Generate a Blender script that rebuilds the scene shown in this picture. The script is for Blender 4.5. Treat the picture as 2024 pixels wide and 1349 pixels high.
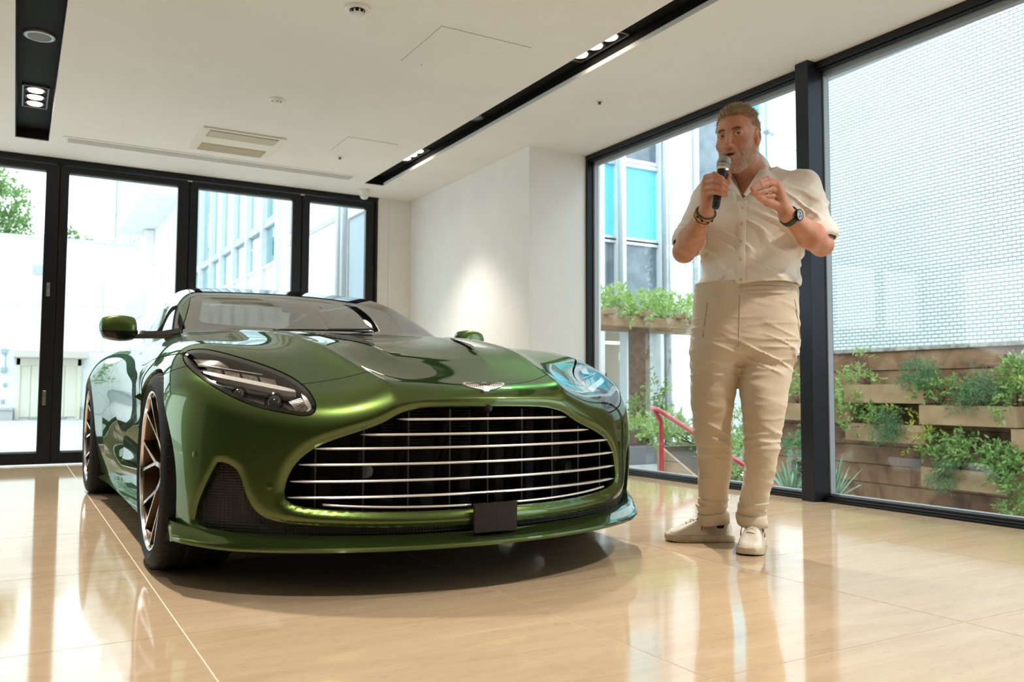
import bpy, bmesh, math, random, time
import numpy as np
from mathutils import Vector, Matrix
T_START = time.time()
SC = bpy.context.scene
for o in list(bpy.data.objects):
    bpy.data.objects.remove(o, do_unlink=True)
COL = SC.collection

# ------------------------------------------------------------------ camera
cam_d = bpy.data.cameras.new('camera'); cam = bpy.data.objects.new('camera', cam_d); COL.objects.link(cam)
cam_d.sensor_fit = 'HORIZONTAL'; cam_d.sensor_width = 36.0
cam_d.lens = 36.0 * 1680.8 / 2024.0
cam_d.clip_start = 0.05; cam_d.clip_end = 300
_yaw, _pit, _rol = math.radians(30.283), math.radians(3.4335), math.radians(0.2032)
_F = Vector((math.sin(_yaw) * math.cos(_pit), math.cos(_yaw) * math.cos(_pit), math.sin(_pit)))
_R0 = Vector((math.cos(_yaw), -math.sin(_yaw), 0)); _U0 = _R0.cross(_F)
_R = _R0 * math.cos(_rol) + _U0 * math.sin(_rol); _U = -_R0 * math.sin(_rol) + _U0 * math.cos(_rol)
cam.matrix_world = Matrix(((_R.x, _U.x, -_F.x, 0), (_R.y, _U.y, -_F.y, 0), (_R.z, _U.z, -_F.z, 0.65), (0, 0, 0, 1)))
cam_d.dof.use_dof = True; cam_d.dof.focus_distance = 3.4; cam_d.dof.aperture_fstop = 4.0
SC.camera = cam

# ------------------------------------------------------------------ world, light, exposure
SC.view_settings.view_transform = 'Standard'; SC.view_settings.look = 'None'
SC.view_settings.gamma = 1.0; SC.view_settings.use_curve_mapping = False
SC.view_settings.exposure = 0.1
world = bpy.data.worlds.new('overcast_sky'); SC.world = world; world.use_nodes = True
_n = world.node_tree.nodes; _l = world.node_tree.links
_bg = _n['Background']; _bg.inputs[0].default_value = (0.83, 0.95, 1.0, 1); _bg.inputs[1].default_value = 3.3

def spot(name, loc, target, power, col, size, blend=0.6, rad=0.04):
    d = bpy.data.lights.new(name, 'SPOT'); d.energy = power; d.color = col; d.spot_size = math.radians(size)
    d.spot_blend = blend; d.shadow_soft_size = rad
    o = bpy.data.objects.new(name, d); COL.objects.link(o); o.location = loc
    o.rotation_euler = (Vector(target) - Vector(loc)).to_track_quat('-Z', 'Y').to_euler()
    return o

# ------------------------------------------------------------------ helpers
def tag(o, label=None, cat=None, group=None, kind=None):
    if label: o['label'] = label
    if cat: o['category'] = cat
    if group: o['group'] = group
    if kind: o['kind'] = kind
    return o

def empty(name, loc=(0, 0, 0), rz=0.0, label=None, cat=None, group=None):
    o = bpy.data.objects.new(name, None); COL.objects.link(o)
    o.location = loc; o.rotation_euler = (0, 0, rz); o.empty_display_size = 0.1
    return tag(o, label, cat, group)

def link(name, me, parent=None):
    o = bpy.data.objects.new(name, me); COL.objects.link(o)
    if parent is not None: o.parent = parent
    return o

class MB:
    """collects polygons and builds them as one mesh object"""
    def __init__(s): s.v = []; s.f = []; s.m = []; s.mi = 0
    def add(s, vs, fs):
        b = len(s.v); s.v.extend([tuple(v) for v in vs])
        for f in fs: s.f.append(tuple(i + b for i in f)); s.m.append(s.mi)
    def box(s, a, b, rot=None, at=(0, 0, 0)):
        x0, y0, z0 = a; x1, y1, z1 = b
        vs = [(x0, y0, z0), (x1, y0, z0), (x1, y1, z0), (x0, y1, z0), (x0, y0, z1), (x1, y0, z1), (x1, y1, z1), (x0, y1, z1)]
        if rot is not None: vs = [tuple(rot @ Vector(v) + Vector(at)) for v in vs]
        elif at != (0, 0, 0): vs = [tuple(Vector(v) + Vector(at)) for v in vs]
        s.add(vs, [(0, 3, 2, 1), (4, 5, 6, 7), (0, 1, 5, 4), (1, 2, 6, 5), (2, 3, 7, 6), (3, 0, 4, 7)])
        return s
    def bbox(s, a, b, r=0.004):
        """box with chamfered edges"""
        bm = bmesh.new(); bmesh.ops.create_cube(bm, size=1)
        for v in bm.verts:
            v.co = Vector([a[i] + (v.co[i] + .5) * (b[i] - a[i]) for i in range(3)])
        bmesh.ops.bevel(bm, geom=bm.edges[:], offset=r, segments=2, affect='EDGES', profile=0.5)
        bm.verts.ensure_lookup_table(); bm.verts.index_update()
        s.add([v.co[:] for v in bm.verts], [[v.index for v in f.verts] for f in bm.faces]); bm.free(); return s
    def rings(s, rings, closed=True, cap0=False, cap1=False):
        n = len(rings[0]); vs = [p for r in rings for p in r]; fs = []
        for i in range(len(rings) - 1):
            for j in range(n if closed else n - 1):
                k = (j + 1) % n
                fs.append((i * n + j, i * n + k, (i + 1) * n + k, (i + 1) * n + j))
        if cap0: fs.append(tuple(range(n - 1, -1, -1)))
        if cap1: fs.append(tuple((len(rings) - 1) * n + j for j in range(n)))
        s.add(vs, fs); return s
    def tube(s, pts, rad, n=10, cap=True):
        pts = [Vector(p) for p in pts]; m = len(pts)
        rr = rad if hasattr(rad, '__len__') else [rad] * m
        up = None; rings = []
        for i, p in enumerate(pts):
            d = (pts[min(i + 1, m - 1)] - pts[max(i - 1, 0)]).normalized()
            if up is None:
                up = Vector((0, 0, 1)) if abs(d.z) < .9 else Vector((1, 0, 0))
            u = d.cross(up).normalized(); w = u.cross(d).normalized(); up = w
            rings.append([p + (u * math.cos(2 * math.pi * k / n) + w * math.sin(2 * math.pi * k / n)) * rr[i] for k in range(n)])
        return s.rings(rings, True, cap, cap)
    def lathe(s, prof, n=24, axis='z', at=(0, 0, 0), rot=None, cap0=False, cap1=False):
        rings = []
        for (r, h) in prof:
            ring = []
            for k in range(n):
                a = 2 * math.pi * k / n; c, q = math.cos(a) * r, math.sin(a) * r
                v = Vector((c, q, h)) if axis == 'z' else (Vector((h, c, q)) if axis == 'x' else Vector((q, h, c)))
                if rot is not None: v = rot @ v
                ring.append(v + Vector(at))
            rings.append(ring)
        return s.rings(rings, True, cap0, cap1)
    def ball(s, c, r, n=10, m=7, sc=(1, 1, 1)):
        rings = []
        for i in range(1, m):
            t = math.pi * i / m
            rings.append([(c[0] + r * sc[0] * math.sin(t) * math.cos(2 * math.pi * k / n), c[1] + r * sc[1] * math.sin(t) * math.sin(2 * math.pi * k / n), c[2] - r * sc[2] * math.cos(t)) for k in range(n)])
        return s.rings(rings, True, True, True)
    def build(s, name, mats, parent=None, smooth=False, loc=None, auto=None):
        me = bpy.data.meshes.new(name); me.from_pydata(s.v, [], s.f)
        if not isinstance(mats, (list, tuple)): mats = [mats]
        for m in mats: me.materials.append(m)
        if len(mats) > 1: me.polygons.foreach_set('material_index', s.m)
        if smooth: me.polygons.foreach_set('use_smooth', [True] * len(s.f))
        me.update()
        o = link(name, me, parent)
        if loc is not None: o.location = loc
        if auto is not None:
            try: me.set_sharp_from_angle(angle=math.radians(auto))
            except Exception: pass
        return o

# ------------------------------------------------------------------ materials
def mat(name, col, rough=0.5, metal=0.0, spec=0.5, coat=0.0, coat_rough=0.03, emit=None, estr=0.0, alpha=1.0, trans=0.0, ior=1.45, sss=0.0, sheen=0.0):
    m = bpy.data.materials.new(name); m.use_nodes = True
    b = m.node_tree.nodes['Principled BSDF']; i = b.inputs
    i['Base Color'].default_value = (*col, 1); i['Roughness'].default_value = rough; i['Metallic'].default_value = metal
    i['Specular IOR Level'].default_value = spec; i['Coat Weight'].default_value = coat; i['Coat Roughness'].default_value = coat_rough
    i['IOR'].default_value = ior; i['Transmission Weight'].default_value = trans; i['Alpha'].default_value = alpha
    i['Subsurface Weight'].default_value = sss; i['Sheen Weight'].default_value = sheen
    if emit: i['Emission Color'].default_value = (*emit, 1); i['Emission Strength'].default_value = estr
    return m

def N(m, typ, **kw):
    n = m.node_tree.nodes.new(typ)
    for k, v in kw.items():
        if k in n.bl_rna.properties.keys(): setattr(n, k, v)
        else: n.inputs[k].default_value = v
    return n
def L(m, a, b): m.node_tree.links.new(a, b)
def BS(m): return m.node_tree.nodes['Principled BSDF']
def coords(m, kind='Object', scale=(1, 1, 1), rot=(0, 0, 0)):
    t = N(m, 'ShaderNodeTexCoord'); p = N(m, 'ShaderNodeMapping')
    p.inputs['Scale'].default_value = scale; p.inputs['Rotation'].default_value = rot
    L(m, t.outputs[kind], p.inputs[0]); return p.outputs[0]
def ramp(m, fac, stops):
    r = N(m, 'ShaderNodeValToRGB'); e = r.color_ramp.elements
    while len(e) < len(stops): e.new(0.5)
    for k, (p, c) in enumerate(stops):
        e[k].position = p; e[k].color = (*c, 1) if len(c) == 3 else c
    L(m, fac, r.inputs[0]); return r.outputs[0]
def bump(m, h, strength=0.3, dist=0.01, into=None):
    b = N(m, 'ShaderNodeBump'); b.inputs['Strength'].default_value = strength; b.inputs['Distance'].default_value = dist
    L(m, h, b.inputs['Height']); L(m, b.outputs[0], (into or BS(m)).inputs['Normal']); return b
def noisy(m, c1, c2, scale=5, detail=4, rough=0.6, lo=0.35, hi=0.65, vec=None, bstr=0.0, bdist=0.002, dist=0.0):
    """two-tone noise colour (and optional relief) on a principled material"""
    t = N(m, 'ShaderNodeTexNoise'); t.inputs['Scale'].default_value = scale; t.inputs['Detail'].default_value = detail
    t.inputs['Roughness'].default_value = rough; t.inputs['Distortion'].default_value = dist
    L(m, vec if vec is not None else coords(m), t.inputs['Vector'])
    L(m, ramp(m, t.outputs[0], [(lo, c1), (hi, c2)]), BS(m).inputs['Base Color'])
    if bstr: bump(m, t.outputs[0], bstr, bdist)
    return m
def glass(name, tint=(1, 1, 1), f0=.04, rough=0.0, fmax=1.0):
    """thin clear sheet: straight-through light plus Schlick reflection, the same from either side"""
    m = bpy.data.materials.new(name); m.use_nodes = True; nt = m.node_tree
    nt.nodes.remove(BS(m)); out = nt.nodes['Material Output']
    tr = N(m, 'ShaderNodeBsdfTransparent'); tr.inputs[0].default_value = (*tint, 1)
    gl = N(m, 'ShaderNodeBsdfGlossy'); gl.inputs['Roughness'].default_value = rough
    ge = N(m, 'ShaderNodeNewGeometry'); d = N(m, 'ShaderNodeVectorMath', operation='DOT_PRODUCT')
    L(m, ge.outputs['Normal'], d.inputs[0]); L(m, ge.outputs['Incoming'], d.inputs[1])
    a = N(m, 'ShaderNodeMath', operation='ABSOLUTE'); L(m, d.outputs['Value'], a.inputs[0])
    i = N(m, 'ShaderNodeMath', operation='SUBTRACT'); i.inputs[0].default_value = 1; L(m, a.outputs[0], i.inputs[1])
    p = N(m, 'ShaderNodeMath', operation='POWER'); p.inputs[1].default_value = 5; L(m, i.outputs[0], p.inputs[0])
    q = N(m, 'ShaderNodeMath', operation='MULTIPLY_ADD'); q.inputs[1].default_value = fmax - f0; q.inputs[2].default_value = f0; L(m, p.outputs[0], q.inputs[0])
    mx = N(m, 'ShaderNodeMixShader'); L(m, q.outputs[0], mx.inputs[0])
    L(m, tr.outputs[0], mx.inputs[1]); L(m, gl.outputs[0], mx.inputs[2]); L(m, mx.outputs[0], out.inputs[0])
    return m

# ------------------------------------------------------------------ implicit surfaces (surface nets on a grid, then snapped)
def smax(a, b, k):
    h = np.maximum(k - np.abs(a - b), 0.0); return np.maximum(a, b) + h * h / (4 * k)
def smin(a, b, k):
    h = np.maximum(k - np.abs(a - b), 0.0); return np.minimum(a, b) - h * h / (4 * k)

def grad(Fn, P, e=0.004):
    g = np.empty_like(P)
    for i in range(3):
        d = np.zeros(3); d[i] = e
        g[:, i] = (Fn(P + d) - Fn(P - d)) / (2 * e)
    return g

def nets(Fn, lo, hi, res, snap=3, e=None, pre=None):
    """returns V, quads, N"""
    e = e or res * 0.4
    ax = [np.arange(lo[i], hi[i] + res, res) for i in range(3)]
    nx, ny, nz = map(len, ax)
    G = np.stack(np.meshgrid(*ax, indexing='ij'), -1).reshape(-1, 3)
    val = np.concatenate([Fn(G[i:i + 400000]) for i in range(0, len(G), 400000)]).reshape(nx, ny, nz)
    ins = val < 0
    c = np.zeros((nx - 1, ny - 1, nz - 1), np.int8)
    for dx in (0, 1):
        for dy in (0, 1):
            for dz in (0, 1):
                c += ins[dx:nx - 1 + dx, dy:ny - 1 + dy, dz:nz - 1 + dz]
    act = (c > 0) & (c < 8)
    idx = -np.ones(act.shape, np.int64); idx[act] = np.arange(act.sum())
    cells = np.argwhere(act)
    acc = np.zeros((len(cells), 3)); cnt = np.zeros(len(cells))
    for axis in range(3):
        o1, o2 = [a for a in range(3) if a != axis]
        for u in (0, 1):
            for w in (0, 1):
                a = cells.copy(); a[:, o1] += u; a[:, o2] += w; b = a.copy(); b[:, axis] += 1
                va = val[a[:, 0], a[:, 1], a[:, 2]]; vb = val[b[:, 0], b[:, 1], b[:, 2]]
                x = (va < 0) != (vb < 0); t = np.where(x, va / np.where(x, va - vb, 1), 0)
                p = a.astype(float); p[:, axis] += t
                acc[x] += p[x]; cnt[x] += 1
    V = acc / cnt[:, None] * res + np.array([a[0] for a in ax])
    quads = []
    for axis in range(3):
        o1, o2 = [(1, 2), (2, 0), (0, 1)][axis]
        sh = [slice(None)] * 3; sa = list(sh); sb = list(sh)
        sa[axis] = slice(0, -1); sb[axis] = slice(1, None)
        for k in (o1, o2): sa[k] = slice(1, -1); sb[k] = slice(1, -1)
        A = ins[tuple(sa)]; B = ins[tuple(sb)]
        for flip, M in ((False, A & ~B), (True, ~A & B)):
            q = np.argwhere(M)
            if not len(q): continue
            for k in (o1, o2): q[:, k] += 1
            def cell(d1, d2):
                r = q.copy(); r[:, o1] -= d1; r[:, o2] -= d2; return idx[r[:, 0], r[:, 1], r[:, 2]]
            Q = np.stack([cell(1, 1), cell(0, 1), cell(0, 0), cell(1, 0)], 1)
            quads.append(Q[:, ::-1] if flip else Q)
    Q = np.concatenate(quads)
    for _ in range(snap):
        g = grad(Fn, V, e); f = Fn(V); s = f / np.maximum((g * g).sum(1), 1e-6)
        st = g * s[:, None]; ln = np.linalg.norm(st, axis=1, keepdims=True)
        V = V - st * np.minimum(1, res * 0.8 / np.maximum(ln, 1e-9))
    g = grad(Fn, V, e); Nn = g / np.maximum(np.linalg.norm(g, axis=1, keepdims=True), 1e-9)
    return V, Q, Nn

def tris(Q): return np.concatenate([Q[:, [0, 1, 2]], Q[:, [0, 2, 3]]])

def clip(V, T, Nn, s):
    """keep the part of a triangle mesh where the per-vertex scalar s is positive"""
    s = np.where(np.abs(s) < 1e-7, 1e-7, s); pos = s > 0
    k = pos[T].sum(1); keep = T[k == 3]; newV = [V]; newN = [Nn]; base = len(V); out = [keep]
    def cut(a, b):
        t = s[a] / (s[a] - s[b]); p = V[a] + (V[b] - V[a]) * t[:, None]; n = Nn[a] + (Nn[b] - Nn[a]) * t[:, None]
        return p, n / np.maximum(np.linalg.norm(n, axis=1, keepdims=True), 1e-9)
    for want in (1, 2):
        S = T[k == want]
        if not len(S): continue
        lone = pos[S] if want == 1 else ~pos[S]
        r = lone.argmax(1); i = np.arange(len(S))
        a, b, c = S[i, r], S[i, (r + 1) % 3], S[i, (r + 2) % 3]
        p1, n1 = cut(a, b); p2, n2 = cut(a, c)
        i1 = base + np.arange(len(S)); i2 = i1 + len(S); base += 2 * len(S)
        newV += [p1, p2]; newN += [n1, n2]
        if want == 1: out.append(np.stack([a, i1, i2], 1))
        else: out += [np.stack([i1, b, c], 1), np.stack([i1, c, i2], 1)]
    V2 = np.concatenate(newV); N2 = np.concatenate(newN); T2 = np.concatenate(out)
    return compact(V2, T2, N2)

def compact(V, T, Nn):
    key = np.round(V, 6); _, first, inv = np.unique(key, axis=0, return_index=True, return_inverse=True)
    inv = inv.reshape(-1)
    T = inv[T]; T = T[(T[:, 0] != T[:, 1]) & (T[:, 1] != T[:, 2]) & (T[:, 2] != T[:, 0])]
    used = np.unique(T); m = -np.ones(len(first), np.int64); m[used] = np.arange(len(used))
    return V[first][used], m[T], Nn[first][used]

def mirror(V, T, Nn, ax=0):
    V2 = V.copy(); V2[:, ax] *= -1; N2 = Nn.copy(); N2[:, ax] *= -1
    return V2, T[:, ::-1], N2
def join(*ms):
    vs, ts, ns, b = [], [], [], 0
    for V, T, Nn in ms: vs.append(V); ts.append(T + b); ns.append(Nn); b += len(V)
    return np.concatenate(vs), np.concatenate(ts), np.concatenate(ns)
def bound_edges(T):
    E = np.concatenate([T[:, [0, 1]], T[:, [1, 2]], T[:, [2, 0]]]); S = np.sort(E, 1)
    u, idx, c = np.unique(S, axis=0, return_index=True, return_counts=True); return E[idx[c == 1]]
def rim(V, T, Nn, depth, sel=None, direction=None):
    """adds a flange folded back along -normal at the open edges"""
    E = bound_edges(T)
    if sel is not None: E = E[sel(V[E[:, 0]]) & sel(V[E[:, 1]])]
    if not len(E): return V, T, Nn
    u = np.unique(E); m = -np.ones(len(V), np.int64); m[u] = np.arange(len(u))
    d = -Nn[u] * depth if direction is None else np.broadcast_to(np.array(direction) * depth, (len(u), 3))
    top = V[u]; low = V[u] + d; b = len(V)
    e = m[E]; T2 = np.concatenate([np.stack([e[:, 1], e[:, 0], e[:, 0] + len(u)], 1), np.stack([e[:, 1], e[:, 0] + len(u), e[:, 1] + len(u)], 1)]) + b
    nrm = np.zeros((2 * len(u), 3))
    VV = np.concatenate([top, low])
    fn = np.cross(VV[T2[:, 1] - b] - VV[T2[:, 0] - b], VV[T2[:, 2] - b] - VV[T2[:, 0] - b])
    for k in range(3): np.add.at(nrm, T2[:, k] - b, fn)
    nrm /= np.maximum(np.linalg.norm(nrm, axis=1, keepdims=True), 1e-9)
    return np.concatenate([V, VV]), np.concatenate([T, T2]), np.concatenate([Nn, nrm])

def obj_np(name, V, F, Nn, m, parent=None):
    me = bpy.data.meshes.new(name); F = np.asarray(F); n, k = F.shape
    me.vertices.add(len(V)); me.vertices.foreach_set('co', np.asarray(V, np.float32).ravel())
    me.loops.add(n * k); me.loops.foreach_set('vertex_index', F.astype(np.int32).ravel())
    me.polygons.add(n); me.polygons.foreach_set('loop_start', np.arange(0, n * k, k, dtype=np.int32))
    me.polygons.foreach_set('use_smooth', np.ones(n, bool))
    me.update(calc_edges=True); me.validate()
    if Nn is not None and len(me.vertices) == len(Nn):
        me.normals_split_custom_set_from_vertices(np.asarray(Nn, np.float32).tolist())
    for q in (m if isinstance(m, (list, tuple)) else [m]): me.materials.append(q)
    return link(name, me, parent)

# ------------------------------------------------------------------ smooth 1D / 2D tables (cubic B-spline look-up)
def nspline(x, y, q):
    x = np.asarray(x, float); y = np.asarray(y, float); n = len(x); h = np.diff(x)
    A = np.eye(n); rhs = np.zeros((n,) + y.shape[1:])
    for i in range(1, n - 1):
        A[i, i - 1] = h[i - 1]; A[i, i] = 2 * (h[i - 1] + h[i]); A[i, i + 1] = h[i]
        rhs[i] = 6 * ((y[i + 1] - y[i]) / h[i] - (y[i] - y[i - 1]) / h[i - 1])
    M = np.linalg.solve(A, rhs); k = np.clip(np.searchsorted(x, q) - 1, 0, n - 2)
    sh = (-1,) + (1,) * (y.ndim - 1); q = np.clip(q, x[0] - 10, x[-1] + 10)
    a = (x[k + 1] - q).reshape(sh); b = (q - x[k]).reshape(sh); hk = h[k].reshape(sh)
    return (M[k] * a ** 3 + M[k + 1] * b ** 3) / (6 * hk) + (y[k] / hk - M[k] * hk / 6) * a + (y[k + 1] / hk - M[k + 1] * hk / 6) * b
def bsw(t):
    return (1 - t) ** 3 / 6, (3 * t ** 3 - 6 * t ** 2 + 4) / 6, (-3 * t ** 3 + 3 * t ** 2 + 3 * t + 1) / 6, t ** 3 / 6
class U1:
    def __init__(s, x, y, h=0.03):
        s.x0 = x[0]; s.h = h; s.n = int(round((x[-1] - x[0]) / h)) + 1
        s.t = nspline(x, y, x[0] + np.arange(s.n) * h)
    def __call__(s, q):
        u = np.clip((q - s.x0) / s.h, 0, s.n - 1.001); i = u.astype(int); w = bsw(u - i); r = 0
        for k in range(4): r = r + w[k] * s.t[np.clip(i + k - 1, 0, s.n - 1)]
        return r
class U2:
    def __init__(s, x, y, Z, hx=0.03, hy=0.03):
        s.x0, s.y0, s.hx, s.hy = x[0], y[0], hx, hy; Z = np.asarray(Z, float)
        s.nx = int(round((x[-1] - x[0]) / hx)) + 1; s.ny = int(round((y[-1] - y[0]) / hy)) + 1
        a = nspline(x, Z, x[0] + np.arange(s.nx) * hx)
        s.t = nspline(y, a.T.copy(), y[0] + np.arange(s.ny) * hy).T.copy()
    def __call__(s, p, q):
        u = np.clip((p - s.x0) / s.hx, 0, s.nx - 1.001); i = u.astype(int); wu = bsw(u - i)
        v = np.clip((q - s.y0) / s.hy, 0, s.ny - 1.001); j = v.astype(int); wv = bsw(v - j); r = 0
        for a in range(4):
            ii = np.clip(i + a - 1, 0, s.nx - 1)
            for b in range(4): r = r + wu[a] * wv[b] * s.t[ii, np.clip(j + b - 1, 0, s.ny - 1)]
        return r
def cr(pts, n=6, closed=True):
    """Catmull-Rom through 2D/3D points"""
    P = np.asarray(pts, float); m = len(P); out = []
    for i in range(m if closed else m - 1):
        g = (lambda k: P[k % m]) if closed else (lambda k: P[min(max(k, 0), m - 1)])
        p0, p1, p2, p3 = g(i - 1), g(i), g(i + 1), g(i + 2)
        for k in range(n):
            t = k / n
            out.append(0.5 * ((2 * p1) + (-p0 + p2) * t + (2 * p0 - 5 * p1 + 4 * p2 - p3) * t * t + (-p0 + 3 * p1 - 3 * p2 + p3) * t ** 3))
    if not closed: out.append(P[-1])
    return np.array(out)
def sdpoly(P, poly):
    """signed distance to a closed 2D polygon, positive inside"""
    d = np.full(len(P), 1e9); s = np.zeros(len(P), bool); A = poly; B = np.roll(poly, -1, 0)
    for a, b in zip(A, B):
        e = b - a; w = P - a; t = np.clip((w @ e) / max(e @ e, 1e-12), 0, 1)
        q = w - t[:, None] * e; d = np.minimum(d, (q * q).sum(1))
        c = ((a[1] <= P[:, 1]) != (b[1] <= P[:, 1])); den = b[1] - a[1] if abs(b[1] - a[1]) > 1e-12 else 1e-12
        s ^= c & (P[:, 0] < a[0] + (P[:, 1] - a[1]) / den * e[0])
    d = np.sqrt(d); return np.where(s, d, -d)
def capsule(P, a, b, ra, rb):
    """rounded cone distance (approximate)"""
    a = np.asarray(a, float); b = np.asarray(b, float); e = b - a; t = np.clip(((P - a) @ e) / max(e @ e, 1e-12), 0, 1)
    return np.linalg.norm(P - a - t[:, None] * e, axis=1) - (ra + (rb - ra) * t)
def ellip(P, c, r, rot=None):
    q = P - np.asarray(c, float)
    if rot is not None: q = q @ rot
    r = np.asarray(r, float); k = np.linalg.norm(q / r, axis=1); k1 = np.linalg.norm(q / (r * r), axis=1)
    return k * (k - 1) / np.maximum(k1, 1e-9)
# =================================================================== ROOM SHELL
ZC, XW, YB = 2.697, 4.213, 8.434
X0, Y0 = -4.2, -4.6
plaster = noisy(mat('white_plaster', (.78, .76, .72), .75), (.86, .84, .81), (.89, .87, .84), 3)
ceil_m = noisy(mat('ceiling_paint', (.78, .76, .72), .85), (.87, .85, .82), (.90, .88, .85), 2)
alu_dark = mat('black_anodised_frame', (.012, .012, .014), .34, .35)
alu_gloss = mat('black_gloss_frame', (.030, .034, .045), .28, .5)
grout = mat('pale_grout', (.80, .70, .55), .5)
pane_m = glass('window_glass', (.93, .97, .965), .055)
black_in = mat('black_recess', (.008, .0075, .0075), .7, spec=.2)

# polished limestone with streaks along the tile courses
stone = mat('polished_limestone', (.55, .38, .2), .07, spec=.5)
_b = BS(stone); oi = N(stone, 'ShaderNodeObjectInfo'); tc = N(stone, 'ShaderNodeTexCoord')
sc = N(stone, 'ShaderNodeVectorMath', operation='SCALE'); sc.inputs['Scale'].default_value = 37.0
cmb = N(stone, 'ShaderNodeCombineXYZ'); L(stone, oi.outputs['Random'], cmb.inputs[1]); L(stone, oi.outputs['Random'], cmb.inputs[2]); L(stone, cmb.outputs[0], sc.inputs[0])
ad = N(stone, 'ShaderNodeVectorMath', operation='ADD'); L(stone, tc.outputs['Object'], ad.inputs[0]); L(stone, sc.outputs[0], ad.inputs[1])
mp = N(stone, 'ShaderNodeMapping'); mp.inputs['Scale'].default_value = (.9, 5.5, 3); mp.inputs['Rotation'].default_value = (0, 0, .03); L(stone, ad.outputs[0], mp.inputs[0])
n1 = N(stone, 'ShaderNodeTexNoise'); n1.inputs['Scale'].default_value = 2.2; n1.inputs['Detail'].default_value = 8; n1.inputs['Roughness'].default_value = .68; n1.inputs['Distortion'].default_value = .5; L(stone, mp.outputs[0], n1.inputs['Vector'])
mp2 = N(stone, 'ShaderNodeMapping'); mp2.inputs['Scale'].default_value = (6, 26, 6); L(stone, ad.outputs[0], mp2.inputs[0])
n2 = N(stone, 'ShaderNodeTexNoise'); n2.inputs['Scale'].default_value = 5; n2.inputs['Detail'].default_value = 6; L(stone, mp2.outputs[0], n2.inputs['Vector'])
r1 = ramp(stone, n1.outputs[0], [(.25, (.395, .282, .172)), (.45, (.452, .332, .208)), (.60, (.485, .362, .232)), (.78, (.535, .418, .288))])
r2 = ramp(stone, n2.outputs[0], [(.30, (.62, .55, .48)), (.42, (1, 1, 1)), (1, (1, 1, 1))])
mx = N(stone, 'ShaderNodeMix', data_type='RGBA', blend_type='MULTIPLY'); mx.inputs[0].default_value = .35
L(stone, r1, mx.inputs[6]); L(stone, r2, mx.inputs[7]); L(stone, mx.outputs[2], _b.inputs['Base Color'])
n3 = N(stone, 'ShaderNodeTexNoise'); n3.inputs['Scale'].default_value = 3.0; n3.inputs['Detail'].default_value = 3; L(stone, tc.outputs['Object'], n3.inputs['Vector'])
mr_ = N(stone, 'ShaderNodeMapRange'); mr_.inputs['To Min'].default_value = .045; mr_.inputs['To Max'].default_value = .105; L(stone, n3.outputs[0], mr_.inputs[0]); L(stone, mr_.outputs[0], _b.inputs['Roughness'])

mb = MB(); mb.box((X0 - .1, Y0 - .1, -.12), (XW + .12, YB + .12, -.0012)); floor = tag(mb.build('floor', grout), kind='structure')
TP = .97; xs_ = [.416 + TP * k for k in range(-5, 5)]; ys_ = [2.445 + TP * k for k in range(-8, 8)]
tile_me = None
for i in range(-1, len(xs_)):
    for j in range(-1, len(ys_)):
        xa = X0 if i < 0 else xs_[i]; xb = XW if i + 1 >= len(xs_) else xs_[i + 1]
        ya = Y0 if j < 0 else ys_[j]; yb = YB if j + 1 >= len(ys_) else ys_[j + 1]
        xa, xb, ya, yb = max(xa, X0), min(xb, XW), max(ya, Y0), min(yb, YB)
        if xb - xa < .05 or yb - ya < .05: continue
        full = abs(xb - xa - TP) < 1e-3 and abs(yb - ya - TP) < 1e-3
        if full and tile_me: o = link('tile', tile_me, floor); o.location = ((xa + xb) / 2, (ya + yb) / 2, 0); continue
        mb = MB(); w, d = (xb - xa) / 2 - .0018, (yb - ya) / 2 - .0018
        mb.box((-w, -d, -.02), (w, d, 0)); o = mb.build('tile', stone, floor); o.location = ((xa + xb) / 2, (ya + yb) / 2, 0)
        if full: tile_me = o.data

# ceiling with two black recessed lighting slots
S1, S2 = (2.906, 3.108), (-.063, .177)
SY1 = SY2 = (Y0 + .6, 7.88); SD = .085
mb = MB()
xs_c = [X0, S2[0], S2[1], S1[0], S1[1], XW + .1]
for k, (a, b) in enumerate(zip(xs_c[:-1], xs_c[1:])):
    if k in (1, 3): mb.box((a, Y0, ZC), (b, SY1[0], ZC + .12)); mb.box((a, SY1[1], ZC), (b, YB + .1, ZC + .12))
    else: mb.box((a, Y0, ZC), (b, YB + .1, ZC + .12))
ceiling = tag(mb.build('ceiling', ceil_m), kind='structure')
for (a, b) in (S1, S2):
    mb = MB(); y0, y1 = SY1; e = .0015
    mb.box((a + e, y0 + e, ZC + SD), (b - e, y1 - e, ZC + SD + .03)); mb.box((a + e, y0 + e, ZC + .006), (a + .008, y1 - e, ZC + SD))
    mb.box((a + e, y1 - .008, ZC + .006), (b - e, y1 - e, ZC + SD)); mb.box((a + e, y0 + e, ZC + .006), (b - e, y0 + .008, ZC + SD))
    mb.box((b - .004, y0 + e, ZC + .030), (b - e, y1 - e, ZC + SD))
    sl = tag(mb.build('trim_1' if a > 1 else 'trim_2', black_in), kind='structure')
# flush access hatches: panels with a shadow gap
joint = mat('hatch_joint', (.42, .40, .37), .8)
for (a, b, c, d) in ((1.998, 2.587, 4.213, 4.806), (2.250, 2.685, 6.472, 6.918)):
    mb = MB(); mb.box((a, c, ZC - .0012), (b, d, ZC - .0002)); mb.build('hatch_frame', joint, ceiling)
    mb = MB(); g = .0035; mb.bbox((a + g, c + g, ZC - .004), (b - g, d - g, ZC - .0002), .0008); mb.build('hatch_panel', ceil_m, ceiling)
    mb = MB(); mb.lathe([(.0, -.0045), (.006, -.0045), (.008, -.002)], 12, 'z', ((a + b) / 2 - .16, d - .02, ZC)); mb.build('hatch_latch', joint, ceiling)

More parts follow.
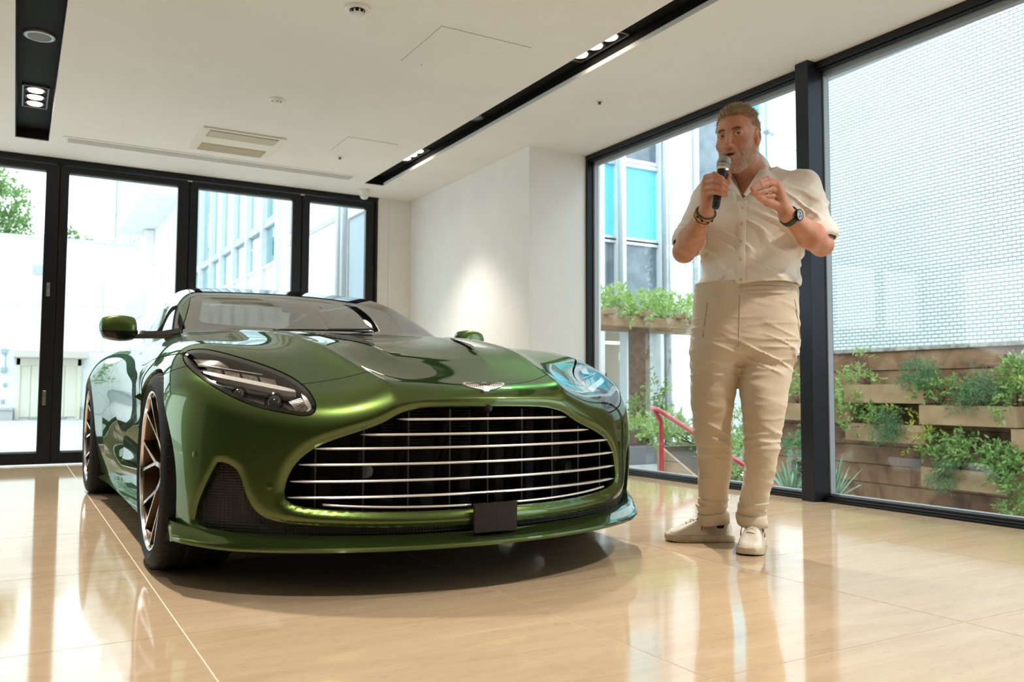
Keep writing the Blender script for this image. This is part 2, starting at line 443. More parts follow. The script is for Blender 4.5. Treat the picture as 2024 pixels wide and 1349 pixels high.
# walls
mb = MB(); mb.box((3.641, 5.962, 0), (XW + .16, YB + .4, ZC)); tag(mb.build('wall_right', plaster), kind='structure')
mb = MB(); mb.box((3.385, YB - .03, 0), (3.641, YB + .4, ZC)); tag(mb.build('wall_back', plaster), kind='structure')
mb = MB(); mb.box((X0 - .15, 3.6, 0), (X0, 5.3, ZC)); mb.box((X0 - .15, 7.9, 0), (X0, YB + .2, ZC)); mb.box((X0 - .15, 5.3, ZC - .12), (X0, 7.9, ZC)); tag(mb.build('wall_left', plaster), kind='structure')
dark_wall = noisy(mat('dark_showroom_wall', (.10, .095, .09), .6), (.08, .076, .07), (.12, .115, .11), 3)
mb = MB(); mb.box((X0 - .15, Y0, 0), (X0, 3.6, ZC)); mb.box((X0 - .15, Y0 - .15, 0), (XW + .12, Y0, ZC)); tag(mb.build('wall_front', dark_wall), kind='structure')
mb = MB(); mb.bbox((3.262, YB - .02, 0), (3.385, YB + .3, ZC), .004); tag(mb.build('trim_3', plaster), kind='structure')
mb = MB(); mb.box((X0 - .15, YB - .03, ZC - .001), (3.7, YB + .4, ZC + .3)); tag(mb.build('wall_top', plaster), kind='structure')
rooft = MB(); rooft.box((X0 - .3, Y0 - .3, ZC + .13), (XW + .25, YB + .5, ZC + .4)); tag(rooft.build('roof', mat('roof_concrete', (.3, .3, .3), .8)), kind='structure')

# ---------------------------------------------------------------- folding glass doors at the back
seams = [-3.03, -1.92, -.82, .289, 1.376, 2.457]
edges = [X0 + .04] + seams + [3.255]
nst, n_door = 0, 0
head = MB(); head.bbox((X0, YB - .03, ZC - .05), (3.262, YB + .08, ZC), .004); head.box((X0, YB - .04, ZC - .018), (3.262, YB - .03, ZC - .002)); head.bbox((3.236, YB - .03, 0), (3.262, YB + .08, ZC - .05), .003)
tag(head.build('trim_4', alu_dark), kind='structure')
chrome_h = mat('handle_steel', (.55, .54, .52), .25, 1.0)
for k in range(len(edges) - 1):
    a, b = edges[k] + .004, edges[k + 1] - .004; n_door += 1
    la = .072 if k > 0 else .05; lb = .106 if k == 3 else (.09 if k < 5 else .10)
    if k == 3: la = .072
    if k == 4: la, lb = .068, .10
    if k == 5: la, lb = .076, .092
    if k == 6: la, lb = .078, .112
    z0, z1 = .012, ZC - .055; gb, gt = .112, 2.592
    fr = MB(); y0, y1 = YB, YB + .055
    fr.bbox((a, y0, z0), (a + la, y1, z1), .005); fr.bbox((b - lb, y0, z0), (b, y1, z1), .005)
    fr.bbox((a + la - .004, y0, z0), (b - lb + .004, y1, gb), .005); fr.bbox((a + la - .004, y0, gt), (b - lb + .004, y1, z1), .005)
    dr = tag(fr.build('door_%d' % n_door, alu_dark), kind='structure')
    be = MB(); be.bbox((a + la, y1 - .02, gt - .018), (b - lb, y1 + .012, gt), .003); be.bbox((a + la, y1 - .02, gb), (b - lb, y1 + .012, gb + .012), .003)
    be.build('glazing_bead', mat('grey_bead', (.33, .36, .40), .4, .3), dr)
    gl = MB(); gl.add([(a + la - .005, y0 + .028, gb - .005), (b - lb + .005, y0 + .028, gb - .005), (b - lb + .005, y0 + .028, gt + .005), (a + la - .005, y0 + .028, gt + .005)], [(0, 1, 2, 3)]); gl.build('pane', pane_m, dr)
    if k < len(edges) - 2:
        sb = MB(); sb.box((b - .012, y0 + .012, z0), (b + .020, y1 - .004, z1)); sb.build('door_seal', black_in, dr)
    if k == 3:
        pass
    if k == 2 or k == 3:
        pass
    if k == 3 or k == 1:
        xk = seams[3] - .065 if k == 3 else seams[1] - .065
        xk -= 0 
    if k in (3, 5):
        for z_a, z_b in ((1.472, 1.592), (.522, .648)):
            if k == 5: continue
            hb = MB(); hx = .225 - .0; ho = door_prev
            hb.bbox((.212, YB - .004, z_a), (.238, YB + .002, z_b), .002); h_o = hb.build('door_handle', chrome_h, ho)
            hb = MB(); hb.lathe([(.0095, -.006), (.011, -.003), (.006, -.001), (0, -.001)], 14, 'y', (.226, YB - .002, (z_a + z_b) / 2 + .02)); hb.lathe([(.007, -.005), (.008, -.002), (0, -.001)], 12, 'y', (.224, YB - .002, (z_a + z_b) / 2 - .035)); hb.build('keyhole', black_in, h_o)
    hg = MB(); hg.bbox((b - .02, YB - .012, z1 - .012), (b + .024, YB + .0, z1 + .006), .002); hg.build('pivot', chrome_h if k in (4, 5) else alu_dark, dr)
    door_prev = dr

# ---------------------------------------------------------------- big fixed windows on the right
def big_window(name, ya, yb):
    fr = MB(); x0, x1 = XW, XW + .07; t = .028
    fr.bbox((x0, ya, ZC - .045), (x1, yb, ZC), .003); fr.bbox((x0 - .0, ya, -.0), (x1, yb, .026), .003)
    fr.bbox((x0, ya, .02), (x1, ya + t, ZC - .04), .003); fr.bbox((x0, yb - t, .02), (x1, yb, ZC - .04), .003)
    w = tag(fr.build(name, alu_dark), kind='structure')
    fr = MB(); fr.bbox((x0 + .018, ya + t, .026), (x0 + .03, yb - t, .040), .002); fr.bbox((x0 + .018, ya + t, ZC - .058), (x0 + .03, yb - t, ZC - .045), .002)
    fr.build('window_bead', alu_gloss, w)
    fr = MB(); fr.bbox((x1 - .01, yb - t - .022, .026), (x1 + .035, yb - t, ZC - .05), .003); fr.bbox((x1 - .01, ya + t, ZC - .085), (x1 + .035, yb - t, ZC - .045), .003)
    fr.bbox((x1 - .01, ya + t, .02), (x1 + .03, yb - t, .046), .003)
    fr.build('outer_frame', mat('grey_outer_frame', (.34, .35, .37), .5), w)
    g = MB(); g.add([(x0 + .04, ya + t - .005, .03), (x0 + .04, yb - t + .005, .03), (x0 + .04, yb - t + .005, ZC - .045), (x0 + .04, ya + t - .005, ZC - .045)], [(0, 1, 2, 3)]); g.build('pane', pane_m, w)
    return w
big_window('window_1', 3.60, 5.962); big_window('window_2', .60, 3.545); big_window('window_3', -2.35, .545)
mb = MB(); mb.bbox((XW - .072, 3.505, 0), (XW + .12, 3.602, ZC), .002); tag(mb.build('trim_5', alu_gloss), kind='structure')
mb = MB(); mb.bbox((XW - .072, .545, 0), (XW + .12, .60, ZC), .002); tag(mb.build('trim_6', alu_gloss), kind='structure')
mb = MB(); mb.box((XW, Y0, 0), (XW + .12, -2.35, ZC)); tag(mb.build('wall_corner', plaster), kind='structure')
mb = MB(); mb.bbox((XW - .012, Y0, .0), (XW - .001, 3.5, .012), .002); mb.bbox((XW - .012, 3.61, .0), (XW - .001, 5.95, .012), .002); tag(mb.build('baseboard_right', alu_dark), kind='structure')

# ---------------------------------------------------------------- ceiling fittings
emit_w = mat('lamp_face', (1, .9, .75), .4, emit=(1.0, .86, .66), estr=14.0)
lamp_ring = mat('lamp_ring', (.03, .03, .03), .3, .6)
grey_frame = mat('lamp_grey_frame', (.16, .16, .17), .4, .6)
def triple(x, ys, z, label, gimbal=True):
    t = empty('recessed_downlight', (x, sum(ys) / 3, z), 0, label, 'ceiling light', 'triple downlights in the black ceiling slots')
    w = .083; mb = MB(); y0, y1 = min(ys) - .10 - t.location.y, max(ys) + .10 - t.location.y
    for a, b in (((-w, y0, -.004), (-w + .010, y1, .012)), ((w - .010, y0, -.004), (w, y1, .012)), ((-w, y0, -.004), (w, y0 + .010, .012)), ((-w, y1 - .010, -.004), (w, y1, .012))): mb.box(a, b)
    mb.build('frame', grey_frame, t)
    mb = MB(); mb.box((-w + .01, y0 + .01, .0055), (w - .01, y1 - .01, .008)); mb.build('back_plate', black_in, t)
    for y in ys:
        q = empty('lamp', (0, y - t.location.y, 0)); q.parent = t
        mb = MB(); mb.lathe([(.048, .004), (.058, -.002), (.066, .0), (.068, .005)], 28); mb.build('ring', lamp_ring, q, True)
        mb = MB(); mb.lathe([(.050, .002), (.046, -.006), (.03, -.011), (.0005, -.013)], 28, cap1=True); mb.build('lamp_lens', emit_w, q, True)
    return t
ZL = ZC + SD - .012
triple(3.0, (3.997, 4.147, 4.303), ZL, 'triple downlight glowing in the black slot above the wall window, nearest the camera')
triple(3.0, (6.80, 6.935, 7.075), ZL, 'triple downlight at the far end of the right black slot')
triple(.06, (6.80, 6.96, 7.12), ZL, 'triple downlight in the left black slot near the glass doors')
def disc_speaker(x, y, z, label, m):
    t = empty('ceiling_speaker', (x, y, z), 0, label, 'speaker', 'round speakers in the ceiling slots')
    mb = MB(); mb.lathe([(.065, -.004), (.072, -.008), (.085, -.004), (.088, .006), (.088, .012)], 36); mb.build('rim', m, t, True, auto=40)
    mb = MB(); mb.lathe([(.066, -.003), (.04, -.005), (.001, -.006)], 36, cap1=True); mb.build('grille_cloth', mat('speaker_grille', (.19, .20, .22), .5, .3), t, True)
disc_speaker(3.0, 5.74, ZL + .004, 'dark round speaker in the right black ceiling slot', mat('speaker_rim_dark', (.05, .05, .05), .4, .4))
disc_speaker(.06, 5.742, ZL + .004, 'silver rimmed round speaker in the left black ceiling slot', mat('speaker_rim_silver', (.55, .57, .60), .3, .7))
t = empty('slot_diffuser', (2.965, 3.45, ZL), 0, 'black linear air diffuser in the right black ceiling slot above the camera', 'air vent')
for k in range(3):
    mb = MB(); mb.bbox((-.055 + k * .03, -.45, -.02), (-.045 + k * .03, .40, .012), .002); mb.build('blade', black_in, t)
mb = MB(); mb.box((-.062, -.46, -.006), (.03, .41, .0)); mb.build('backing', black_in, t)

# ceiling cassette air conditioner
ac_w = mat('ac_cream', (.80, .755, .64), .5); ac_t = mat('ac_tan', (.46, .36, .22), .6); ac_d = mat('ac_dark', (.03, .025, .02), .8)
t = empty('air_conditioner', (1.52, 7.11, ZC), 0, 'cream ceiling cassette air conditioner with a louvred grille and a tan panel', 'air conditioner')
mb = MB(); mb.bbox((-.325, -.325, -.014), (.325, .325, -.0005), .006); mb.build('frame', ac_w, t)
mb = MB(); mb.box((-.268, -.288, -.0155), (.268, -.100, -.0138)); mb.build('intake_recess', ac_d, t)
for k in range(6):
    mb = MB(); y = -.280 + k * .031; mb.add([(-.268, y, -.018), (.268, y, -.018), (.268, y + .012, -.0215), (-.268, y + .012, -.0215), (-.268, y, -.0165), (.268, y, -.0165), (.268, y + .012, -.020), (-.268, y + .012, -.020)], [(0, 3, 2, 1), (4, 5, 6, 7), (0, 1, 5, 4), (2, 3, 7, 6), (1, 2, 6, 5), (3, 0, 4, 7)]); mb.build('louvre', ac_w, t)
mb = MB(); mb.bbox((-.262, .095, -.019), (.262, .308, -.013), .003); mb.build('flap', ac_t, t)
# white linear slot vent
t = empty('linear_vent', (1.515, 7.72, ZC), 0, 'long white slotted ceiling vent in front of the glass doors', 'air vent')
mb = MB(); mb.bbox((-1.245, -.085, -.006), (1.245, .075, -.0005), .002); mb.build('frame', ceil_m, t)
mb = MB(); mb.box((-1.205, -.048, -.0075), (1.205, .086 - .015, -.0058)); mb.build('dark_slot', mat('vent_shadow', (.08, .075, .07), .8), t)
for k in range(6):
    mb = MB(); y = -.046 + k * .0215; mb.box((-1.205, y, -.0105), (1.205, y + .0085, -.0078)); mb.build('slat', ceil_m, t)
white_p = mat('white_plastic', (.80, .79, .76), .4)
def detector(x, y, r, label, dark):
    t = empty('smoke_detector' if dark else 'ceiling_sensor', (x, y, ZC), 0, label, 'detector')
    mb = MB(); mb.lathe([(r, -.0005), (r, -.006), (r * .9, -.012), (r * .62, -.014)], 32); mb.build('base', white_p, t, True, auto=40)
    if dark:
        mb = MB(); mb.lathe([(r * .55, -.012), (r * .52, -.020), (r * .46, -.030)], 28); mb.build('chamber', black_in, t, True)
        for k in range(8):
            a = k * math.pi / 4; mb = MB(); mb.box((-.004, -.002, -.034), (.004, .002, -.012), Matrix.Rotation(a, 3, 'Z'), (math.sin(a) * r * .50, -math.cos(a) * r * .50, 0)); mb.build('rib', white_p, t)
        mb = MB(); mb.lathe([(r * .50, -.030), (r * .48, -.038), (r * .3, -.042), (.001, -.043)], 28, cap1=True); mb.build('cap', white_p, t, True)
    else:
        mb = MB(); mb.lathe([(r * .5, -.012), (r * .42, -.020), (r * .2, -.024), (.001, -.025)], 24, cap1=True); mb.build('lens', white_p, t, True)
        mb = MB(); mb.ball((-r * .62, 0, -.012), .006, 8, 5); mb.build('indicator', mat('red_lamp', (.5, .1, .08), .3), t, True)
detector(1.515, 4.245, .068, 'white smoke detector with a dark ribbed ring on the ceiling near the camera', True)
detector(1.524, 5.90, .055, 'flat white round sensor on the ceiling before the air conditioner', False)
for x, y, lb in ((2.387, 7.079, 'tiny sprinkler head by the small ceiling hatch'), (3.488, 4.764, 'tiny sprinkler head between the right black slot and the window')):
    t = empty('sprinkler_head', (x, y, ZC), 0, lb, 'sprinkler'); mb = MB(); mb.lathe([(.030, -.0005), (.028, -.006), (.016, -.008)], 20); mb.build('rosette', white_p, t, True)
    mb = MB(); mb.lathe([(.012, -.006), (.009, -.018), (.014, -.022), (.001, -.024)], 14, cap1=True); mb.build('nozzle', grey_frame, t, True)
t = empty('dome_camera', (3.007, 8.14, ZC), 0, 'small white dome security camera on the ceiling above the last glass door', 'camera')
mb = MB(); mb.lathe([(.060, -.0005), (.060, -.018), (.052, -.045), (.046, -.055)], 28); mb.build('base', white_p, t, True, auto=40)
mb = MB(); mb.lathe([(.045, -.052), (.042, -.075), (.028, -.092), (.001, -.098)], 28, cap1=True); mb.build('dome', mat('milky_dome', (.78, .77, .74), .15), t, True)

# light of the built lamps, plus spots added out of view with no lamp
WARM = (1.0, .935, .86)
for x, y, p in ((3.0, 4.15, 1), (3.0, 6.93, .5), (.06, 6.96, .7), (3.0, 1.2, .8), (.06, 1.2, .7), (.06, 4.1, 1), (3.0, -1.6, .45), (.06, -1.6, .35)):
    spot('downlight', (x, y, ZL - .03), (x * .75 + .4, y - .1, 0), 390 * p, WARM, 95, .8, .06)
# =================================================================== CAR
car_s = .9859                                    # car axis / front axle; car frame: nose towards -y
car = empty('sports_car', (1.400, 3.283, .0092), 0, 'glossy metallic green two-door sports coupe with a wide black grille, parked on the stone floor', 'car')
car.scale = (car_s,) * 3
AX1, AX2 = .10, 2.84

# --- body tables -----------------------------------------------------
_tc = [-1.1, -.80, -.70, -.60, -.50, -.35, -.2, 0, .3, .6, .9, 1.3, 1.8, 2.3, 2.75, 3.2, 3.7, 4.2]
_tx = [-.2, 0, .2, .35, .5, .65, .8, .9, 1.0, 1.1]
_tz = np.array([
    [.36, .36, .36, .33, .29, .25, .17, .09, -.02, -.16],
    [.613, .613, .610, .595, .555, .515, .43, .36, .25, .10],
    [.664, .664, .662, .648, .610, .570, .51, .45, .35, .22],
    [.695, .695, .693, .680, .645, .615, .565, .515, .44, .33],
    [.727, .727, .725, .712, .682, .655, .615, .572, .50, .40],
    [.775, .775, .774, .764, .738, .718, .695, .662, .60, .50],
    [.815, .815, .818, .812, .788, .778, .766, .742, .69, .60],
    [.852, .852, .856, .850, .834, .828, .825, .805, .755, .67],
    [.888, .888, .892, .890, .878, .868, .860, .842, .80, .72],
    [.914, .914, .917, .916, .908, .898, .882, .862, .82, .74],
    [.932, .932, .934, .935, .930, .920, .902, .878, .83, .75],
    [.944, .944, .944, .944, .942, .935, .912, .884, .835, .755],
    [.95, .95, .95, .95, .948, .94, .917, .89, .845, .765],
    [.955, .955, .955, .955, .952, .946, .928, .906, .868, .79],
    [.955, .955, .955, .955, .952, .946, .932, .912, .876, .80],
    [.95, .95, .95, .95, .945, .935, .915, .89, .845, .76],
    [.93, .93, .93, .925, .92, .90, .87, .83, .77, .68],
    [.90, .90, .90, .895, .88, .86, .82, .77, .70, .60]])
TOP = U2(_tc, _tx, _tz)
_wc = [-1.2, -.8, -.4, -.15, .1, .4, .7, 1.1, 1.6, 2.0, 2.4, 2.75, 3.1, 3.5, 3.9, 4.3]
WB = U1(_wc, [.97, .97, .975, .988, .992, .978, .945, .925, .925, .945, .985, 1.018, 1.008, .955, .87, .76])
_wz = [0., .12, .2, .3, .42, .55, .68, .8, .9, 1.0, 1.3]
WZ = U1(_wz, [-.10, -.062, -.04, -.018, -.004, .0, -.006, -.026, -.055, -.10, -.25])
ROOF = U1([.3, .5, .74, .9, 1.1, 1.3, 1.5, 1.7, 1.85, 2.0, 2.2, 2.5, 2.8, 3.1, 3.5, 3.9, 4.4],
          [.76, .84, .928, .986, 1.06, 1.13, 1.19, 1.236, 1.262, 1.28, 1.294, 1.297, 1.28, 1.235, 1.13, .97, .75])
SWEEP = U1([.3, 1.0, 1.5, 1.9, 2.3, 2.8, 3.5, 4.4], [.27, .26, .22, .15, .06, -.02, -.15, -.2])
GB = U1([.3, .7, 1.03, 1.4, 1.8, 2.2, 2.6, 3.0, 3.4, 3.8, 4.2], [.66, .70, .742, .775, .79, .785, .755, .69, .59, .47, .36])

def nose(x, z):
    x2 = x * x
    return -.78 + .37 * x2 + .2 * x2 ** 3 + .5 * np.maximum(.19 - z, 0)
_grh = [(.21, .598), (.285, .588), (.328, .575), (.375, .549), (.43, .527), (.50, .503), (.56, .478), (.605, .447), (.636, .41), (.653, .37),
        (.661, .325), (.65, .297), (.605, .279), (.49, .267), (.355, .26), (.2, .257)]
GRILLE = np.array([(x, z) for x, z in _grh] + [(-x, z) for x, z in _grh[::-1]])
GRILLE = cr(np.array(_grh[:] + [(0, .258)] + [(-x, z) for x, z in _grh[::-1]] + [(0, .601)]), 3)
_fg = [(.841, .419), (.826, .419), (.805, .409), (.789, .393), (.779, .368), (.770, .334), (.759, .304), (.746, .276), (.727, .255), (.702, .241), (.664, .231),
       (.61, .225), (.553, .22), (.423, .213), (.253, .208), (0, .206)]
_fl = [(0, .182), (.253, .180), (.423, .178), (.553, .179), (.664, .183), (.742, .191), (.80, .196), (.85, .202), (.882, .21), (.892, .225), (.891, .245), (.886, .284), (.87, .342), (.854, .387)]
FOGH = cr(np.array(_fg), 3, False); FOGL = cr(np.array(_fl), 3, False)
FOG = np.concatenate([FOGH, FOGH[:-1][::-1] * [-1, 1], FOGL[::-1] * [-1, 1], FOGL[1:]])

class Grid2:                                            # sampled signed distance of an outline
    def __init__(s, poly, lo, hi, h=.008):
        s.lo, s.h = np.array(lo), h
        a = np.arange(lo[0], hi[0], h); b = np.arange(lo[1], hi[1], h); s.n = (len(a), len(b))
        s.t = sdpoly(np.stack(np.meshgrid(a, b, indexing='ij'), -1).reshape(-1, 2), poly).reshape(s.n)
    def __call__(s, p, q):
        u = np.clip((p - s.lo[0]) / s.h, 0, s.n[0] - 1.001); v = np.clip((q - s.lo[1]) / s.h, 0, s.n[1] - 1.001)
        i = u.astype(int); j = v.astype(int); wu = bsw(u - i); wv = bsw(v - j); r = 0
        for a in range(4):
            ii = np.clip(i + a - 1, 0, s.n[0] - 1)
            for b in range(4): r = r + wu[a] * wv[b] * s.t[ii, np.clip(j + b - 1, 0, s.n[1] - 1)]
        return r
GSD = Grid2(GRILLE, (-.05, .1), (1.05, .75)); FSD = Grid2(FOG, (-.05, .1), (1.05, .6))

_rc = [-.9, -.74, -.66, -.541, -.3, 0, .4, .8, 1.2]
RIDGE_B = U1(_rc, [.30, .325, .345, .369, .41, .445, .49, .53, .56])
RIDGE_A = U1(_rc, [.12, .14, .15, .165, .205, .255, .33, .40, .46])
def body(P):
    x = np.abs(P[:, 0]); c = P[:, 1]; z = P[:, 2]
    t = TOP(c, x)
    on = (c < 1.1)
    if on.any():
        xo, co = x[on], c[on]
        fb = np.clip((.95 - co) / .3, 0, 1) * np.clip((co + .80) / .12, 0, 1); db = np.sqrt((xo - RIDGE_B(co)) ** 2 + .010 ** 2)
        fa = np.clip((.95 - co) / .3, 0, 1) * np.clip((co + .45) / .35, 0, 1); da = np.sqrt((xo - RIDGE_A(co)) ** 2 + .012 ** 2)
        t[on] += .026 * fb * np.exp(-db / .055) + .017 * fa * np.exp(-da / .045)
    top = (z - t) * .88
    w = WB(c) + WZ(z)
    # scalloped flank behind the front wheel and lower door
    w -= .045 * np.exp(-((z - .36) / .13) ** 2) * np.clip((c - .42) / .3, 0, 1) * np.clip((2.25 - c) / .35, 0, 1)
    w += .012 * np.exp(-((z - .70) / .07) ** 2) * np.clip((2.6 - c) / .6, 0, 1) * np.clip((c - .2) / .3, 0, 1)
    side = x - w
    f = smax(side, top, .16)
    fr = c < .2
    n = np.full(len(x), -9.0)
    if fr.any(): n[fr] = (nose(x[fr], z[fr]) - c[fr]) * .92
    f = smax(f, n, .10)
    f = smax(f, (c - 3.93 + .35 * x * x + .25 * np.maximum(.6 - z, 0)) * .95, .2)
    nr = (c < -.35) & (z < .72)
    if nr.any():
        g = GSD(x[nr], z[nr]); q = FSD(x[nr], z[nr])
        f[nr] += .016 * np.exp(-((g - .004) / .020) ** 2) + .010 * np.exp(-((q - .004) / .013) ** 2)
    return smax(f, .13 - z, .02)
def house(P):
    x = np.abs(P[:, 0]); c = P[:, 1]; z = P[:, 2]
    a = np.minimum(x, .85) / .727
    r = (z - ROOF(c - SWEEP(c) * a * a) + .012 * (x / .6) ** 2) * .86
    s = (x - GB(c) + .50 * (z - .925) + .10 * np.maximum(z - 1.12, 0)) * .9
    f = smax(r, s, .10)
    return smax(f, .80 - z, .02)
def hull(P): return smin(body(P), house(P), .03)

V, Q, Nn = nets(hull, (-.032, -.84, .10), (1.06, 4.0, 1.32), .0125)
T = tris(Q)
V, T, Nn = clip(V, T, Nn, V[:, 0] + 1e-6)
V[np.abs(V[:, 0]) < 2e-5, 0] = 0
def arch(V, c0, r, z0=.345): return np.where(V[:, 0] > .5, np.hypot(V[:, 1] - c0, V[:, 2] - z0) - r, 1.0)
V, T, Nn = clip(V, T, Nn, arch(V, AX1, .388))
V, T, Nn = clip(V, T, Nn, arch(V, AX2, .398))
V, T, Nn = clip(V, T, Nn, np.where(V[:, 1] < -.2, V[:, 2] - .178, V[:, 2] - .150))       # open below

def split(M, s, gap=0.0):
    return clip(*M, s - gap), clip(*M, -s - gap)
M = (V, T, Nn)
# grille opening and lower intake
fz = lambda V: (V[:, 1] < -.25)
sg = np.where(fz(M[0]), -sdpoly(M[0][:, [0, 2]], GRILLE), .2); M = clip(*M, sg)
sg = np.where(fz(M[0]), -sdpoly(M[0][:, [0, 2]], FOG), .2); M = clip(*M, sg)
# headlight: outline seen square-on
HTH = math.radians(14); HU = np.array([math.cos(HTH), math.sin(HTH)])
def hu(V): return np.stack([V[:, 0] * HU[0] + V[:, 1] * HU[1], V[:, 2]], 1)
_hl = [(.882, -.030, .789), (.862, -.030, .800), (.82, -.085, .800), (.775, -.155, .786), (.72, -.25, .763), (.66, -.34, .735), (.605, -.425, .700), (.570, -.485, .660),
       (.558, -.540, .615), (.570, -.580, .584), (.60, -.590, .573), (.64, -.570, .578), (.69, -.535, .589), (.745, -.475, .607), (.80, -.385, .64), (.85, -.27, .685), (.885, -.14, .735), (.892, -.06, .77)]
HLP = cr(hu(np.array(_hl)), 4)
def hs(V): return np.where((V[:, 1] < .12) & (V[:, 0] > .4), sdpoly(hu(V), HLP), -.3)
LENS, M = split(M, hs(M[0]))
M = clip(*M, -hs(M[0]) - .004)
# greenhouse: windscreen, side glass, rear glass
def ingh(V): return house(V) < body(V) + .0
def wsx(z): return np.interp(z, [.80, .93, 1.0, 1.245, 1.3], [.735, .716, .682, .552, .525])
def ws(V):
    s = np.minimum(wsx(V[:, 2]) - V[:, 0], (1.247 - V[:, 2]) - .02 * (1 - (V[:, 0] / .55) ** 2) * -1)
    s = np.minimum(s, 2.05 - V[:, 1]); s = np.minimum(s, house(V) * -1 + body(V) - .0)
    return s
GL, M = split(M, ws(M[0]))
M = clip(*M, -ws(M[0]) - .004)
_dl = [(1.13, .945), (1.35, 1.035), (1.6, 1.118), (1.85, 1.175), (2.15, 1.215), (2.45, 1.22), (2.75, 1.19), (2.98, 1.125), (3.06, 1.05), (2.98, 1.0), (2.6, .975), (2.0, .962), (1.5, .950), (1.2, .937)]
DLO = cr(np.array(_dl), 3)
def dl(V): return np.where((V[:, 0] > .45), sdpoly(V[:, [1, 2]], DLO), -.3)
SG, M = split(M, dl(M[0]))
_rg = lambda V: np.minimum(np.minimum(np.minimum(V[:, 1] - 2.9, 3.75 - V[:, 1]), .47 - .12 * (V[:, 1] - 2.9) - V[:, 0]), V[:, 2] - .97)
RG, M = split(M, _rg(M[0]))
# bonnet shut line and clamshell seam
CUT = U1([-.2, 0, .2, .369, .46, .556, .7, 1.2], [-.655, -.665, -.635, -.541, -.505, -.488, -.46, -.3], .02)
def bon(V):
    a = V[:, 1] - CUT(V[:, 0])
    c = V[:, 1]; b = V[:, 2] - np.where(c < -.03, .788 + (c + .03) * .29, .788 - .02 * (c + .03)); a = np.minimum(a, np.where(V[:, 0] > .52, b, .5))
    d = .80 + .25 * np.clip(V[:, 0], 0, 1) ** 2 - V[:, 1]
    return np.minimum(a, d)
BON, M = split(M, bon(M[0]), .0022)
BUM, M = split(M, np.minimum(.09 - M[0][:, 1], .70 - .22 * M[0][:, 1] - M[0][:, 2]), .0018)
def door(V):
    s = np.minimum(V[:, 1] - .78 - .12 * (V[:, 2] - .5), 2.12 - .25 * (.9 - V[:, 2]) - V[:, 1]); s = np.minimum(s, V[:, 2] - .27)
    s = np.minimum(s, .945 + .008 * (V[:, 1] - 1) - V[:, 2]); return np.where(V[:, 0] > .6, s, -.3)
DOOR, M = split(M, door(M[0]), .0022)
_vt = cr(np.array([(.49, .70), (.56, .715), (.63, .69), (.66, .60), (.665, .50), (.63, .45), (.56, .47), (.51, .54), (.49, .62)]), 4)
SVT, M = split(M, np.where(M[0][:, 0] > .6, sdpoly(M[0][:, [1, 2]], _vt), -.3), .001)
ROOFP, M = split(M, np.minimum(np.minimum(V2 := M[0][:, 2] - 1.245, 3.0 - M[0][:, 1]), .6 - M[0][:, 0]), .001)

# --- materials ---------------------------------------------------------
paint = mat('metallic_green_paint', (.080, .122, .030), .29, .84, coat=1.0, coat_rough=.012)
BS(paint).inputs['Specular Tint'].default_value = (.04, .28, .18, 1)
blackg = mat('gloss_black', (.006, .006, .007), .12, spec=.6)
blackm = mat('satin_black', (.012, .011, .011), .45)
liner = mat('black_liner', (.006, .006, .006), .85)
chrome = mat('polished_chrome', (.82, .80, .78), .10, 1.0); slat_m = mat('bright_slat_metal', (.92, .90, .87), .30, .85)
alum = mat('machined_aluminium', (.80, .79, .78), .16, 1.0)
bronze = mat('satin_bronze', (.095, .060, .037), .32, 1.0)
rubber = mat('tyre_rubber', (.007, .0065, .006), .65, spec=.25)
glassc = glass('car_glass', (.55, .56, .55), .42)
lensg = glass('headlight_glass', (.90, .90, .90), .045)
frit = mat('black_glass_border', (.02, .018, .018), .03, spec=.9)
leather = mat('tan_leather', (.30, .19, .11), .5)
leatherd = mat('dark_leather', (.03, .026, .024), .5)
mesh_m = mat('black_honeycomb', (.007, .0065, .006), .5)
_v = N(mesh_m, 'ShaderNodeTexVoronoi'); _v.inputs['Scale'].default_value = 95; _v.inputs['Randomness'].default_value = 0.0
L(mesh_m, coords(mesh_m, 'Object', (1, .2, 1.15)), _v.inputs['Vector']); bump(mesh_m, _v.outputs['Distance'], .7, .006)

def both(M): return join(M, mirror(*M))
def darkrim(o, n0, n1, half_n=None):  # flange faces coloured black to paint in the shade of the shut-line gaps
    o.data.materials.append(liner); idx = np.zeros(len(o.data.polygons), np.int32)
    for a, b in ((n0, n1),) if half_n is None else ((n0, n1), (half_n + n0, half_n + n1)): idx[a:b] = 1
    o.data.polygons.foreach_set('material_index', idx)
def half(name, M, m, d=.012, sel=None):
    M2 = rim(*M, d, sel) if d else M; out = []
    for X in (M2, mirror(*M2)):
        o = obj_np(name, *X, m, car); out.append(o)
        if d: darkrim(o, len(M[1]), len(M2[1]))
    return out
notc = lambda V: V[:, 0] > 1e-4
def whole(name, M, m, d=.012, par=car, dark=False):
    M2 = rim(*M, d, notc) if d else M; o = obj_np(name, *both(M2), m, par)
    if dark: darkrim(o, len(M[1]), len(M2[1]), len(M2[1]))
    return o
bumper = whole('front_bumper', BUM, paint, .022)
bonnet = whole('bonnet', BON, paint, .012, dark=True)
half('door', DOOR, paint, .012)
whole('roof_panel', ROOFP, paint, .0)
whole('body_shell', M, paint, .024)
whole('windscreen', GL, glassc, 0)
half('side_window', SG, mat('dark_side_glass', (.01, .01, .011), .03, spec=.9), 0)
whole('rear_window', RG, glassc, 0)

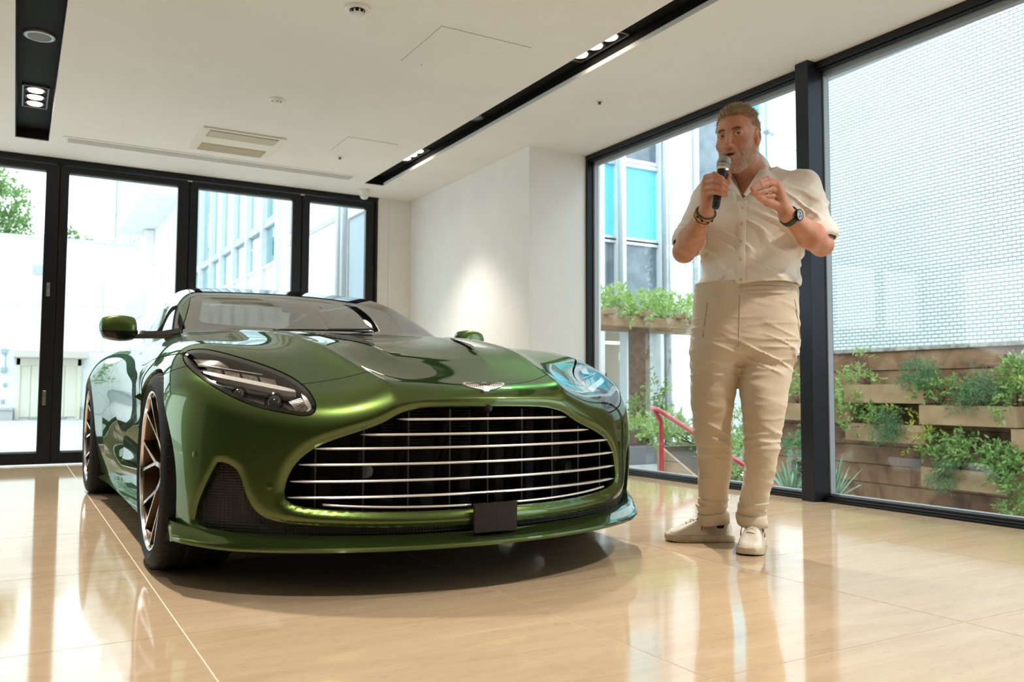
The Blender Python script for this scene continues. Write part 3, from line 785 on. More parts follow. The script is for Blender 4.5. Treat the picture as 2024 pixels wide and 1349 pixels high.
# frit band: a rounded dark border just inside the windscreen
def offs(M, d): return (M[0] + M[2] * d, M[1], M[2])
def frb(V):
    bot = np.interp(V[:, 0], [0, .3, .5, .60, .655, .70], [.962, .968, .98, .997, 1.03, 1.10])
    inner = np.minimum(wsx(V[:, 2]) - V[:, 0] - .052, V[:, 2] - bot); inner = np.minimum(inner, 1.225 - V[:, 2])
    return -inner
FR = clip(*GL, frb(GL[0])); whole('windscreen_border', offs(FR, -.004), frit, 0)

# --- splitter -----------------------------------------------------------
SPX = np.linspace(0, 1, 41)
def spl_ring(t):
    x = .957 * math.sin(t * math.pi / 2) if False else .957 * t
    k = max(0, (x - .80) / .157); e = nose(np.array([x]), np.array([.3]))[0]
    fr = e - .062 + .02 * k; zt = .161 + .012 * k * k; zb = zt - .016
    inn_z = .177 + .028 * k ** 1.5 + .013 * min(1, x / .74)
    inn = e + .012 + .0 * k
    pts = [(e + .10, inn_z - .004), (inn, inn_z), (e - .012, inn_z - .010), (e - .035, zt + .006), (fr + .012, zt + .001), (fr + .003, zt - .002), (fr, zt - .008), (fr + .004, zb), (fr + .03, zb - .006), (e + .25, zb - .012)]
    return [(x, c, z) for c, z in pts]
rs = [spl_ring(t) for t in SPX]
rs = [[(-x, c, z) for x, c, z in r] for r in rs[:0:-1]] + rs
mb = MB(); mb.rings(rs, closed=True, cap0=True, cap1=True); sp_o = mb.build('splitter', paint, car, True, auto=38)

# --- lower mesh and grille -----------------------------------------------
def nsurf(x, z, off): return (x, float(nose(np.array([abs(x)]), np.array([z]))[0]) + off, z)
mb = MB(); xs = np.linspace(-.72, .72, 50)
mb.rings([[nsurf(x, z, .035) for x in xs] for z in (.15, .19, .235)], closed=False); mb.build('intake_mesh', mesh_m, car, True)
for sg in (-1, 1):
    mb = MB(); mb.rings([[nsurf(sg * x, z, .05 if x > .72 else .035) for x in np.linspace(.66, .925, 14)] for z in (.15, .2, .25, .31, .37, .44)], closed=False); mb.build('corner_mesh', mesh_m, car, True)
grl = MB()
grl.rings([[(x, float(nose(np.array([abs(x)]), np.array([.4]))[0]) + .20, z) for x in np.linspace(-.70, .70, 30)] for z in (.22, .42, .62)], closed=False)
grille = grl.build('grille', liner, car, True)
SL = [(.328, -.729, .559, .328), (.445, -.704, .510, .445), (.580, -.642, .4655, .58), (.622, -.619, .414, .62), (.644, -.599, .360, .64), (.649, -.589, .308, .65)]
for (w, ce, z, _) in SL:
    mb = MB(); ring = []
    for i in range(37):
        x = -w + 2 * w * i / 36; k = ce - (.37 * w * w + .2 * w ** 6); c = k + .37 * x * x + .2 * x ** 6
        h = .0036 * min(1, (1.02 - abs(x) / w) * 14); ring.append([(x, c - .003, z + h), (x, c - .006, z), (x, c - .003, z - h), (x, c + .022, z - h * .8), (x, c + .022, z + h * .8)])
    mb.rings(ring, True, True, True); mb.build('slat', slat_m, grille, True, auto=40)
for sgn in (-1, 1):                                         # bright strip along the lower edge, either side of the plate
    mb = MB(); ring = []
    for i in range(20):
        x = .082 + (.555 - .082) * i / 19; z = .271 + .020 * (x / .6) ** 3; c = float(nose(np.array([x]), np.array([z]))[0]) + .008
        ring.append([(sgn * x, c, z + .004), (sgn * x, c - .005, z), (sgn * x, c, z - .004), (sgn * x, c + .02, z)])
    mb.rings(ring, True, True, True); mb.build('bright_strip', slat_m, grille, True)
for i in range(-4, 5):                                      # upright vanes behind the slats
    x = i * .142; mb = MB(); zt = float(np.interp(abs(x), [0, .29, .40, .5, .6], [.60, .585, .535, .50, .45]))
    c = float(nose(np.array([abs(x)]), np.array([.4]))[0]); mb.bbox((x - .0035, c + .045, .25), (x + .0035, c + .17, zt), .002); mb.build('vane', blackm, grille)
mb = MB()
for k in range(11):
    z = .47 + k * .011; mb.box((-.34, -.60, z), (.24, -.585, z + .004))
mb.build('radiator_fin', blackm, grille)
for x, z in ((-.40, .385), (.42, .365)):
    mb = MB(); c = float(nose(np.array([abs(x)]), np.array([.4]))[0]) + .10
    mb.lathe([(.0, -.012), (.022, -.010), (.026, 0), (.026, .06)], 20, 'y', (x, c, z)); mb.build('sensor', mat('grey_sensor', (.05, .055, .06), .3), grille, True, auto=40)
mb = MB(); mb.rings([[(-.52, -.50, .25), (.52, -.50, .25)], [(-.52, -.49, .36), (.52, -.49, .36)], [(-.52, -.46, .372), (.52, -.46, .372)]], False); mb.build('crash_beam', mat('beam_grey', (.03, .03, .032), .4, .6), grille)
mb = MB(); mb.lathe([(0, -.012), (.006, -.012), (.008, -.009), (.013, .0), (.016, .03)], 20, 'y', (.0, -.745, .592)); mb.build('front_camera', blackm, car, True, auto=35)
# blank dark number plate
mb = MB(); ring = []
for i in range(11):
    x = -.082 + .164 * i / 10; ring.append([(x, -.800 + .3 * x * x, .277), (x, -.797 + .3 * x * x, .18), (x, -.785, .18), (x, -.785, .277)])
mb.rings(ring, True, True, True); pl = mb.build('number_plate', noisy(mat('plate_brown', (.018, .012, .010), .5, spec=.3), (.015, .010, .008), (.021, .014, .011), 40), car, False)

# --- winged badge ------------------------------------------------------------
from bisect import bisect
def surf_y(x, z):                                           # nose surface by marching
    c = -.86; P = np.array([[abs(x), c, z]])
    for _ in range(40):
        f = hull(P)[0]
        if f < 1e-4: break
        P[0, 1] += max(f * .9, 1e-4)
    return P[0, 1]
def badge_pt(u, v, h):                                      # u across, v up along the surface
    c0 = BC0 + .37 * u * u; return (u, c0 + .58 * v - .81 * h, .667 + .81 * v + .58 * h)
BC0 = surf_y(0, .660) - .006
wing = [(.007, .017), (.013, .0125), (.030, .0135), (.058, .0165), (.076, .0165), (.084, .0125), (.079, .006), (.066, -.001), (.050, -.006), (.034, -.010), (.018, -.013), (.009, -.021)]
mb = MB(); out = wing + [(-x, y) for x, y in wing[::-1]]
top = [badge_pt(x, y, .005) for x, y in out]; low = [badge_pt(x * 1.03, y * 1.05, -.002) for x, y in out]
nb = len(out); mb.add(top + low + [badge_pt(0, 0, .007)], [(i, (i + 1) % nb, 2 * nb) for i in range(nb)] + [(i, nb + i, nb + (i + 1) % nb, (i + 1) % nb) for i in range(nb)])
badge = mb.build('winged_badge', mat('badge_silver', (.86, .85, .83), .32, .9), car)
badge['label'] = 'silver winged badge on the nose'
mb = MB()
for s in (-1, 1):
    for k in range(9):
        t = k / 8; a = badge_pt(s * (.012 + .058 * t), .009, .0074); b = badge_pt(s * (.011 + .064 * t), .004 - .014 * (1 - t), .0066)
        mb.tube([a, b], .0007, 5)
mb.tube([badge_pt(-.072, .0110, .0076), badge_pt(.072, .0110, .0076)], .0009, 5)
mb.build('feather_line', mat('badge_dark', (.05, .06, .05), .3), badge)
mb = MB(); q = [badge_pt(x, y, .0085) for x, y in ((-.022, .0105), (.022, .0105), (.022, .0035), (-.022, .0035))]; mb.add(q, [(3, 2, 1, 0)]); mb.build('name_bar', mat('badge_green', (.10, .14, .07), .25, .4), badge)
_tc2 = bpy.data.curves.new('lettering', 'FONT'); _tc2.body = 'ASTON MARTIN'; _tc2.size = .0052; _tc2.align_x = 'CENTER'; _tc2.align_y = 'CENTER'
_to = bpy.data.objects.new('lettering_source', _tc2); COL.objects.link(_to); bpy.context.view_layer.update()
_me = bpy.data.meshes.new_from_object(_to.evaluated_get(bpy.context.evaluated_depsgraph_get())); bpy.data.objects.remove(_to, do_unlink=True)
_me.materials.clear(); _me.materials.append(chrome)
for v in _me.vertices: v.co = badge_pt(v.co.x, .007 + v.co.y, .0090)
link('lettering', _me, badge)

# --- headlights -----------------------------------------------------------------
hl_dark = mat('headlamp_housing', (.030, .022, .017), .28, .3)
hl_refl = noisy(mat('headlamp_reflector', (.5, .46, .42), .2, .85), (.30, .25, .21), (.62, .58, .53), 60)
drl = mat('light_guide', (.78, .74, .68), .25, .1, coat=.6)
LR = rim(*LENS, .006)
BK = offs(LENS, -.055)
def inset(M, k):
    c = np.array([.735, -.32, .69]); return ((M[0] - c) * k + c, M[1], M[2])
for sg in (1, -1):
    f = (lambda M: M) if sg == 1 else (lambda M: mirror(*M))
    hr = empty('headlight', (0, 0, 0)); hr.parent = car
    obj_np('lens', *f(LENS), lensg, hr)
    # rim and housing
    EDG = clip(*LENS, .012 - hs(LENS[0])); obj_np('rim', *f(offs(EDG, -.0025)), blackg, hr)
    obj_np('housing', *f(rim(*BK, -.052)), hl_dark, hr)
    def hp(x, z, d):                                        # a point d below the lens
        P = np.array([[x, -.8, z]])
        for _ in range(60):
            v = hull(P)[0]
            if abs(v) < 2e-4: break
            P[0, 1] += v * .9
        g = grad(hull, P); g /= np.linalg.norm(g); P = P - g * d; return (sg * P[0, 0], P[0, 1], P[0, 2])
    # daylight guide bar
    mb = MB(); rg = []
    for i in range(15):
        t = i / 14; x = .862 - .255 * t; z = .728 - .062 * t; h = .0075 * (.35 + .65 * min(1, min(t, 1 - t) * 8 + .15))
        a, b = hp(x, z + h, .016), hp(x, z - h, .016); a2, b2 = hp(x, z + h, .036), hp(x, z - h, .036); rg.append([a, b, b2, a2])
    mb.rings(rg, True, True, True); mb.build('light_bar', drl, hr, True, auto=40)
    # upper reflector bowl and four cells
    mb = MB(); rg = []
    for i in range(9):
        t = i / 8; x = .872 - .10 * t; z1 = .779 - .006 * t; z0 = .752 - .008 * t
        rg.append([hp(x, z1, .018), hp(x - .004, (z1 + z0) / 2, .030), hp(x, z0, .018)])
    mb.rings(rg, False); mb.build('reflector', hl_refl, hr, True)
    for k in range(4):
        mb = MB(); x = .845 - .052 * k; z = .742 - .011 * k
        mb.add([hp(x, z + .008, .020), hp(x - .044, z - .002, .020), hp(x - .046, z - .016, .034), hp(x - .002, z - .006, .034)], [(0, 1, 2, 3), (3, 2, 1, 0)]); mb.build('cell', hl_refl, hr)
    mb = MB(); mb.tube([hp(.868 - .19 * i / 8, .754 - .034 * i / 8, .014) for i in range(9)], .0022, 6); mb.build('bright_edge', drl, hr, True)
    # two projectors
    for (x, z, r) in ((.775, .668, .021), (.685, .640, .026)):
        c = Vector(hp(x, z, .034)); g = Vector((sg * .25, -.95, .12)).normalized(); rot = g.to_track_quat('Z', 'Y').to_matrix()
        mb = MB(); mb.lathe([(r * 1.25, -.01), (r * 1.28, .006), (r * 1.06, .008), (r, .002)], 24, 'z', c, rot); mb.build('projector_ring', blackg, hr, True, auto=40)
        mb = MB(); mb.lathe([(r, .0), (r * .9, .008), (r * .6, .015), (r * .25, .019), (.0005, .0195)], 24, 'z', c, rot, cap1=True); mb.build('projector', mat('projector_glass', (.04, .045, .05), .04, spec=1.0, coat=.5), hr, True)
    # inner amber/clear corner strip, ribbed
    mb = MB()
    for i in range(14):
        t = i / 13; x = .580 + .010 * math.sin(t * 3.1) - .006 * t; z = .662 - .070 * t
        x += .035 * max(0, t - .75) * 4 * .6
        mb.add([hp(x + .013, z, .022), hp(x, z, .016), hp(x, z - .004, .016), hp(x + .013, z - .004, .022)], [(0, 1, 2, 3), (3, 2, 1, 0)])
    mb.build('corner_strip', drl, hr)
    mb = MB()
    for i in range(12):
        t = i / 11; x = .60; z = .655 - .058 * t
        mb.add([hp(x - .002, z, .03), hp(x + .035, z + .002, .045), hp(x + .035, z - .001, .045), hp(x - .002, z - .0022, .03)], [(0, 1, 2, 3), (3, 2, 1, 0)])
    mb.build('reflector_rib', hl_refl, hr)

# --- wheels ------------------------------------------------------------------------
def wheel(c0, side, w, xo):
    r0, rr = .360, .285
    wh = empty('wheel', (side * (xo - w / 2), c0, .3556)); wh.parent = car; wh.scale = (1, 1.0137, 1.0137)
    s = side; h = w / 2
    mb = MB()
    prof = [(rr - .012, -h + .02), (rr + .006, -h + .012), (.315, -h - .004), (.338, -h + .004), (.350, -h + .014), (.3575, -h + .03)]
    full = prof + [(.360, y) for y in np.linspace(-h + .045, h - .045, 7)] + [(r, -y) for r, y in prof[::-1]]
    mb.lathe([(r, y * s) for r, y in full], 72, 'x'); ty = mb.build('tyre', rubber, wh, True, auto=50)
    # tread grooves, joined
    g = MB()
    for k in range(4):
        y = (-.36 + .24 * k) * w; g.lathe([(.3606, y - .005), (.3612, y - .004), (.3612, y + .004), (.3606, y + .005)], 60, 'x')
    tr = g.build('tread_groove', liner, ty, True)
    g = MB()
    for k in range(56):
        a = 2 * math.pi * k / 56
        for q in (-1, 1):
            u = q * h * .62; v = q * h * .93
            g.tube([(u, math.cos(a) * .3605, math.sin(a) * .3605), (v, math.cos(a + .03) * .357, math.sin(a + .03) * .357)], .0011, 4, False)
    so = g.build('tread_sipe', liner, ty); so['kind'] = 'stuff'
    fo = s * h                                                # outer face plane
    mb = MB(); mb.lathe([((rr + .004), fo - s * .004), (rr + .002, fo - s * .012), (rr - .012, fo - s * .018), (rr - .018, fo - s * .05), (rr - .028, fo - s * .12), (rr - .03, -fo + s * .02), (rr, -fo)], 72, 'x'); mb.build('rim', bronze, wh, True, auto=40)
    mb = MB(); mb.lathe([(rr + .0045, fo - s * .012), (rr + .0045, fo - s * .004), (rr - .003, fo - s * .005), (rr - .005, fo - s * .017)], 72, 'x'); mb.build('rim_lip', alum, wh, True, auto=40)
    mb = MB(); mb.lathe([(.0, fo - s * .040), (.030, fo - s * .042), (.036, fo - s * .046), (.07, fo - s * .062), (.085, fo - s * .10)], 28, 'x', cap0=False); mb.build('hub_cap', bronze, wh, True, auto=40)
    mb = MB(); mb.lathe([(.08, fo - s * .14), (.20, fo - s * .14), (.20, fo - s * .165), (.08, fo - s * .165)], 48, 'x'); mb.build('brake_disc', mat('disc_steel', (.12, .11, .10), .35, .9), wh, True, auto=40)
    mb = MB(); mb.rings([[(fo - s * d, math.cos(a) * r, math.sin(a) * r) for r, d in ((.13, .125), (.205, .125), (.215, .15), (.13, .15))] for a in np.linspace(2.5, 3.7, 10)], True, True, True); mb.build('brake_caliper', blackg, wh, True, auto=40)
    nsp = 7
    me = None
    for k in range(nsp):
        if me is None:
            m = MB()
            def bar(pts, wid, dep):                             # pts (r, ang, inset) ; bright face + bronze flanks
                A = [];
                for (r, a, d), ww in zip(pts, wid):
                    c, q = math.cos(a), math.sin(a); n = (-q, c); x = fo - s * d
                    A.append(((x, c * r + n[0] * ww, q * r + n[1] * ww), (x, c * r - n[0] * ww, q * r - n[1] * ww), (x - s * dep, c * r - n[0] * ww * 2.1, q * r - n[1] * ww * 2.1), (x - s * dep, c * r + n[0] * ww * 2.1, q * r + n[1] * ww * 2.1)))
                b = len(m.v)
                for R_ in A: m.v.extend(R_)
                for i in range(len(A) - 1):
                    p, q2 = b + 4 * i, b + 4 * i + 4
                    m.f += [(p, p + 1, q2 + 1, q2)]; m.m += [1]
                    m.f += [(p + 1, p + 2, q2 + 2, q2 + 1), (p + 2, p + 3, q2 + 3, q2 + 2), (p + 3, p, q2, q2 + 3)]; m.m += [0, 0, 0]
            bar([(.035, 0, .048), (.09, 0, .045), (.130, 0, .038)], [.012, .0095, .009], .035)
            for q in (-1, 1):
                bar([(.122, 0, .039), (.175, q * .11, .030), (.235, q * .175, .019), (rr - .004, q * .205, .012)], [.0070, .0058, .0054, .0065], .03)
            o = m.build('spoke', [bronze, alum], wh); me = o.data
        else:
            o = link('spoke', me, wh)
        o.rotation_euler = (2 * math.pi * k / nsp + .12, 0, 0)
    return wh
for sd in (-1, 1):
    wheel(AX1, sd, .272, .979); wheel(AX2, sd, .325, 1.005)
# wheel wells
for c0, xi, xo_ in ((AX1, .60, .90), (AX2, .58, .96)):
    for sd in (-1, 1):
        aa = np.linspace(-.3, math.pi + .3, 30)
        mb = MB(); mb.rings([[(sd * (x if math.cos(a) > -.6 or x == xi else x - .05), c0 + math.cos(a) * .402, .345 + math.sin(a) * .402) for a in aa] for x in (xo_, xi)], False)
        mb.rings([[(sd * xi, c0 + math.cos(a) * .402, .345 + math.sin(a) * .402) for a in aa], [(sd * xi, c0, .345)] * 30], False)
        mb.build('wheel_well', liner, car, True)
mb = MB(); mb.rings([[(-w, c, .125), (w, c, .125), (w, c, .16), (-w, c, .16)] for w, c in ((.35, -.70), (.62, -.52), (.56, -.35), (.56, .55), (.80, .60), (.80, 2.3), (.54, 2.38), (.54, 3.3), (.7, 3.5))], True, True, True); mb.build('underbody', liner, car)
# sills
for sd in (-1, 1):
    mb = MB(); mb.rings([[(sd * (x + .0), c, z) for x, z in ((.80, .12), (.935 + .02 * k, .125), (.945 + .02 * k, .138), (.90, .16), (.84, .17))] for c, k in ((.43, .6), (.7, .5), (1.3, .4), (1.9, .6), (2.33, 1.4))], True, True, True); mb.build('side_sill', paint, car, True, auto=35)
# wing strake and vent behind the front wheel
for sd in (-1, 1):
    def sv(c, z, d=0.0):
        P = np.array([[1.1, c, z]])
        for _ in range(40):
            v = hull(P)[0]
            if v < 1e-4: break
            P[0, 0] -= v * .9
        return (sd * (P[0, 0] + d), c, z)
    _q = offs(SVT, -.012); vv = obj_np('side_vent', *(_q if sd > 0 else mirror(*_q)), blackg, car)
    mb = MB(); mb.rings([[sv(c, .625 + h - .02 * (c - .47), d) for h, d in ((.014, .002), (.0, .024), (-.014, .002), (0, -.006))] for c in np.linspace(.46, .64, 8)], True, True, True); mb.build('strake', chrome, vv, True, auto=40)
    mb = MB(); mb.rings([[sv(c, .50 + h - .1 * (c - .5), d) for h, d in ((.010, .003), (.0, .010), (-.010, .003), (0, -.005))] for c in np.linspace(.50, .63, 7)], True, True, True); mb.build('blade', blackg, vv, True, auto=40)

# --- mirrors -------------------------------------------------------------------------
for sd in (-1, 1):
    mr = empty('wing_mirror', (0, 0, 0)); mr.parent = car
    ctr = np.array([.982, 1.315, .962])
    def shell(P):
        q = P - ctr; x, y, z = q[:, 0], q[:, 1], q[:, 2]
        f = ellip(P, ctr + [0, 0, 0], (.104, .095, .080))
        b = np.maximum(np.abs(x - .003) - .088 + .25 * np.maximum(-z, 0) * (x > 0), np.maximum(np.abs(z) - .068 + .12 * np.maximum(x, 0), np.abs(y) - .065))
        return smax(smax(f, b, .03), y - .055, .01)
    A, B, C_ = nets(shell, ctr - .12, ctr + .12, .006, e=.003); B = tris(B)
    zz = ctr[2] - .018
    up = clip(A, B, C_, A[:, 2] - zz); lo_ = clip(A, B, C_, zz - .002 - A[:, 2])
    g = (lambda M: M) if sd == 1 else (lambda M: mirror(*M))
    obj_np('mirror_cap', *g(up), paint, mr); obj_np('mirror_base', *g(lo_), blackg, mr)
    mb = MB(); mb.rings([[(sd * x, c + dy, z + dz) for dy, dz in ((-.040 * k, 0), (-.02 * k, h), (.03 * k, h * .8), (.045 * k, 0), (.02 * k, -h), (-.025 * k, -h))] for x, c, z, k, h in ((.96, 1.31, .936, .9, .026), (.90, 1.30, .932, .8, .021), (.85, 1.27, .930, .85, .018), (.79, 1.22, .930, 1.0, .019), (.72, 1.15, .935, 1.3, .026))], True, True, True)
    mb.build('mirror_arm', blackg, mr, True, auto=50)

# --- bonnet vents, wiper, cabin --------------------------------------------------------
def tz(x, c): return float(TOP(np.array([c]), np.array([abs(x)]))[0])
def surf_z(x, c):
    P = np.array([[abs(x), c, 1.1]])
    for _ in range(40):
        v = hull(P)[0]
        if v < 1e-4: break
        P[0, 2] -= v
    return P[0, 2]
for sd in (-1, 1):
    mb = MB(); rg = []
    for i in range(13):
        t = i / 12; x = .219 + .102 * t; c = -.203 + .418 * t; wd = .020 * math.sin(math.pi * min(1, t * .9 + .08)) + .003
        rg.append([(sd * (x + u), c, surf_z(x + u, c) + .0025 + dz) for u, dz in ((-wd, .004), (-wd * .4, -.001), (wd * .6, -.001), (wd, 0))])
    mb.rings(rg, False); vo = mb.build('bonnet_vent', blackm, car, True)
    for i in range(1, 12):
        g = MB(); a, b = rg[i][0], rg[i][3]; g.tube([(a[0], a[1], a[2] - .0035), (b[0], b[1], b[2] - .001)], .0016, 5); g.build('vent_bar', blackg, vo)
def glass_pt(x, z, d):
    P = np.array([[abs(x), .3, z]])
    for _ in range(80):
        v = house(P)[0]
        if v < 2e-4: break
        P[0, 1] += v * .9
    return (x, P[0, 1] - d, z + d * .6)
mb = MB(); mb.tube([glass_pt(x, .945 + .004 * math.sin((x + .2) * 5), .012) for x in np.linspace(-.34, .16, 16)], .005, 8); mb.tube([glass_pt(x, .94 + .02 * min(1, (x + .1) * 4) if x > -.1 else .94, .022) for x in np.linspace(-.10, .17, 8)], .007, 8)
mb.build('wiper', blackm, car, True)
mb = MB(); mb.bbox((-.66, .80, .70), (.66, 1.25, .905), .03); mb.build('dashboard', leatherd, car, True, auto=40)
mb = MB(); mb.bbox((-.70, 1.0, .25), (.70, 3.0, .33), .02); mb.build('cabin_floor', liner, car)
mb = MB(); mb.bbox((-.68, 2.62, .3), (.68, 2.70, .90), .02); mb.build('rear_bulkhead', leatherd, car)
for x in (-.36, .36):
    st = empty('seat', (x, 1.75, .3)); st.parent = car
    mb = MB(); mb.bbox((-.26, -.3, .0), (.26, .3, .22), .05); mb.build('cushion', leather, st, True, auto=60)
    mb = MB(); mb.rings([[(sx * k, y + dy, z) for sx, dy in ((-.26, .0), (-.24, -.09), (-.14, -.06), (.14, -.06), (.24, -.09), (.26, .0), (.2, .09), (-.2, .09))] for k, y, z in ((.95, .30, .15), (1.0, .36, .35), (.95, .41, .52), (.75, .44, .60), (.42, .45, .63), (.42, .47, .72), (.36, .48, .76))], True, True, True); mb.build('backrest', leather, st, True, auto=60)
mb = MB(); mb.rings([[(.36 + math.cos(a) * (.175 + .014 * math.cos(b)), 1.32 + math.sin(a) * .07 * .6 - .014 * math.sin(b), .865 + math.sin(a) * .165 + .006 * math.sin(b)) for b in np.linspace(0, 2 * math.pi, 9)[:-1]] for a in np.linspace(0, 2 * math.pi, 37)]); mb.build('steering_wheel', leatherd, car, True)
# inside mirror
mb = MB(); mb.bbox((-.11, 1.52, 1.10), (.11, 1.545, 1.165), .012); mb.build('inside_mirror', blackm, car, True, auto=50)
# parking sensors
for x, z in ((-.705, .345), (.705, .345), (-.90, .44), (.90, .44)):
    c = surf_y(x, z); P = np.array([[abs(x), c, z]]); g = grad(hull, P)[0]; g /= np.linalg.norm(g); g[0] *= (1 if x > 0 else -1)
    mb = MB(); rot = Vector(g).to_track_quat('Z', 'Y').to_matrix(); mb.lathe([(.0115, -.003), (.0115, .0003), (.0105, .0006), (.0001, .0006)], 18, 'z', (x, c, z), rot); mb.build('parking_sensor', paint, car, True, auto=30)
# =================================================================== PERSON
PB = (2.555, 2.62, 0.0); PYAW = -math.radians(30.283)
man = empty('person', PB, PYAW, 'man in cream shirt, beige trousers and white sneakers, speaking into a microphone', 'person')

def vnoise(P, seed=0):
    """smooth value noise in [-1,1]"""
    i = np.floor(P).astype(np.int64); f = P - i; f = f * f * (3 - 2 * f); r = 0
    for dx in (0, 1):
        for dy in (0, 1):
            for dz in (0, 1):
                h = ((i[:, 0] + dx) * 374761393 + (i[:, 1] + dy) * 668265263 + (i[:, 2] + dz) * 2147483647 + seed * 974711) & 0xffffffff
                h = ((h ^ (h >> 13)) * 1274126177) & 0xffffffff; h = (h ^ (h >> 16)) & 0xffff
                w = (f[:, 0] if dx else 1 - f[:, 0]) * (f[:, 1] if dy else 1 - f[:, 1]) * (f[:, 2] if dz else 1 - f[:, 2])
                r = r + w * (h / 32767.5 - 1)
    return r
def rotm(ax, deg): return np.array(Matrix.Rotation(math.radians(deg), 3, ax))

def nets_sparse(Fn, lo, hi, res, B=8, snap=2, e=None):
    """surface nets that only evaluates blocks near the surface"""
    lo = np.array(lo, float); n = (np.ceil((np.array(hi) - lo) / (res * B))).astype(int)
    ax = [lo[k] + np.arange(n[k] + 1) * res * B for k in range(3)]
    G = np.stack(np.meshgrid(*ax, indexing='ij'), -1); co = Fn(G.reshape(-1, 3)).reshape(n + 1)
    m = np.full(n, 9.0); s0 = co[:-1, :-1, :-1]
    mx_ = np.full(n, -9.0)
    for dx in (0, 1):
        for dy in (0, 1):
            for dz in (0, 1):
                c = co[dx:n[0] + dx, dy:n[1] + dy, dz:n[2] + dz]; m = np.minimum(m, c); mx_ = np.maximum(mx_, c)
    near = (m < res * B * .9) & (mx_ > -res * B * .9)
    val = np.repeat(np.repeat(np.repeat(s0, B, 0), B, 1), B, 2)
    blocks = np.argwhere(near); k = np.arange(B); off = np.stack(np.meshgrid(k, k, k, indexing='ij'), -1).reshape(-1, 3)
    for i in range(0, len(blocks), 400):
        idx = (blocks[i:i + 400, None, :] * B + off[None]).reshape(-1, 3)
        val[idx[:, 0], idx[:, 1], idx[:, 2]] = Fn(lo + idx * res)
    return nets_from(val, lo, res, Fn, snap, e or res * .4)
def nets_from(val, lo, res, Fn, snap, e):
    ins = val < 0; nx, ny, nz = val.shape; c = np.zeros((nx - 1, ny - 1, nz - 1), np.int8)
    for dx in (0, 1):
        for dy in (0, 1):
            for dz in (0, 1): c += ins[dx:nx - 1 + dx, dy:ny - 1 + dy, dz:nz - 1 + dz]
    act = (c > 0) & (c < 8); idx = -np.ones(act.shape, np.int32); cells = np.argwhere(act); idx[act] = np.arange(len(cells))
    acc = np.zeros((len(cells), 3)); cnt = np.zeros(len(cells))
    for axis in range(3):
        o1, o2 = [a for a in range(3) if a != axis]
        for u in (0, 1):
            for w in (0, 1):
                a = cells.copy(); a[:, o1] += u; a[:, o2] += w; b = a.copy(); b[:, axis] += 1
                va = val[a[:, 0], a[:, 1], a[:, 2]]; vb = val[b[:, 0], b[:, 1], b[:, 2]]; x = (va < 0) != (vb < 0)
                t = np.where(x, va / np.where(x, va - vb, 1), 0); p = a.astype(float); p[:, axis] += t; acc[x] += p[x]; cnt[x] += 1
    V = acc / cnt[:, None] * res + lo; quads = []
    for axis in range(3):
        o1, o2 = [(1, 2), (2, 0), (0, 1)][axis]; sa = [slice(None)] * 3; sb = [slice(None)] * 3
        sa[axis] = slice(0, -1); sb[axis] = slice(1, None)
        for k in (o1, o2): sa[k] = slice(1, -1); sb[k] = slice(1, -1)
        A = ins[tuple(sa)]; Bm = ins[tuple(sb)]
        for flip, M_ in ((False, A & ~Bm), (True, ~A & Bm)):
            q = np.argwhere(M_)
            if not len(q): continue
            for k in (o1, o2): q[:, k] += 1
            def cell(d1, d2): r = q.copy(); r[:, o1] -= d1; r[:, o2] -= d2; return idx[r[:, 0], r[:, 1], r[:, 2]]
            Q = np.stack([cell(1, 1), cell(0, 1), cell(0, 0), cell(1, 0)], 1); quads.append(Q[:, ::-1] if flip else Q)
    Q = np.concatenate(quads); Q = Q[(Q >= 0).all(1)]
    for _ in range(snap):
        g = grad(Fn, V, e); f = Fn(V); st = g * (f / np.maximum((g * g).sum(1), 1e-6))[:, None]; ln = np.linalg.norm(st, axis=1, keepdims=True)
        V = V - st * np.minimum(1, res * .7 / np.maximum(ln, 1e-9))
    g = grad(Fn, V, e); return V, Q, g / np.maximum(np.linalg.norm(g, axis=1, keepdims=True), 1e-9)

# ---- key points (local frame: x to the viewer's right, y away from the viewer, z up) ----
HC = np.array([.055, -.054, 1.712]); TH = math.radians(36)
HF = np.array([-math.sin(TH), -math.cos(TH), -.06]); HF /= np.linalg.norm(HF); HR = np.array([math.cos(TH), -math.sin(TH), .03]); HR -= HF * (HR @ HF); HR /= np.linalg.norm(HR); HU_ = np.cross(HF, HR); HM = np.stack([HR, HU_, HF], 1)
def hw(u, v, w): return HC + HM @ np.array([u, v, w])
TY = math.radians(28)                                        # torso turned to the viewer's left
TF = np.array([-math.sin(TY), -math.cos(TY)]); TS = np.array([math.cos(TY), -math.sin(TY)])
shR, elR, wrR = (-.030, .075, 1.500), (-.166, -.02, 1.240), (-.120, -.225, 1.362)
shL, elL, wrL = (.322, -.085, 1.492), (.366, -.14, 1.250), (.183, -.28, 1.344)

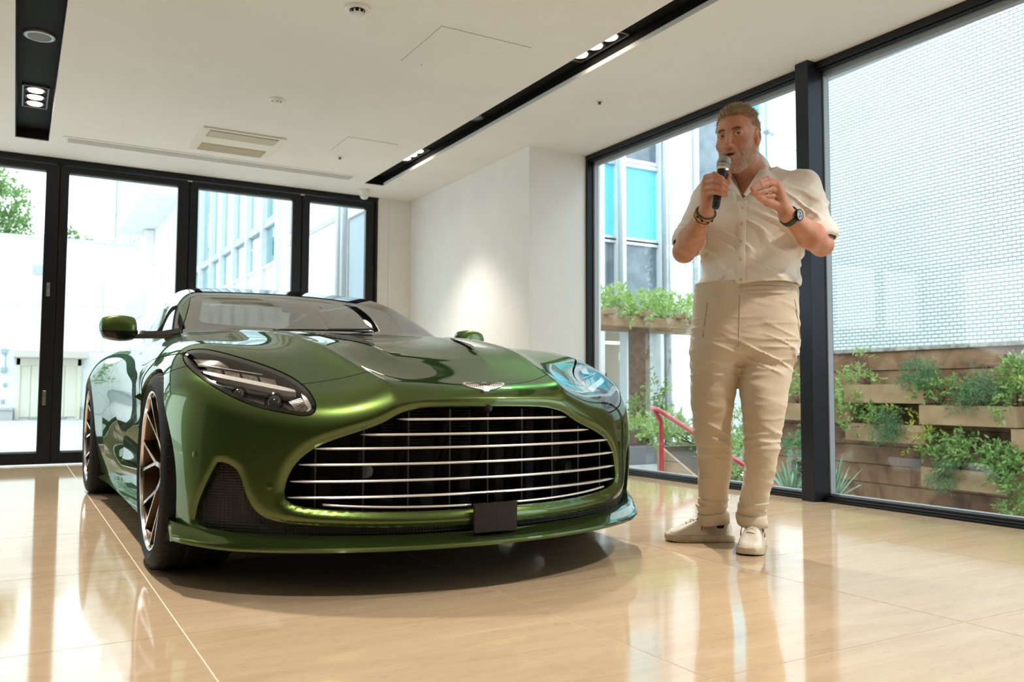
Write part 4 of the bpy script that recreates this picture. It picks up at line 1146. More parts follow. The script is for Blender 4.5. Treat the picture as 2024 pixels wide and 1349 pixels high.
def head(P):
    q = (P - HC) @ HM; f = np.full(len(P), .5); m = (np.abs(q[:, 0]) < .16) & (q[:, 1] > -.2) & (q[:, 1] < .2) & (np.abs(q[:, 2]) < .2)
    if not m.any(): return np.maximum(np.linalg.norm(P - HC, axis=1) - .17, .02)
    q = q[m]; a = q.copy(); a[:, 0] = np.abs(a[:, 0])
    d = ellip(q, (0, .036, -.014), (.081, .098, .103))
    d = smin(d, ellip(q, (0, -.030, .032), (.061, .096, .064)), .045)
    d = smin(d, ellip(q, (0, -.088, .040), (.048, .046, .046)), .04)
    d = smin(d, capsule(a, (.060, -.064, .004), (.020, -.126, .066), .018, .017), .030)
    d = smin(d, ellip(q, (0, -.122, .070), (.026, .022, .022)), .03)
    d = smin(d, capsule(a, (.004, .021, .090), (.046, .021, .071), .0095, .0085), .020)
    d = smin(d, ellip(a, (.046, -.034, .058), (.023, .018, .021)), .03)
    d = smax(d, -(np.linalg.norm(a - np.array([.034, .001, .107]), axis=1) - .019), .018)      # sockets
    d = smin(d, capsule(q, (0, .014, .092), (0, -.046, .119), .0088, .0122), .014)
    d = smin(d, np.linalg.norm(q - np.array([0, -.049, .121]), axis=1) - .0135, .010)
    d = smin(d, ellip(a, (.0135, -.051, .109), (.0085, .008, .011)), .008)
    d = smax(d, -ellip(a, (.0075, -.0605, .111), (.0042, .0045, .006)), .004)
    up = .006 * np.clip(a[:, 0] / .028, 0, 1) ** 2                                                # smiling corners
    qq = a.copy(); qq[:, 1] -= up
    d = smin(d, ellip(q, (0, -.082, .082), (.034, .020, .022)), .02)
    d = smin(d, capsule(qq, (0, -.0765, .1035), (.024, -.0785, .092), .0042, .003), .008)
    d = smin(d, capsule(qq, (0, -.0935, .1025), (.020, -.0910, .093), .0055, .0035), .008)
    d = smax(d, -ellip(qq, (0, -.0845, .104), (.0260, .0062, .016)), .004)
    d = smax(d, -capsule(a, (.030, -.052, .098), (.040, -.088, .082), .0022, .002), .012)        # smile folds
    # eyelids
    for s0, s1, vv in ((.0185, .034, .0065), (.034, .0495, .0065)):
        pass
    e0 = ellip(a, (.034, .0, .084), (.0175, .0150, .0140)); slit = ellip(a, (.0335, -.0028, .098), (.0150, .0031, .016))
    d = smin(d, smax(e0, -slit, .002), .006)
    # ears
    ea = a - np.array([.0845, -.010, -.006]); er_ = ea @ rotm('Y', -16)
    e1 = ellip(er_, (0, .004, 0), (.0085, .031, .0195)); e1 = smin(e1, ellip(er_, (-.002, -.028, .006), (.007, .013, .011)), .01); e1 = smax(e1, -ellip(er_, (.011, .006, .004), (.0105, .023, .0135)), .004); e1 = smin(e1, ellip(er_, (.004, -.004, .010), (.004, .010, .005)), .004)
    d = smin(d, e1, .008); f[m] = d; return f
def neck(P):
    return smin(capsule(P, hw(0, -.055, -.022), (.125, -.008, 1.555), .062, .066), capsule(P, (.125, -.008, 1.555), (.145, .01, 1.49), .066, .095), .03)

_tz_ = [1.00, 1.09, 1.18, 1.28, 1.36, 1.42, 1.47, 1.505, 1.535, 1.57]
TCX = U1(_tz_, [.105, .108, .112, .120, .130, .138, .142, .142, .140, .135]); TAX = U1(_tz_, [.186, .188, .197, .216, .232, .233, .216, .175, .115, .06])
TAY = U1(_tz_, [.126, .132, .141, .150, .148, .140, .125, .105, .082, .05]); TCY = U1(_tz_, [.0, .0, .0, .0, .0, .0, .002, .004, .006, .008])
def torso(P, grow=0.0):
    z = P[:, 2]; x = P[:, 0] - TCX(z); y = P[:, 1] - TCY(z); s = x * TS[0] + y * TS[1]; d = x * TF[0] + y * TF[1]
    ax, ay = TAX(z) + grow, TAY(z) + grow; k = (np.abs(s / ax) ** 2.4 + np.abs(d / ay) ** 2.4) ** (1 / 2.4)
    f = (k - 1) * np.minimum(ax, ay) * .95
    return smax(f, z - 1.575 - grow, .05)
def arm_up(P, sh, el, r0, r1): return capsule(P, sh, el, r0, r1)
def forearm(P, el, wr, s):
    el = np.array(el); wr = np.array(wr); mid = el + (wr - el) * .30
    return smin(capsule(P, el, mid, .047, .052), capsule(P, mid, wr, .052, .0305), .02)
def chain(P, pts, rad, k=.004):
    d = None
    for i in range(len(pts) - 1):
        c = capsule(P, pts[i], pts[i + 1], rad[i], rad[i + 1]); d = c if d is None else smin(d, c, k)
    return d
HRF = [[(-.124, -.262, 1.492), (-.104, -.307, 1.493), (-.082, -.318, 1.476), (-.061, -.307, 1.462)],
       [(-.130, -.264, 1.472), (-.104, -.313, 1.470), (-.080, -.322, 1.455), (-.059, -.309, 1.444)],
       [(-.132, -.266, 1.450), (-.106, -.313, 1.446), (-.082, -.322, 1.435), (-.060, -.310, 1.428)],
       [(-.128, -.268, 1.428), (-.106, -.309, 1.424), (-.082, -.316, 1.416), (-.060, -.308, 1.411)]]
HLF = [[(.128, -.325, 1.457), (.088, -.350, 1.466), (.052, -.368, 1.448), (.020, -.378, 1.422)],
       [(.142, -.312, 1.449), (.098, -.345, 1.452), (.058, -.366, 1.436), (.024, -.376, 1.413)],
       [(.149, -.298, 1.434), (.106, -.334, 1.430), (.072, -.352, 1.416), (.044, -.362, 1.408)],
       [(.147, -.288, 1.416), (.116, -.318, 1.408), (.088, -.336, 1.402), (.062, -.346, 1.400)]]
def hand(P, wr, F, th, c0):
    f = np.full(len(P), .4); m = np.linalg.norm(P - np.array(c0), axis=1) < .17
    if not m.any(): return f
    q = P[m]; wr = np.array(wr); d = None
    for i, fg in enumerate(F):                                # metacarpals make the palm
        w2 = wr + (np.array(fg[0]) - np.array(F[1][0])) * .38
        c = capsule(q, w2, fg[0], .0185, .0135); d = c if d is None else smin(d, c, .016)
    t = chain(q, th, [.020, .0165, .0125, .0100], .008); d = smin(d, t, .012)
    for i, fg in enumerate(F):
        r = [(.0125, .0108, .0094, .0080), (.0128, .0110, .0096, .0082), (.0122, .0106, .0092, .0079), (.0112, .0094, .0082, .0070)][i]
        d = smin(d, chain(q, fg, r), .0045)
    f[m] = d; return f
THR = [(-.105, -.225, 1.405), (-.062, -.238, 1.440), (-.047, -.262, 1.474), (-.040, -.274, 1.498)]
THL = [(.150, -.290, 1.372), (.100, -.312, 1.384), (.060, -.342, 1.396), (.028, -.364, 1.410)]
def skin_F(P):
    f = smin(head(P), neck(P), .03)
    f = smin(f, torso(P, -.016), .03)
    f = smin(f, capsule(P, shR, elR, .058, .046), .03); f = smin(f, capsule(P, shL, elL, .058, .046), .03)
    f = smin(f, forearm(P, elR, wrR, 1), .012); f = smin(f, forearm(P, elL, wrL, 1), .012)
    f = smin(f, hand(P, wrR, HRF, THR, (-.10, -.27, 1.44)), .016); f = smin(f, hand(P, wrL, HLF, THL, (.10, -.32, 1.41)), .016)
    return smax(f, 1.17 - P[:, 2], .01)
V, Q, Nn = nets_sparse(skin_F, (-.26, -.43, 1.04), (.50, .20, 1.90), .0034)

skin = mat('skin', (.52, .25, .16), .42, spec=.4, sss=.12); BS(skin).inputs['Subsurface Radius'].default_value = (.012, .004, .002)
_vc = coords(skin, 'Object'); nz_ = N(skin, 'ShaderNodeTexNoise'); nz_.inputs['Scale'].default_value = 28; nz_.inputs['Detail'].default_value = 5; L(skin, _vc, nz_.inputs['Vector'])
nz2 = N(skin, 'ShaderNodeTexNoise'); nz2.inputs['Scale'].default_value = 9; nz2.inputs['Detail'].default_value = 2; L(skin, _vc, nz2.inputs['Vector'])
_ra = ramp(skin, nz_.outputs[0], [(.35, (.54, .265, .175)), (.65, (.62, .335, .230))]); _rb = ramp(skin, nz2.outputs[0], [(.35, (1, .86, .82)), (.65, (1, 1, 1))])
_m = N(skin, 'ShaderNodeMix', data_type='RGBA', blend_type='MULTIPLY'); _m.inputs[0].default_value = 1.0; L(skin, _ra, _m.inputs[6]); L(skin, _rb, _m.inputs[7]); L(skin, _m.outputs[2], BS(skin).inputs['Base Color']); bump(skin, nz_.outputs[0], .12, .002)
body_o = obj_np('body', V, Q, Nn, skin, man)

# ---- eyes, teeth, hair ----------------------------------------------------------------
eye_w = mat('eye_white', (.72, .66, .60), .15); iris = mat('iris_grey', (.10, .11, .11), .1); pup = mat('pupil', (.01, .01, .01), .05)
gaze = Vector((-.18, -.98, -.10)).normalized()               # eyes turned to the listeners beside the camera
for s in (-1, 1):
    c = Vector(hw(s * .0338, -.001, .0835)); r = .0128; rot = gaze.to_track_quat('Z', 'Y').to_matrix()
    mb = MB(); mb.ball(tuple(c), r, 20, 14); eo = mb.build('eye', eye_w, man, True)
    mb = MB(); mb.lathe([(.0068, r * .85), (.0060, r * .89), (.0036, r * .97), (.0030, r * .985)], 20, 'z', c, rot); mb.build('iris', iris, eo, True)
    mb = MB(); mb.lathe([(.0031, r * .985), (.0001, r * 1.02)], 16, 'z', c, rot, cap1=True); mb.build('pupil', pup, eo, True)
mb = MB(); rg = []
for i in range(13):
    u = -.022 + .044 * i / 12; k = .006 * min(1, abs(u) / .028) ** 2; w = .0925 - 9 * u * u
    rg.append([hw(u, -.0815 + k, w), hw(u, -.0868 + k, w + .0008)])
mb.rings(rg, False); mb.build('teeth', mat('teeth', (.50, .44, .36), .35), man, True)
mb = MB(); mb.ball(tuple(hw(0, -.083, .080)), .018, 12, 8, (1.2, 1, .5)); mb.build('mouth_inside', mat('mouth_dark', (.06, .02, .018), .5), man, True)

rh = np.random.RandomState(5)
def on_head(u, v, w):                                         # push a point onto the skull
    p = np.stack([hw(*q) for q in np.stack([u, v, w], 1)])
    for _ in range(6):
        g = grad(head, p, .003); f = head(p); p = p - g * (f / np.maximum((g * g).sum(1), 1e-6))[:, None]
    g = grad(head, p, .003); return p, g / np.linalg.norm(g, axis=1, keepdims=True)
def strands(name, P, D, ln, rad, m, bend=None, seg=3):
    n = len(P); up = rh.normal(size=(n, 3)); s = np.cross(D, up); s /= np.linalg.norm(s, axis=1, keepdims=True); u2 = np.cross(s, D)
    bend = np.zeros((n, 3)) if bend is None else bend; V_ = []; K = seg + 1
    for i in range(K):
        t = i / seg; c = P + D * ln[:, None] * t + bend * (ln[:, None] * t * t); r = rad * (1 - .85 * t)
        for a in range(3):
            an = 2.094 * a; V_.append(c + (s * math.cos(an) + u2 * math.sin(an)) * r)
    V_ = np.stack(V_, 1).reshape(-1, 3); b = np.arange(n)[:, None] * (3 * K); F = []
    for i in range(seg):
        for a in range(3):
            q = (a + 1) % 3; F.append(b + np.array([[i * 3 + a, i * 3 + q, i * 3 + 3 + q, i * 3 + 3 + a]]))
    o = obj_np(name, V_, np.concatenate(F), None, m, man); o['kind'] = 'stuff'; return o
hair_m = noisy(mat('sandy_hair', (.42, .27, .13), .45, spec=.4), (.52, .39, .24), (.88, .75, .56), 60); grey_m = noisy(mat('greying_side_hair', (.4, .3, .22), .5), (.46, .34, .22), (.78, .66, .52), 70); beard_m = noisy(mat('pale_stubble', (.62, .48, .38), .55), (.70, .54, .43), (.92, .86, .80), 80); brow_m = mat('eyebrow_hair', (.26, .15, .085), .6)
# scalp hair: top swept forward and up, sides short
n = 4200; t1 = rh.rand(n) * 2 * math.pi; zz_ = rh.rand(n); dirs = np.stack([np.cos(t1) * np.sqrt(1 - zz_ ** 2), zz_, np.sin(t1) * np.sqrt(1 - zz_ ** 2)], 1)
u, v, w = dirs[:, 0] * .085, .030 + dirs[:, 1] * .10, -.012 + dirs[:, 2] * .105
line = .060 + .010 * (1 - np.clip(np.abs(u) / .05, 0, 1)) + .012 * np.exp(-((np.abs(u) - .045) / .02) ** 2)
keep = (v > np.where(w > .035, line + .25 * (w - .05), np.where(w > -.005, .036, .0)))
p, g = on_head(u[keep], v[keep], w[keep]); uu, vv2, ww = u[keep], v[keep], w[keep]
top_ = vv2 > .085
D = g * 1.0 + HF * np.where(top_, .55, .05)[:, None] + HU_ * np.where(top_, .35, -.55)[:, None] + HR * np.where(top_, .35, .0)[:, None] + rh.normal(size=g.shape) * np.where(top_, .42, .15)[:, None]; D /= np.linalg.norm(D, axis=1, keepdims=True)
ln = np.where(top_, .014 + .015 * rh.rand(len(p)), .008 + .005 * rh.rand(len(p)))
strands('hair', (p - g * .002)[top_], D[top_], ln[top_], .0021, hair_m, (HF * .35 + HR * .2 - HU_ * .2)[None] * np.ones((top_.sum(), 1)))
sd_ = ~top_; strands('side_hair', (p - g * .002)[sd_], D[sd_], ln[sd_], .0017, grey_m)
n2 = 1500; u = rh.uniform(-.075, .075, n2); v = rh.uniform(-.02, .09, n2); w = rh.uniform(-.115, -.02, n2); p, g = on_head(u, v, w); D = g * .6 - HU_ * .7 + rh.normal(size=g.shape) * .15; D /= np.linalg.norm(D, axis=1, keepdims=True); strands('back_hair', p - g * .002, D, .010 + .005 * rh.rand(n2), .0018, grey_m, seg=2)
# stubble beard over jaw, chin and upper lip
n3 = 5200; u = rh.uniform(-.078, .078, n3); v = rh.uniform(-.150, -.022, n3); w = rh.uniform(-.01, .115, n3)
jl = -.070 + .62 * np.maximum(np.abs(u) - .038, 0) * 1.3
ok = (v < jl) & ~((np.abs(u) < .029) & (v > -.099) & (v < -.073)) & ~((np.abs(u) < .006) & (v > -.066))
ok |= (np.abs(u) > .066) & (v < -.0)
p, g = on_head(u[ok], v[ok], w[ok]); D = g * .55 - HU_ * .7 + rh.normal(size=g.shape) * .22; D /= np.linalg.norm(D, axis=1, keepdims=True); q_ = (p - HC) @ HM; kk = (q_[:, 2] > -.012) & (q_[:, 1] > -.152)
strands('beard', p[kk] - g[kk] * .0006, D[kk], .0045 + .004 * rh.rand(kk.sum()), .00075, beard_m, seg=2)
for s in (-1, 1):
    k = 150; t = rh.rand(k); u = s * (.013 + .040 * t); v = .0160 + .0045 * np.sin(t * 2.2) + .001 * t + rh.normal(size=k) * .0018; p, g = on_head(u, v, np.full(k, .10)); D = g * .35 + HR * s * .9 + HU_ * .25 + rh.normal(size=g.shape) * .15; D /= np.linalg.norm(D, axis=1, keepdims=True); strands('eyebrow', p, D, .006 + .003 * rh.rand(k), .0006, brow_m, seg=2)

# ---- shirt --------------------------------------------------------------------------------
shirt_m = mat('cream_cotton', (.86, .80, .725), .75, sheen=.15)
def wr_sh(P):
    a = vnoise(P @ rotm('Y', 35) * np.array([7, 7, 24]), 1); b = vnoise(P @ rotm('Y', -40) * np.array([6, 6, 20]) + 9, 2); c = vnoise(P * np.array([9, 9, 14]) + 4, 5)
    return np.exp(-(a / .26) ** 2) * .0070 + np.exp(-(b / .26) ** 2) * .0055 + c * .003 - .002
_sR0, _sR1 = np.array(shR), np.array(elR); _sL0, _sL1 = np.array(shL), np.array(elL)
def shirt_F(P):
    f = torso(P, .004)
    f = smin(f, capsule(P, (.14, .0, 1.490), (-.022, .072, 1.487), .070, .062), .05); f = smin(f, capsule(P, (.14, -.0, 1.490), (.318, -.083, 1.478), .070, .066), .05)
    f = smin(f, capsule(P, (.165, .005, 1.565), (.318, -.078, 1.502), .046, .056), .04); f = smin(f, capsule(P, (.10, .02, 1.555), (-.020, .068, 1.500), .042, .050), .04)
    f = smin(f, capsule(P, _sR0, _sR0 + (_sR1 - _sR0) * .30, .064, .060), .03); f = smin(f, capsule(P, _sL0, _sL0 + (_sL1 - _sL0) * .30, .066, .062), .03)
    hem = .009 * np.exp(-((P[:, 2] - 1.105) / .035) ** 2)
    return f - wr_sh(P) + .004 - hem
V, Q, Nn = nets_sparse(shirt_F, (-.27, -.27, 1.05), (.52, .24, 1.64), .0075); T = tris(Q)
def armt(V, a, b): e = b - a; return ((V - a) @ e) / (e @ e)
def armd(V, a, b): t = np.clip(armt(V, a, b), 0, 1); return np.linalg.norm(V - a - t[:, None] * (b - a), axis=1)
V, T, Nn = clip(V, T, Nn, V[:, 2] - 1.088 - .012 * np.sin(V[:, 0] * 9))
# open neck: a V down the front plus the neck hole
def open_neck(V):
    s = (V[:, 0] - .14) * TS[0] + V[:, 1] * TS[1]; d = (V[:, 0] - .14) * TF[0] + V[:, 1] * TF[1]
    vee = np.where(d > -.0, np.maximum(np.abs(s + .018) - (V[:, 2] - 1.440) * .46, 1.44 - V[:, 2]), .3)
    ring = np.linalg.norm(V[:, :2] - np.array([.128, -.002]), axis=1) - .082; ring = np.maximum(ring, 1.50 - V[:, 2])
    return np.minimum(vee, ring)
V, T, Nn = clip(V, T, Nn, open_neck(V))
parts_ = [rim(V, T, Nn, .006)]
for a0, a1, r0, r1, te in ((_sR0, _sR1, .067, .067, .80), (_sL0, _sL1, .069, .071, .78)):
    def sleeve_F(P, a0=a0, a1=a1, r0=r0, r1=r1): return capsule(P, a0 + (a1 - a0) * .02, a1, r0, r1) - wr_sh(P) + .004
    lo_ = np.minimum(a0, a1) - .10; hi_ = np.maximum(a0, a1) + .10
    SV, SQ, SN = nets_sparse(sleeve_F, lo_, hi_, .0075); ST = tris(SQ)
    SV, ST, SN = clip(SV, ST, SN, (te - armt(SV, a0, a1)) * .25); parts_.append(rim(SV, ST, SN, .006))
V, T, Nn = join(*parts_)
shirt = obj_np('shirt', V, T, Nn, shirt_m, man)
def on_shirt(s, z, off=.002):                                # a point on the shirt front, s metres across from the button line
    c0 = np.array([.128 + TS[0] * s, TS[1] * s]); P = np.array([[c0[0] + TF[0] * .32, c0[1] + TF[1] * .32, z]])
    for _ in range(60):
        v = shirt_F(P)[0]
        if v < 4e-4: break
        P[0, :2] -= TF * v * .8
    return P[0] + np.append(TF, 0) * off
mb = MB(); rg = []
for i in range(26):
    z = 1.435 - i * .0137; x0 = -.008 - .010 * i / 25
    a, b, c, d = on_shirt(x0 - .019, z, .001), on_shirt(x0 - .017, z, .0032), on_shirt(x0 + .017, z, .0032), on_shirt(x0 + .019, z, .001); rg.append([a, b, c, d])
mb.rings(rg, False); mb.build('placket', shirt_m, shirt, True)
btn = mat('pearl_button', (.62, .57, .50), .2, coat=.5)
for z in (1.405, 1.335, 1.262, 1.188, 1.108):
    c = on_shirt(-.008 - .010 * (1.435 - z) / .34, z, .004); rot = Vector((TF[0], TF[1], 0)).to_track_quat('Z', 'Y').to_matrix()
    mb = MB(); mb.lathe([(.0056, -.001), (.0056, .0012), (.004, .0010), (.0001, .0012)], 16, 'z', c, rot); mb.build('button', btn, shirt, True, auto=30)
# collar: a band round the back of the neck and two pointed leaves folded over it
CT_R = [(.118, .098, 1.690), (.141, .088, 1.693), (.166, .040, 1.683), (.165, -.018, 1.630), (.146, -.066, 1.585), (.118, -.098, 1.545), (.090, -.122, 1.506), (.052, -.142, 1.452)]
CO_R = [(.122, .112, 1.640), (.156, .104, 1.640), (.197, .046, 1.652), (.203, .002, 1.612), (.200, -.050, 1.574), (.200, -.112, 1.519), (.150, -.126, 1.523), (.062, -.146, 1.447)]
CT_L = [(.118, .098, 1.690), (.092, .085, 1.675), (.058, .050, 1.640), (.030, .005, 1.600), (.020, -.045, 1.560), (.024, -.085, 1.520), (.032, -.118, 1.486), (.040, -.142, 1.450)]
CO_L = [(.122, .112, 1.640), (.078, .100, 1.628), (.030, .060, 1.600), (-.006, .010, 1.566), (-.022, -.035, 1.530), (-.022, -.085, 1.490), (.002, -.115, 1.482), (.034, -.146, 1.446)]
for tp_, op_ in ((CT_R, CO_R), (CT_L, CO_L)):
    A_ = cr(np.array(tp_), 5, False); B_ = cr(np.array(op_), 5, False); mb = MB(); rg = []
    for a, b in zip(A_, B_):
        m_ = (a + b) / 2; o_ = m_ - np.array([.12, -.0, m_[2]]); o_ /= np.linalg.norm(o_); rg.append([a - o_ * .004, a + np.array([0, 0, .003]), a * .6 + b * .4 + o_ * .007, b + o_ * .003, b - o_ * .001])
    mb.rings(rg, False); mb.build('collar_leaf', shirt_m, shirt, True)
    mb = MB(); rg = []
    for a in A_[:-6]:
        o_ = a - np.array([.12, -.0, a[2]]); o_ /= np.linalg.norm(o_); rg.append([a - o_ * .003, a - o_ * .004 + np.array([0, 0, -.03]), a - o_ * .000 + np.array([0, 0, -.065])])
    mb.rings(rg, False); mb.build('collar_band', shirt_m, shirt, True)
for (a, b, t0, r, nm) in ((_sR0, _sR1, .78, .070, 'rolled_cuff'), (_sL0, _sL1, .76, .074, 'rolled_cuff')):
    ax = Vector(b - a).normalized(); c = Vector(a + (b - a) * t0); rot = ax.to_track_quat('Z', 'Y').to_matrix(); mb = MB()
    mb.lathe([(r - .012, .045), (r - .003, .042), (r + .002, .025), (r + .004, .0), (r + .001, -.012), (r - .006, -.016), (r - .014, .02)], 36, 'z', c, rot)
    mb.v = [tuple(Vector(v) + Vector(rh.normal(size=3)) * .0012) for v in mb.v]; mb.build(nm, shirt_m, shirt, True)

# ---- trousers ---------------------------------------------------------------------------------
linen = mat('beige_linen', (.56, .45, .32), .85, sheen=.2); _lc = coords(linen, 'Object', (40, 40, 14)); _ln = N(linen, 'ShaderNodeTexNoise'); _ln.inputs['Scale'].default_value = 6; _ln.inputs['Detail'].default_value = 6; L(linen, _lc, _ln.inputs['Vector'])
L(linen, ramp(linen, _ln.outputs[0], [(.3, (.61, .505, .375)), (.7, (.67, .56, .425))]), BS(linen).inputs['Base Color']); bump(linen, _ln.outputs[0], .15, .002)
_lz = [.06, .10, .14, .19, .26, .32, .40, .47, .54, .60, .68, .75, .82, .92, 1.0]
RX = U1(_lz, [.005, .000, -.008, -.014, -.016, -.016, -.024, -.034, -.036, -.037, -.034, -.028, -.014, .0, .0]); RY = U1(_lz, [.21, .205, .20, .175, .14, .115, .09, .07, .058, .05, .04, .03, .02, .01, .0])
RW = U1(_lz, [.056, .060, .061, .062, .066, .069, .072, .075, .081, .088, .095, .099, .104, .11, .11]); RD = U1(_lz, [.068, .070, .070, .072, .076, .080, .082, .085, .090, .098, .106, .112, .116, .118, .118])
LX = U1(_lz, [.140, .130, .122, .124, .134, .138, .141, .145, .148, .152, .156, .164, .178, .19, .19]); LY = U1(_lz, [.075, .07, .065, .04, .01, -.015, -.03, -.04, -.045, -.045, -.035, -.025, -.012, .0, .0])
LW = U1(_lz, [.055, .056, .055, .055, .060, .063, .068, .074, .082, .090, .100, .106, .108, .108, .106]); LD = U1(_lz, [.070, .070, .068, .068, .072, .076, .080, .084, .090, .100, .108, .114, .118, .118, .118])
def leg(P, X, Y, Wd, Dp):
    z = P[:, 2]; x = (P[:, 0] - X(z)) / Wd(z); y = (P[:, 1] - Y(z)) / Dp(z); k = (np.abs(x) ** 2.2 + np.abs(y) ** 2.2) ** (1 / 2.2); return (k - 1) * Wd(z) * .95
_pz = [.74, .82, .90, .97, 1.04, 1.10, 1.14]
PX = U1(_pz, [.086, .086, .088, .090, .098, .104, .104]); PW = U1(_pz, [.186, .198, .203, .202, .193, .186, .184]); PD = U1(_pz, [.10, .125, .136, .138, .130, .124, .122])
def pelvis(P):
    z = P[:, 2]; x = P[:, 0] - PX(z); y = P[:, 1]; c, s = math.cos(.25), math.sin(.25); a = x * c - y * s; b = x * s + y * c
    k = (np.abs(a / PW(z)) ** 2.3 + np.abs(b / PD(z)) ** 2.3) ** (1 / 2.3); return smax((k - 1) * PD(z) * .95, .80 - z, .06)
def wr_tr(P):
    z = P[:, 2]
    a = vnoise(P * np.array([5, 5, 34]), 11); b = vnoise(P @ rotm('Y', 24) * np.array([6, 6, 26]) + 3, 12); c = vnoise(P * np.array([16, 16, 5]) + 7, 13)
    zone = .35 + .8 * np.exp(-((z - .80) / .09) ** 2) + 0.55 * np.exp(-((z - .45) / .09) ** 2) + 1.0 * np.exp(-((z - .17) / .07) ** 2)
    return (np.exp(-(a / .25) ** 2) * .0048 + np.exp(-(b / .25) ** 2) * .0048) * zone + c * .0025 - .001
def trous_F(P):
    l, r = leg(P, RX, RY, RW, RD), leg(P, LX, LY, LW, LD); z = P[:, 2]
    k = np.clip((z - .70) / .12, 0.03, 1) * .05; f = smin(l, r, k)
    up = z > .74
    if up.any(): f[up] = smin(f[up], pelvis(P[up]), .05)
    f = f - wr_tr(P) + .002
    return smax(f, z - 1.108, .004)
V, Q, Nn = nets_sparse(trous_F, (-.20, -.22, .04), (.36, .33, 1.13), .0075); T = tris(Q)
isL = (V[:, 0] - .062) > 0
hemz = np.where(isL, .100 + .10 * (V[:, 1] - .07) , .088 + .12 * (V[:, 0]))
V, T, Nn = clip(V, T, Nn, V[:, 2] - hemz)
trs = obj_np('trousers', *rim(V, T, Nn, .006), linen, man)
for (X, Y, Wd, Dp, z0, k1, k2) in ((RX, RY, RW, RD, .080, 0, .12), (LX, LY, LW, LD, .096, .10, 0)):
    mb = MB(); rg = []
    for z, gr in ((.0, -.003), (.0, .004), (.02, .0052), (.043, .0045), (.047, .0015), (.047, -.006)):
        ring = []
        for k in range(40):
            a = 2 * math.pi * k / 40; q = np.array([z0 + z]); w, d = Wd(q)[0] + gr + .002, Dp(q)[0] + gr + .002; ca, sa = math.cos(a), math.sin(a)
            x = X(q)[0] + w * np.sign(ca) * abs(ca) ** (1 / 1.1); y = Y(q)[0] + d * np.sign(sa) * abs(sa) ** (1 / 1.1)
            tilt = k1 * (y - Y(q)[0]) + k2 * (x - X(q)[0]); ring.append((x, y, z0 + z + tilt + .0015 * math.sin(3 * a)))
        rg.append(ring)
    mb.rings(rg); mb.build('turn_up', linen, trs, True)
# waistband with side tab, fly, pocket edges and front crease
def pel_pt(an, z, off):
    c, s = math.cos(.25), math.sin(.25); q = np.array([z]); w, d = PW(q)[0] + off, PD(q)[0] + off; a = w * np.sign(math.sin(an)) * abs(math.sin(an)) ** (2 / 2.3); b = -d * np.sign(math.cos(an)) * abs(math.cos(an)) ** (2 / 2.3)
    return (PX(q)[0] + a * c + b * s, -a * s + b * c, z)
mb = MB(); mb.rings([[pel_pt(2 * math.pi * k / 60, z + .005 * math.sin(2 * math.pi * k / 60 + 1) + .002 * math.sin(14 * math.pi * k / 60), o_) for k in range(60)] for z, o_ in ((1.046, -.002), (1.048, .010), (1.056, .0125), (1.062, .009), (1.068, .0125), (1.075, .013), (1.080, .009), (1.086, .0125), (1.104, .010), (1.106, -.004))]); mb.build('waistband', linen, trs, True, auto=60)
mb = MB(); mb.rings([[pel_pt(1.10 + .5 * t, 1.076 + h, .0105 if abs(h) < .011 else .006) for h in (-.012, -.010, .010, .012)] for t in np.linspace(0, 1, 8)], False); mb.build('side_tab', linen, trs, True)
mb = MB(); mb.tube([pel_pt(1.52, 1.062, .013), pel_pt(1.60, 1.062, .013), pel_pt(1.60, 1.092, .013), pel_pt(1.52, 1.092, .013), pel_pt(1.52, 1.062, .013)], .0022, 6); mb.build('tab_buckle', chrome, trs, True)
def on_tr(x, z, off=.0015):
    P = np.array([[x, -.30, z]])
    for _ in range(60):
        v = trous_F(P)[0]
        if v < 4e-4: break
        P[0, 1] += v * .8
    return (P[0, 0], P[0, 1] - off, z)
seam = mat('linen_seam', (.44, .35, .25), .9)
mb = MB(); mb.tube([on_tr(.034 - .006 * i / 12, 1.045 - .0175 * i, .0) for i in range(13)], .0016, 5); mb.tube([on_tr(.262 + .030 * i / 8, 1.030 - .020 * i, .0) for i in range(9)], .0022, 5); mb.tube([on_tr(-.086 - .016 * i / 6, 1.020 - .024 * i, .0) for i in range(7)], .0022, 5); mb.build('seam_line', seam, trs, True)
mb = MB(); mb.ball(tuple(on_tr(.046, 1.064, .013)), .005, 10, 6); mb.ball(tuple(on_tr(-.04, 1.064, .013)), .005, 10, 6); mb.build('trouser_button', btn, trs, True)

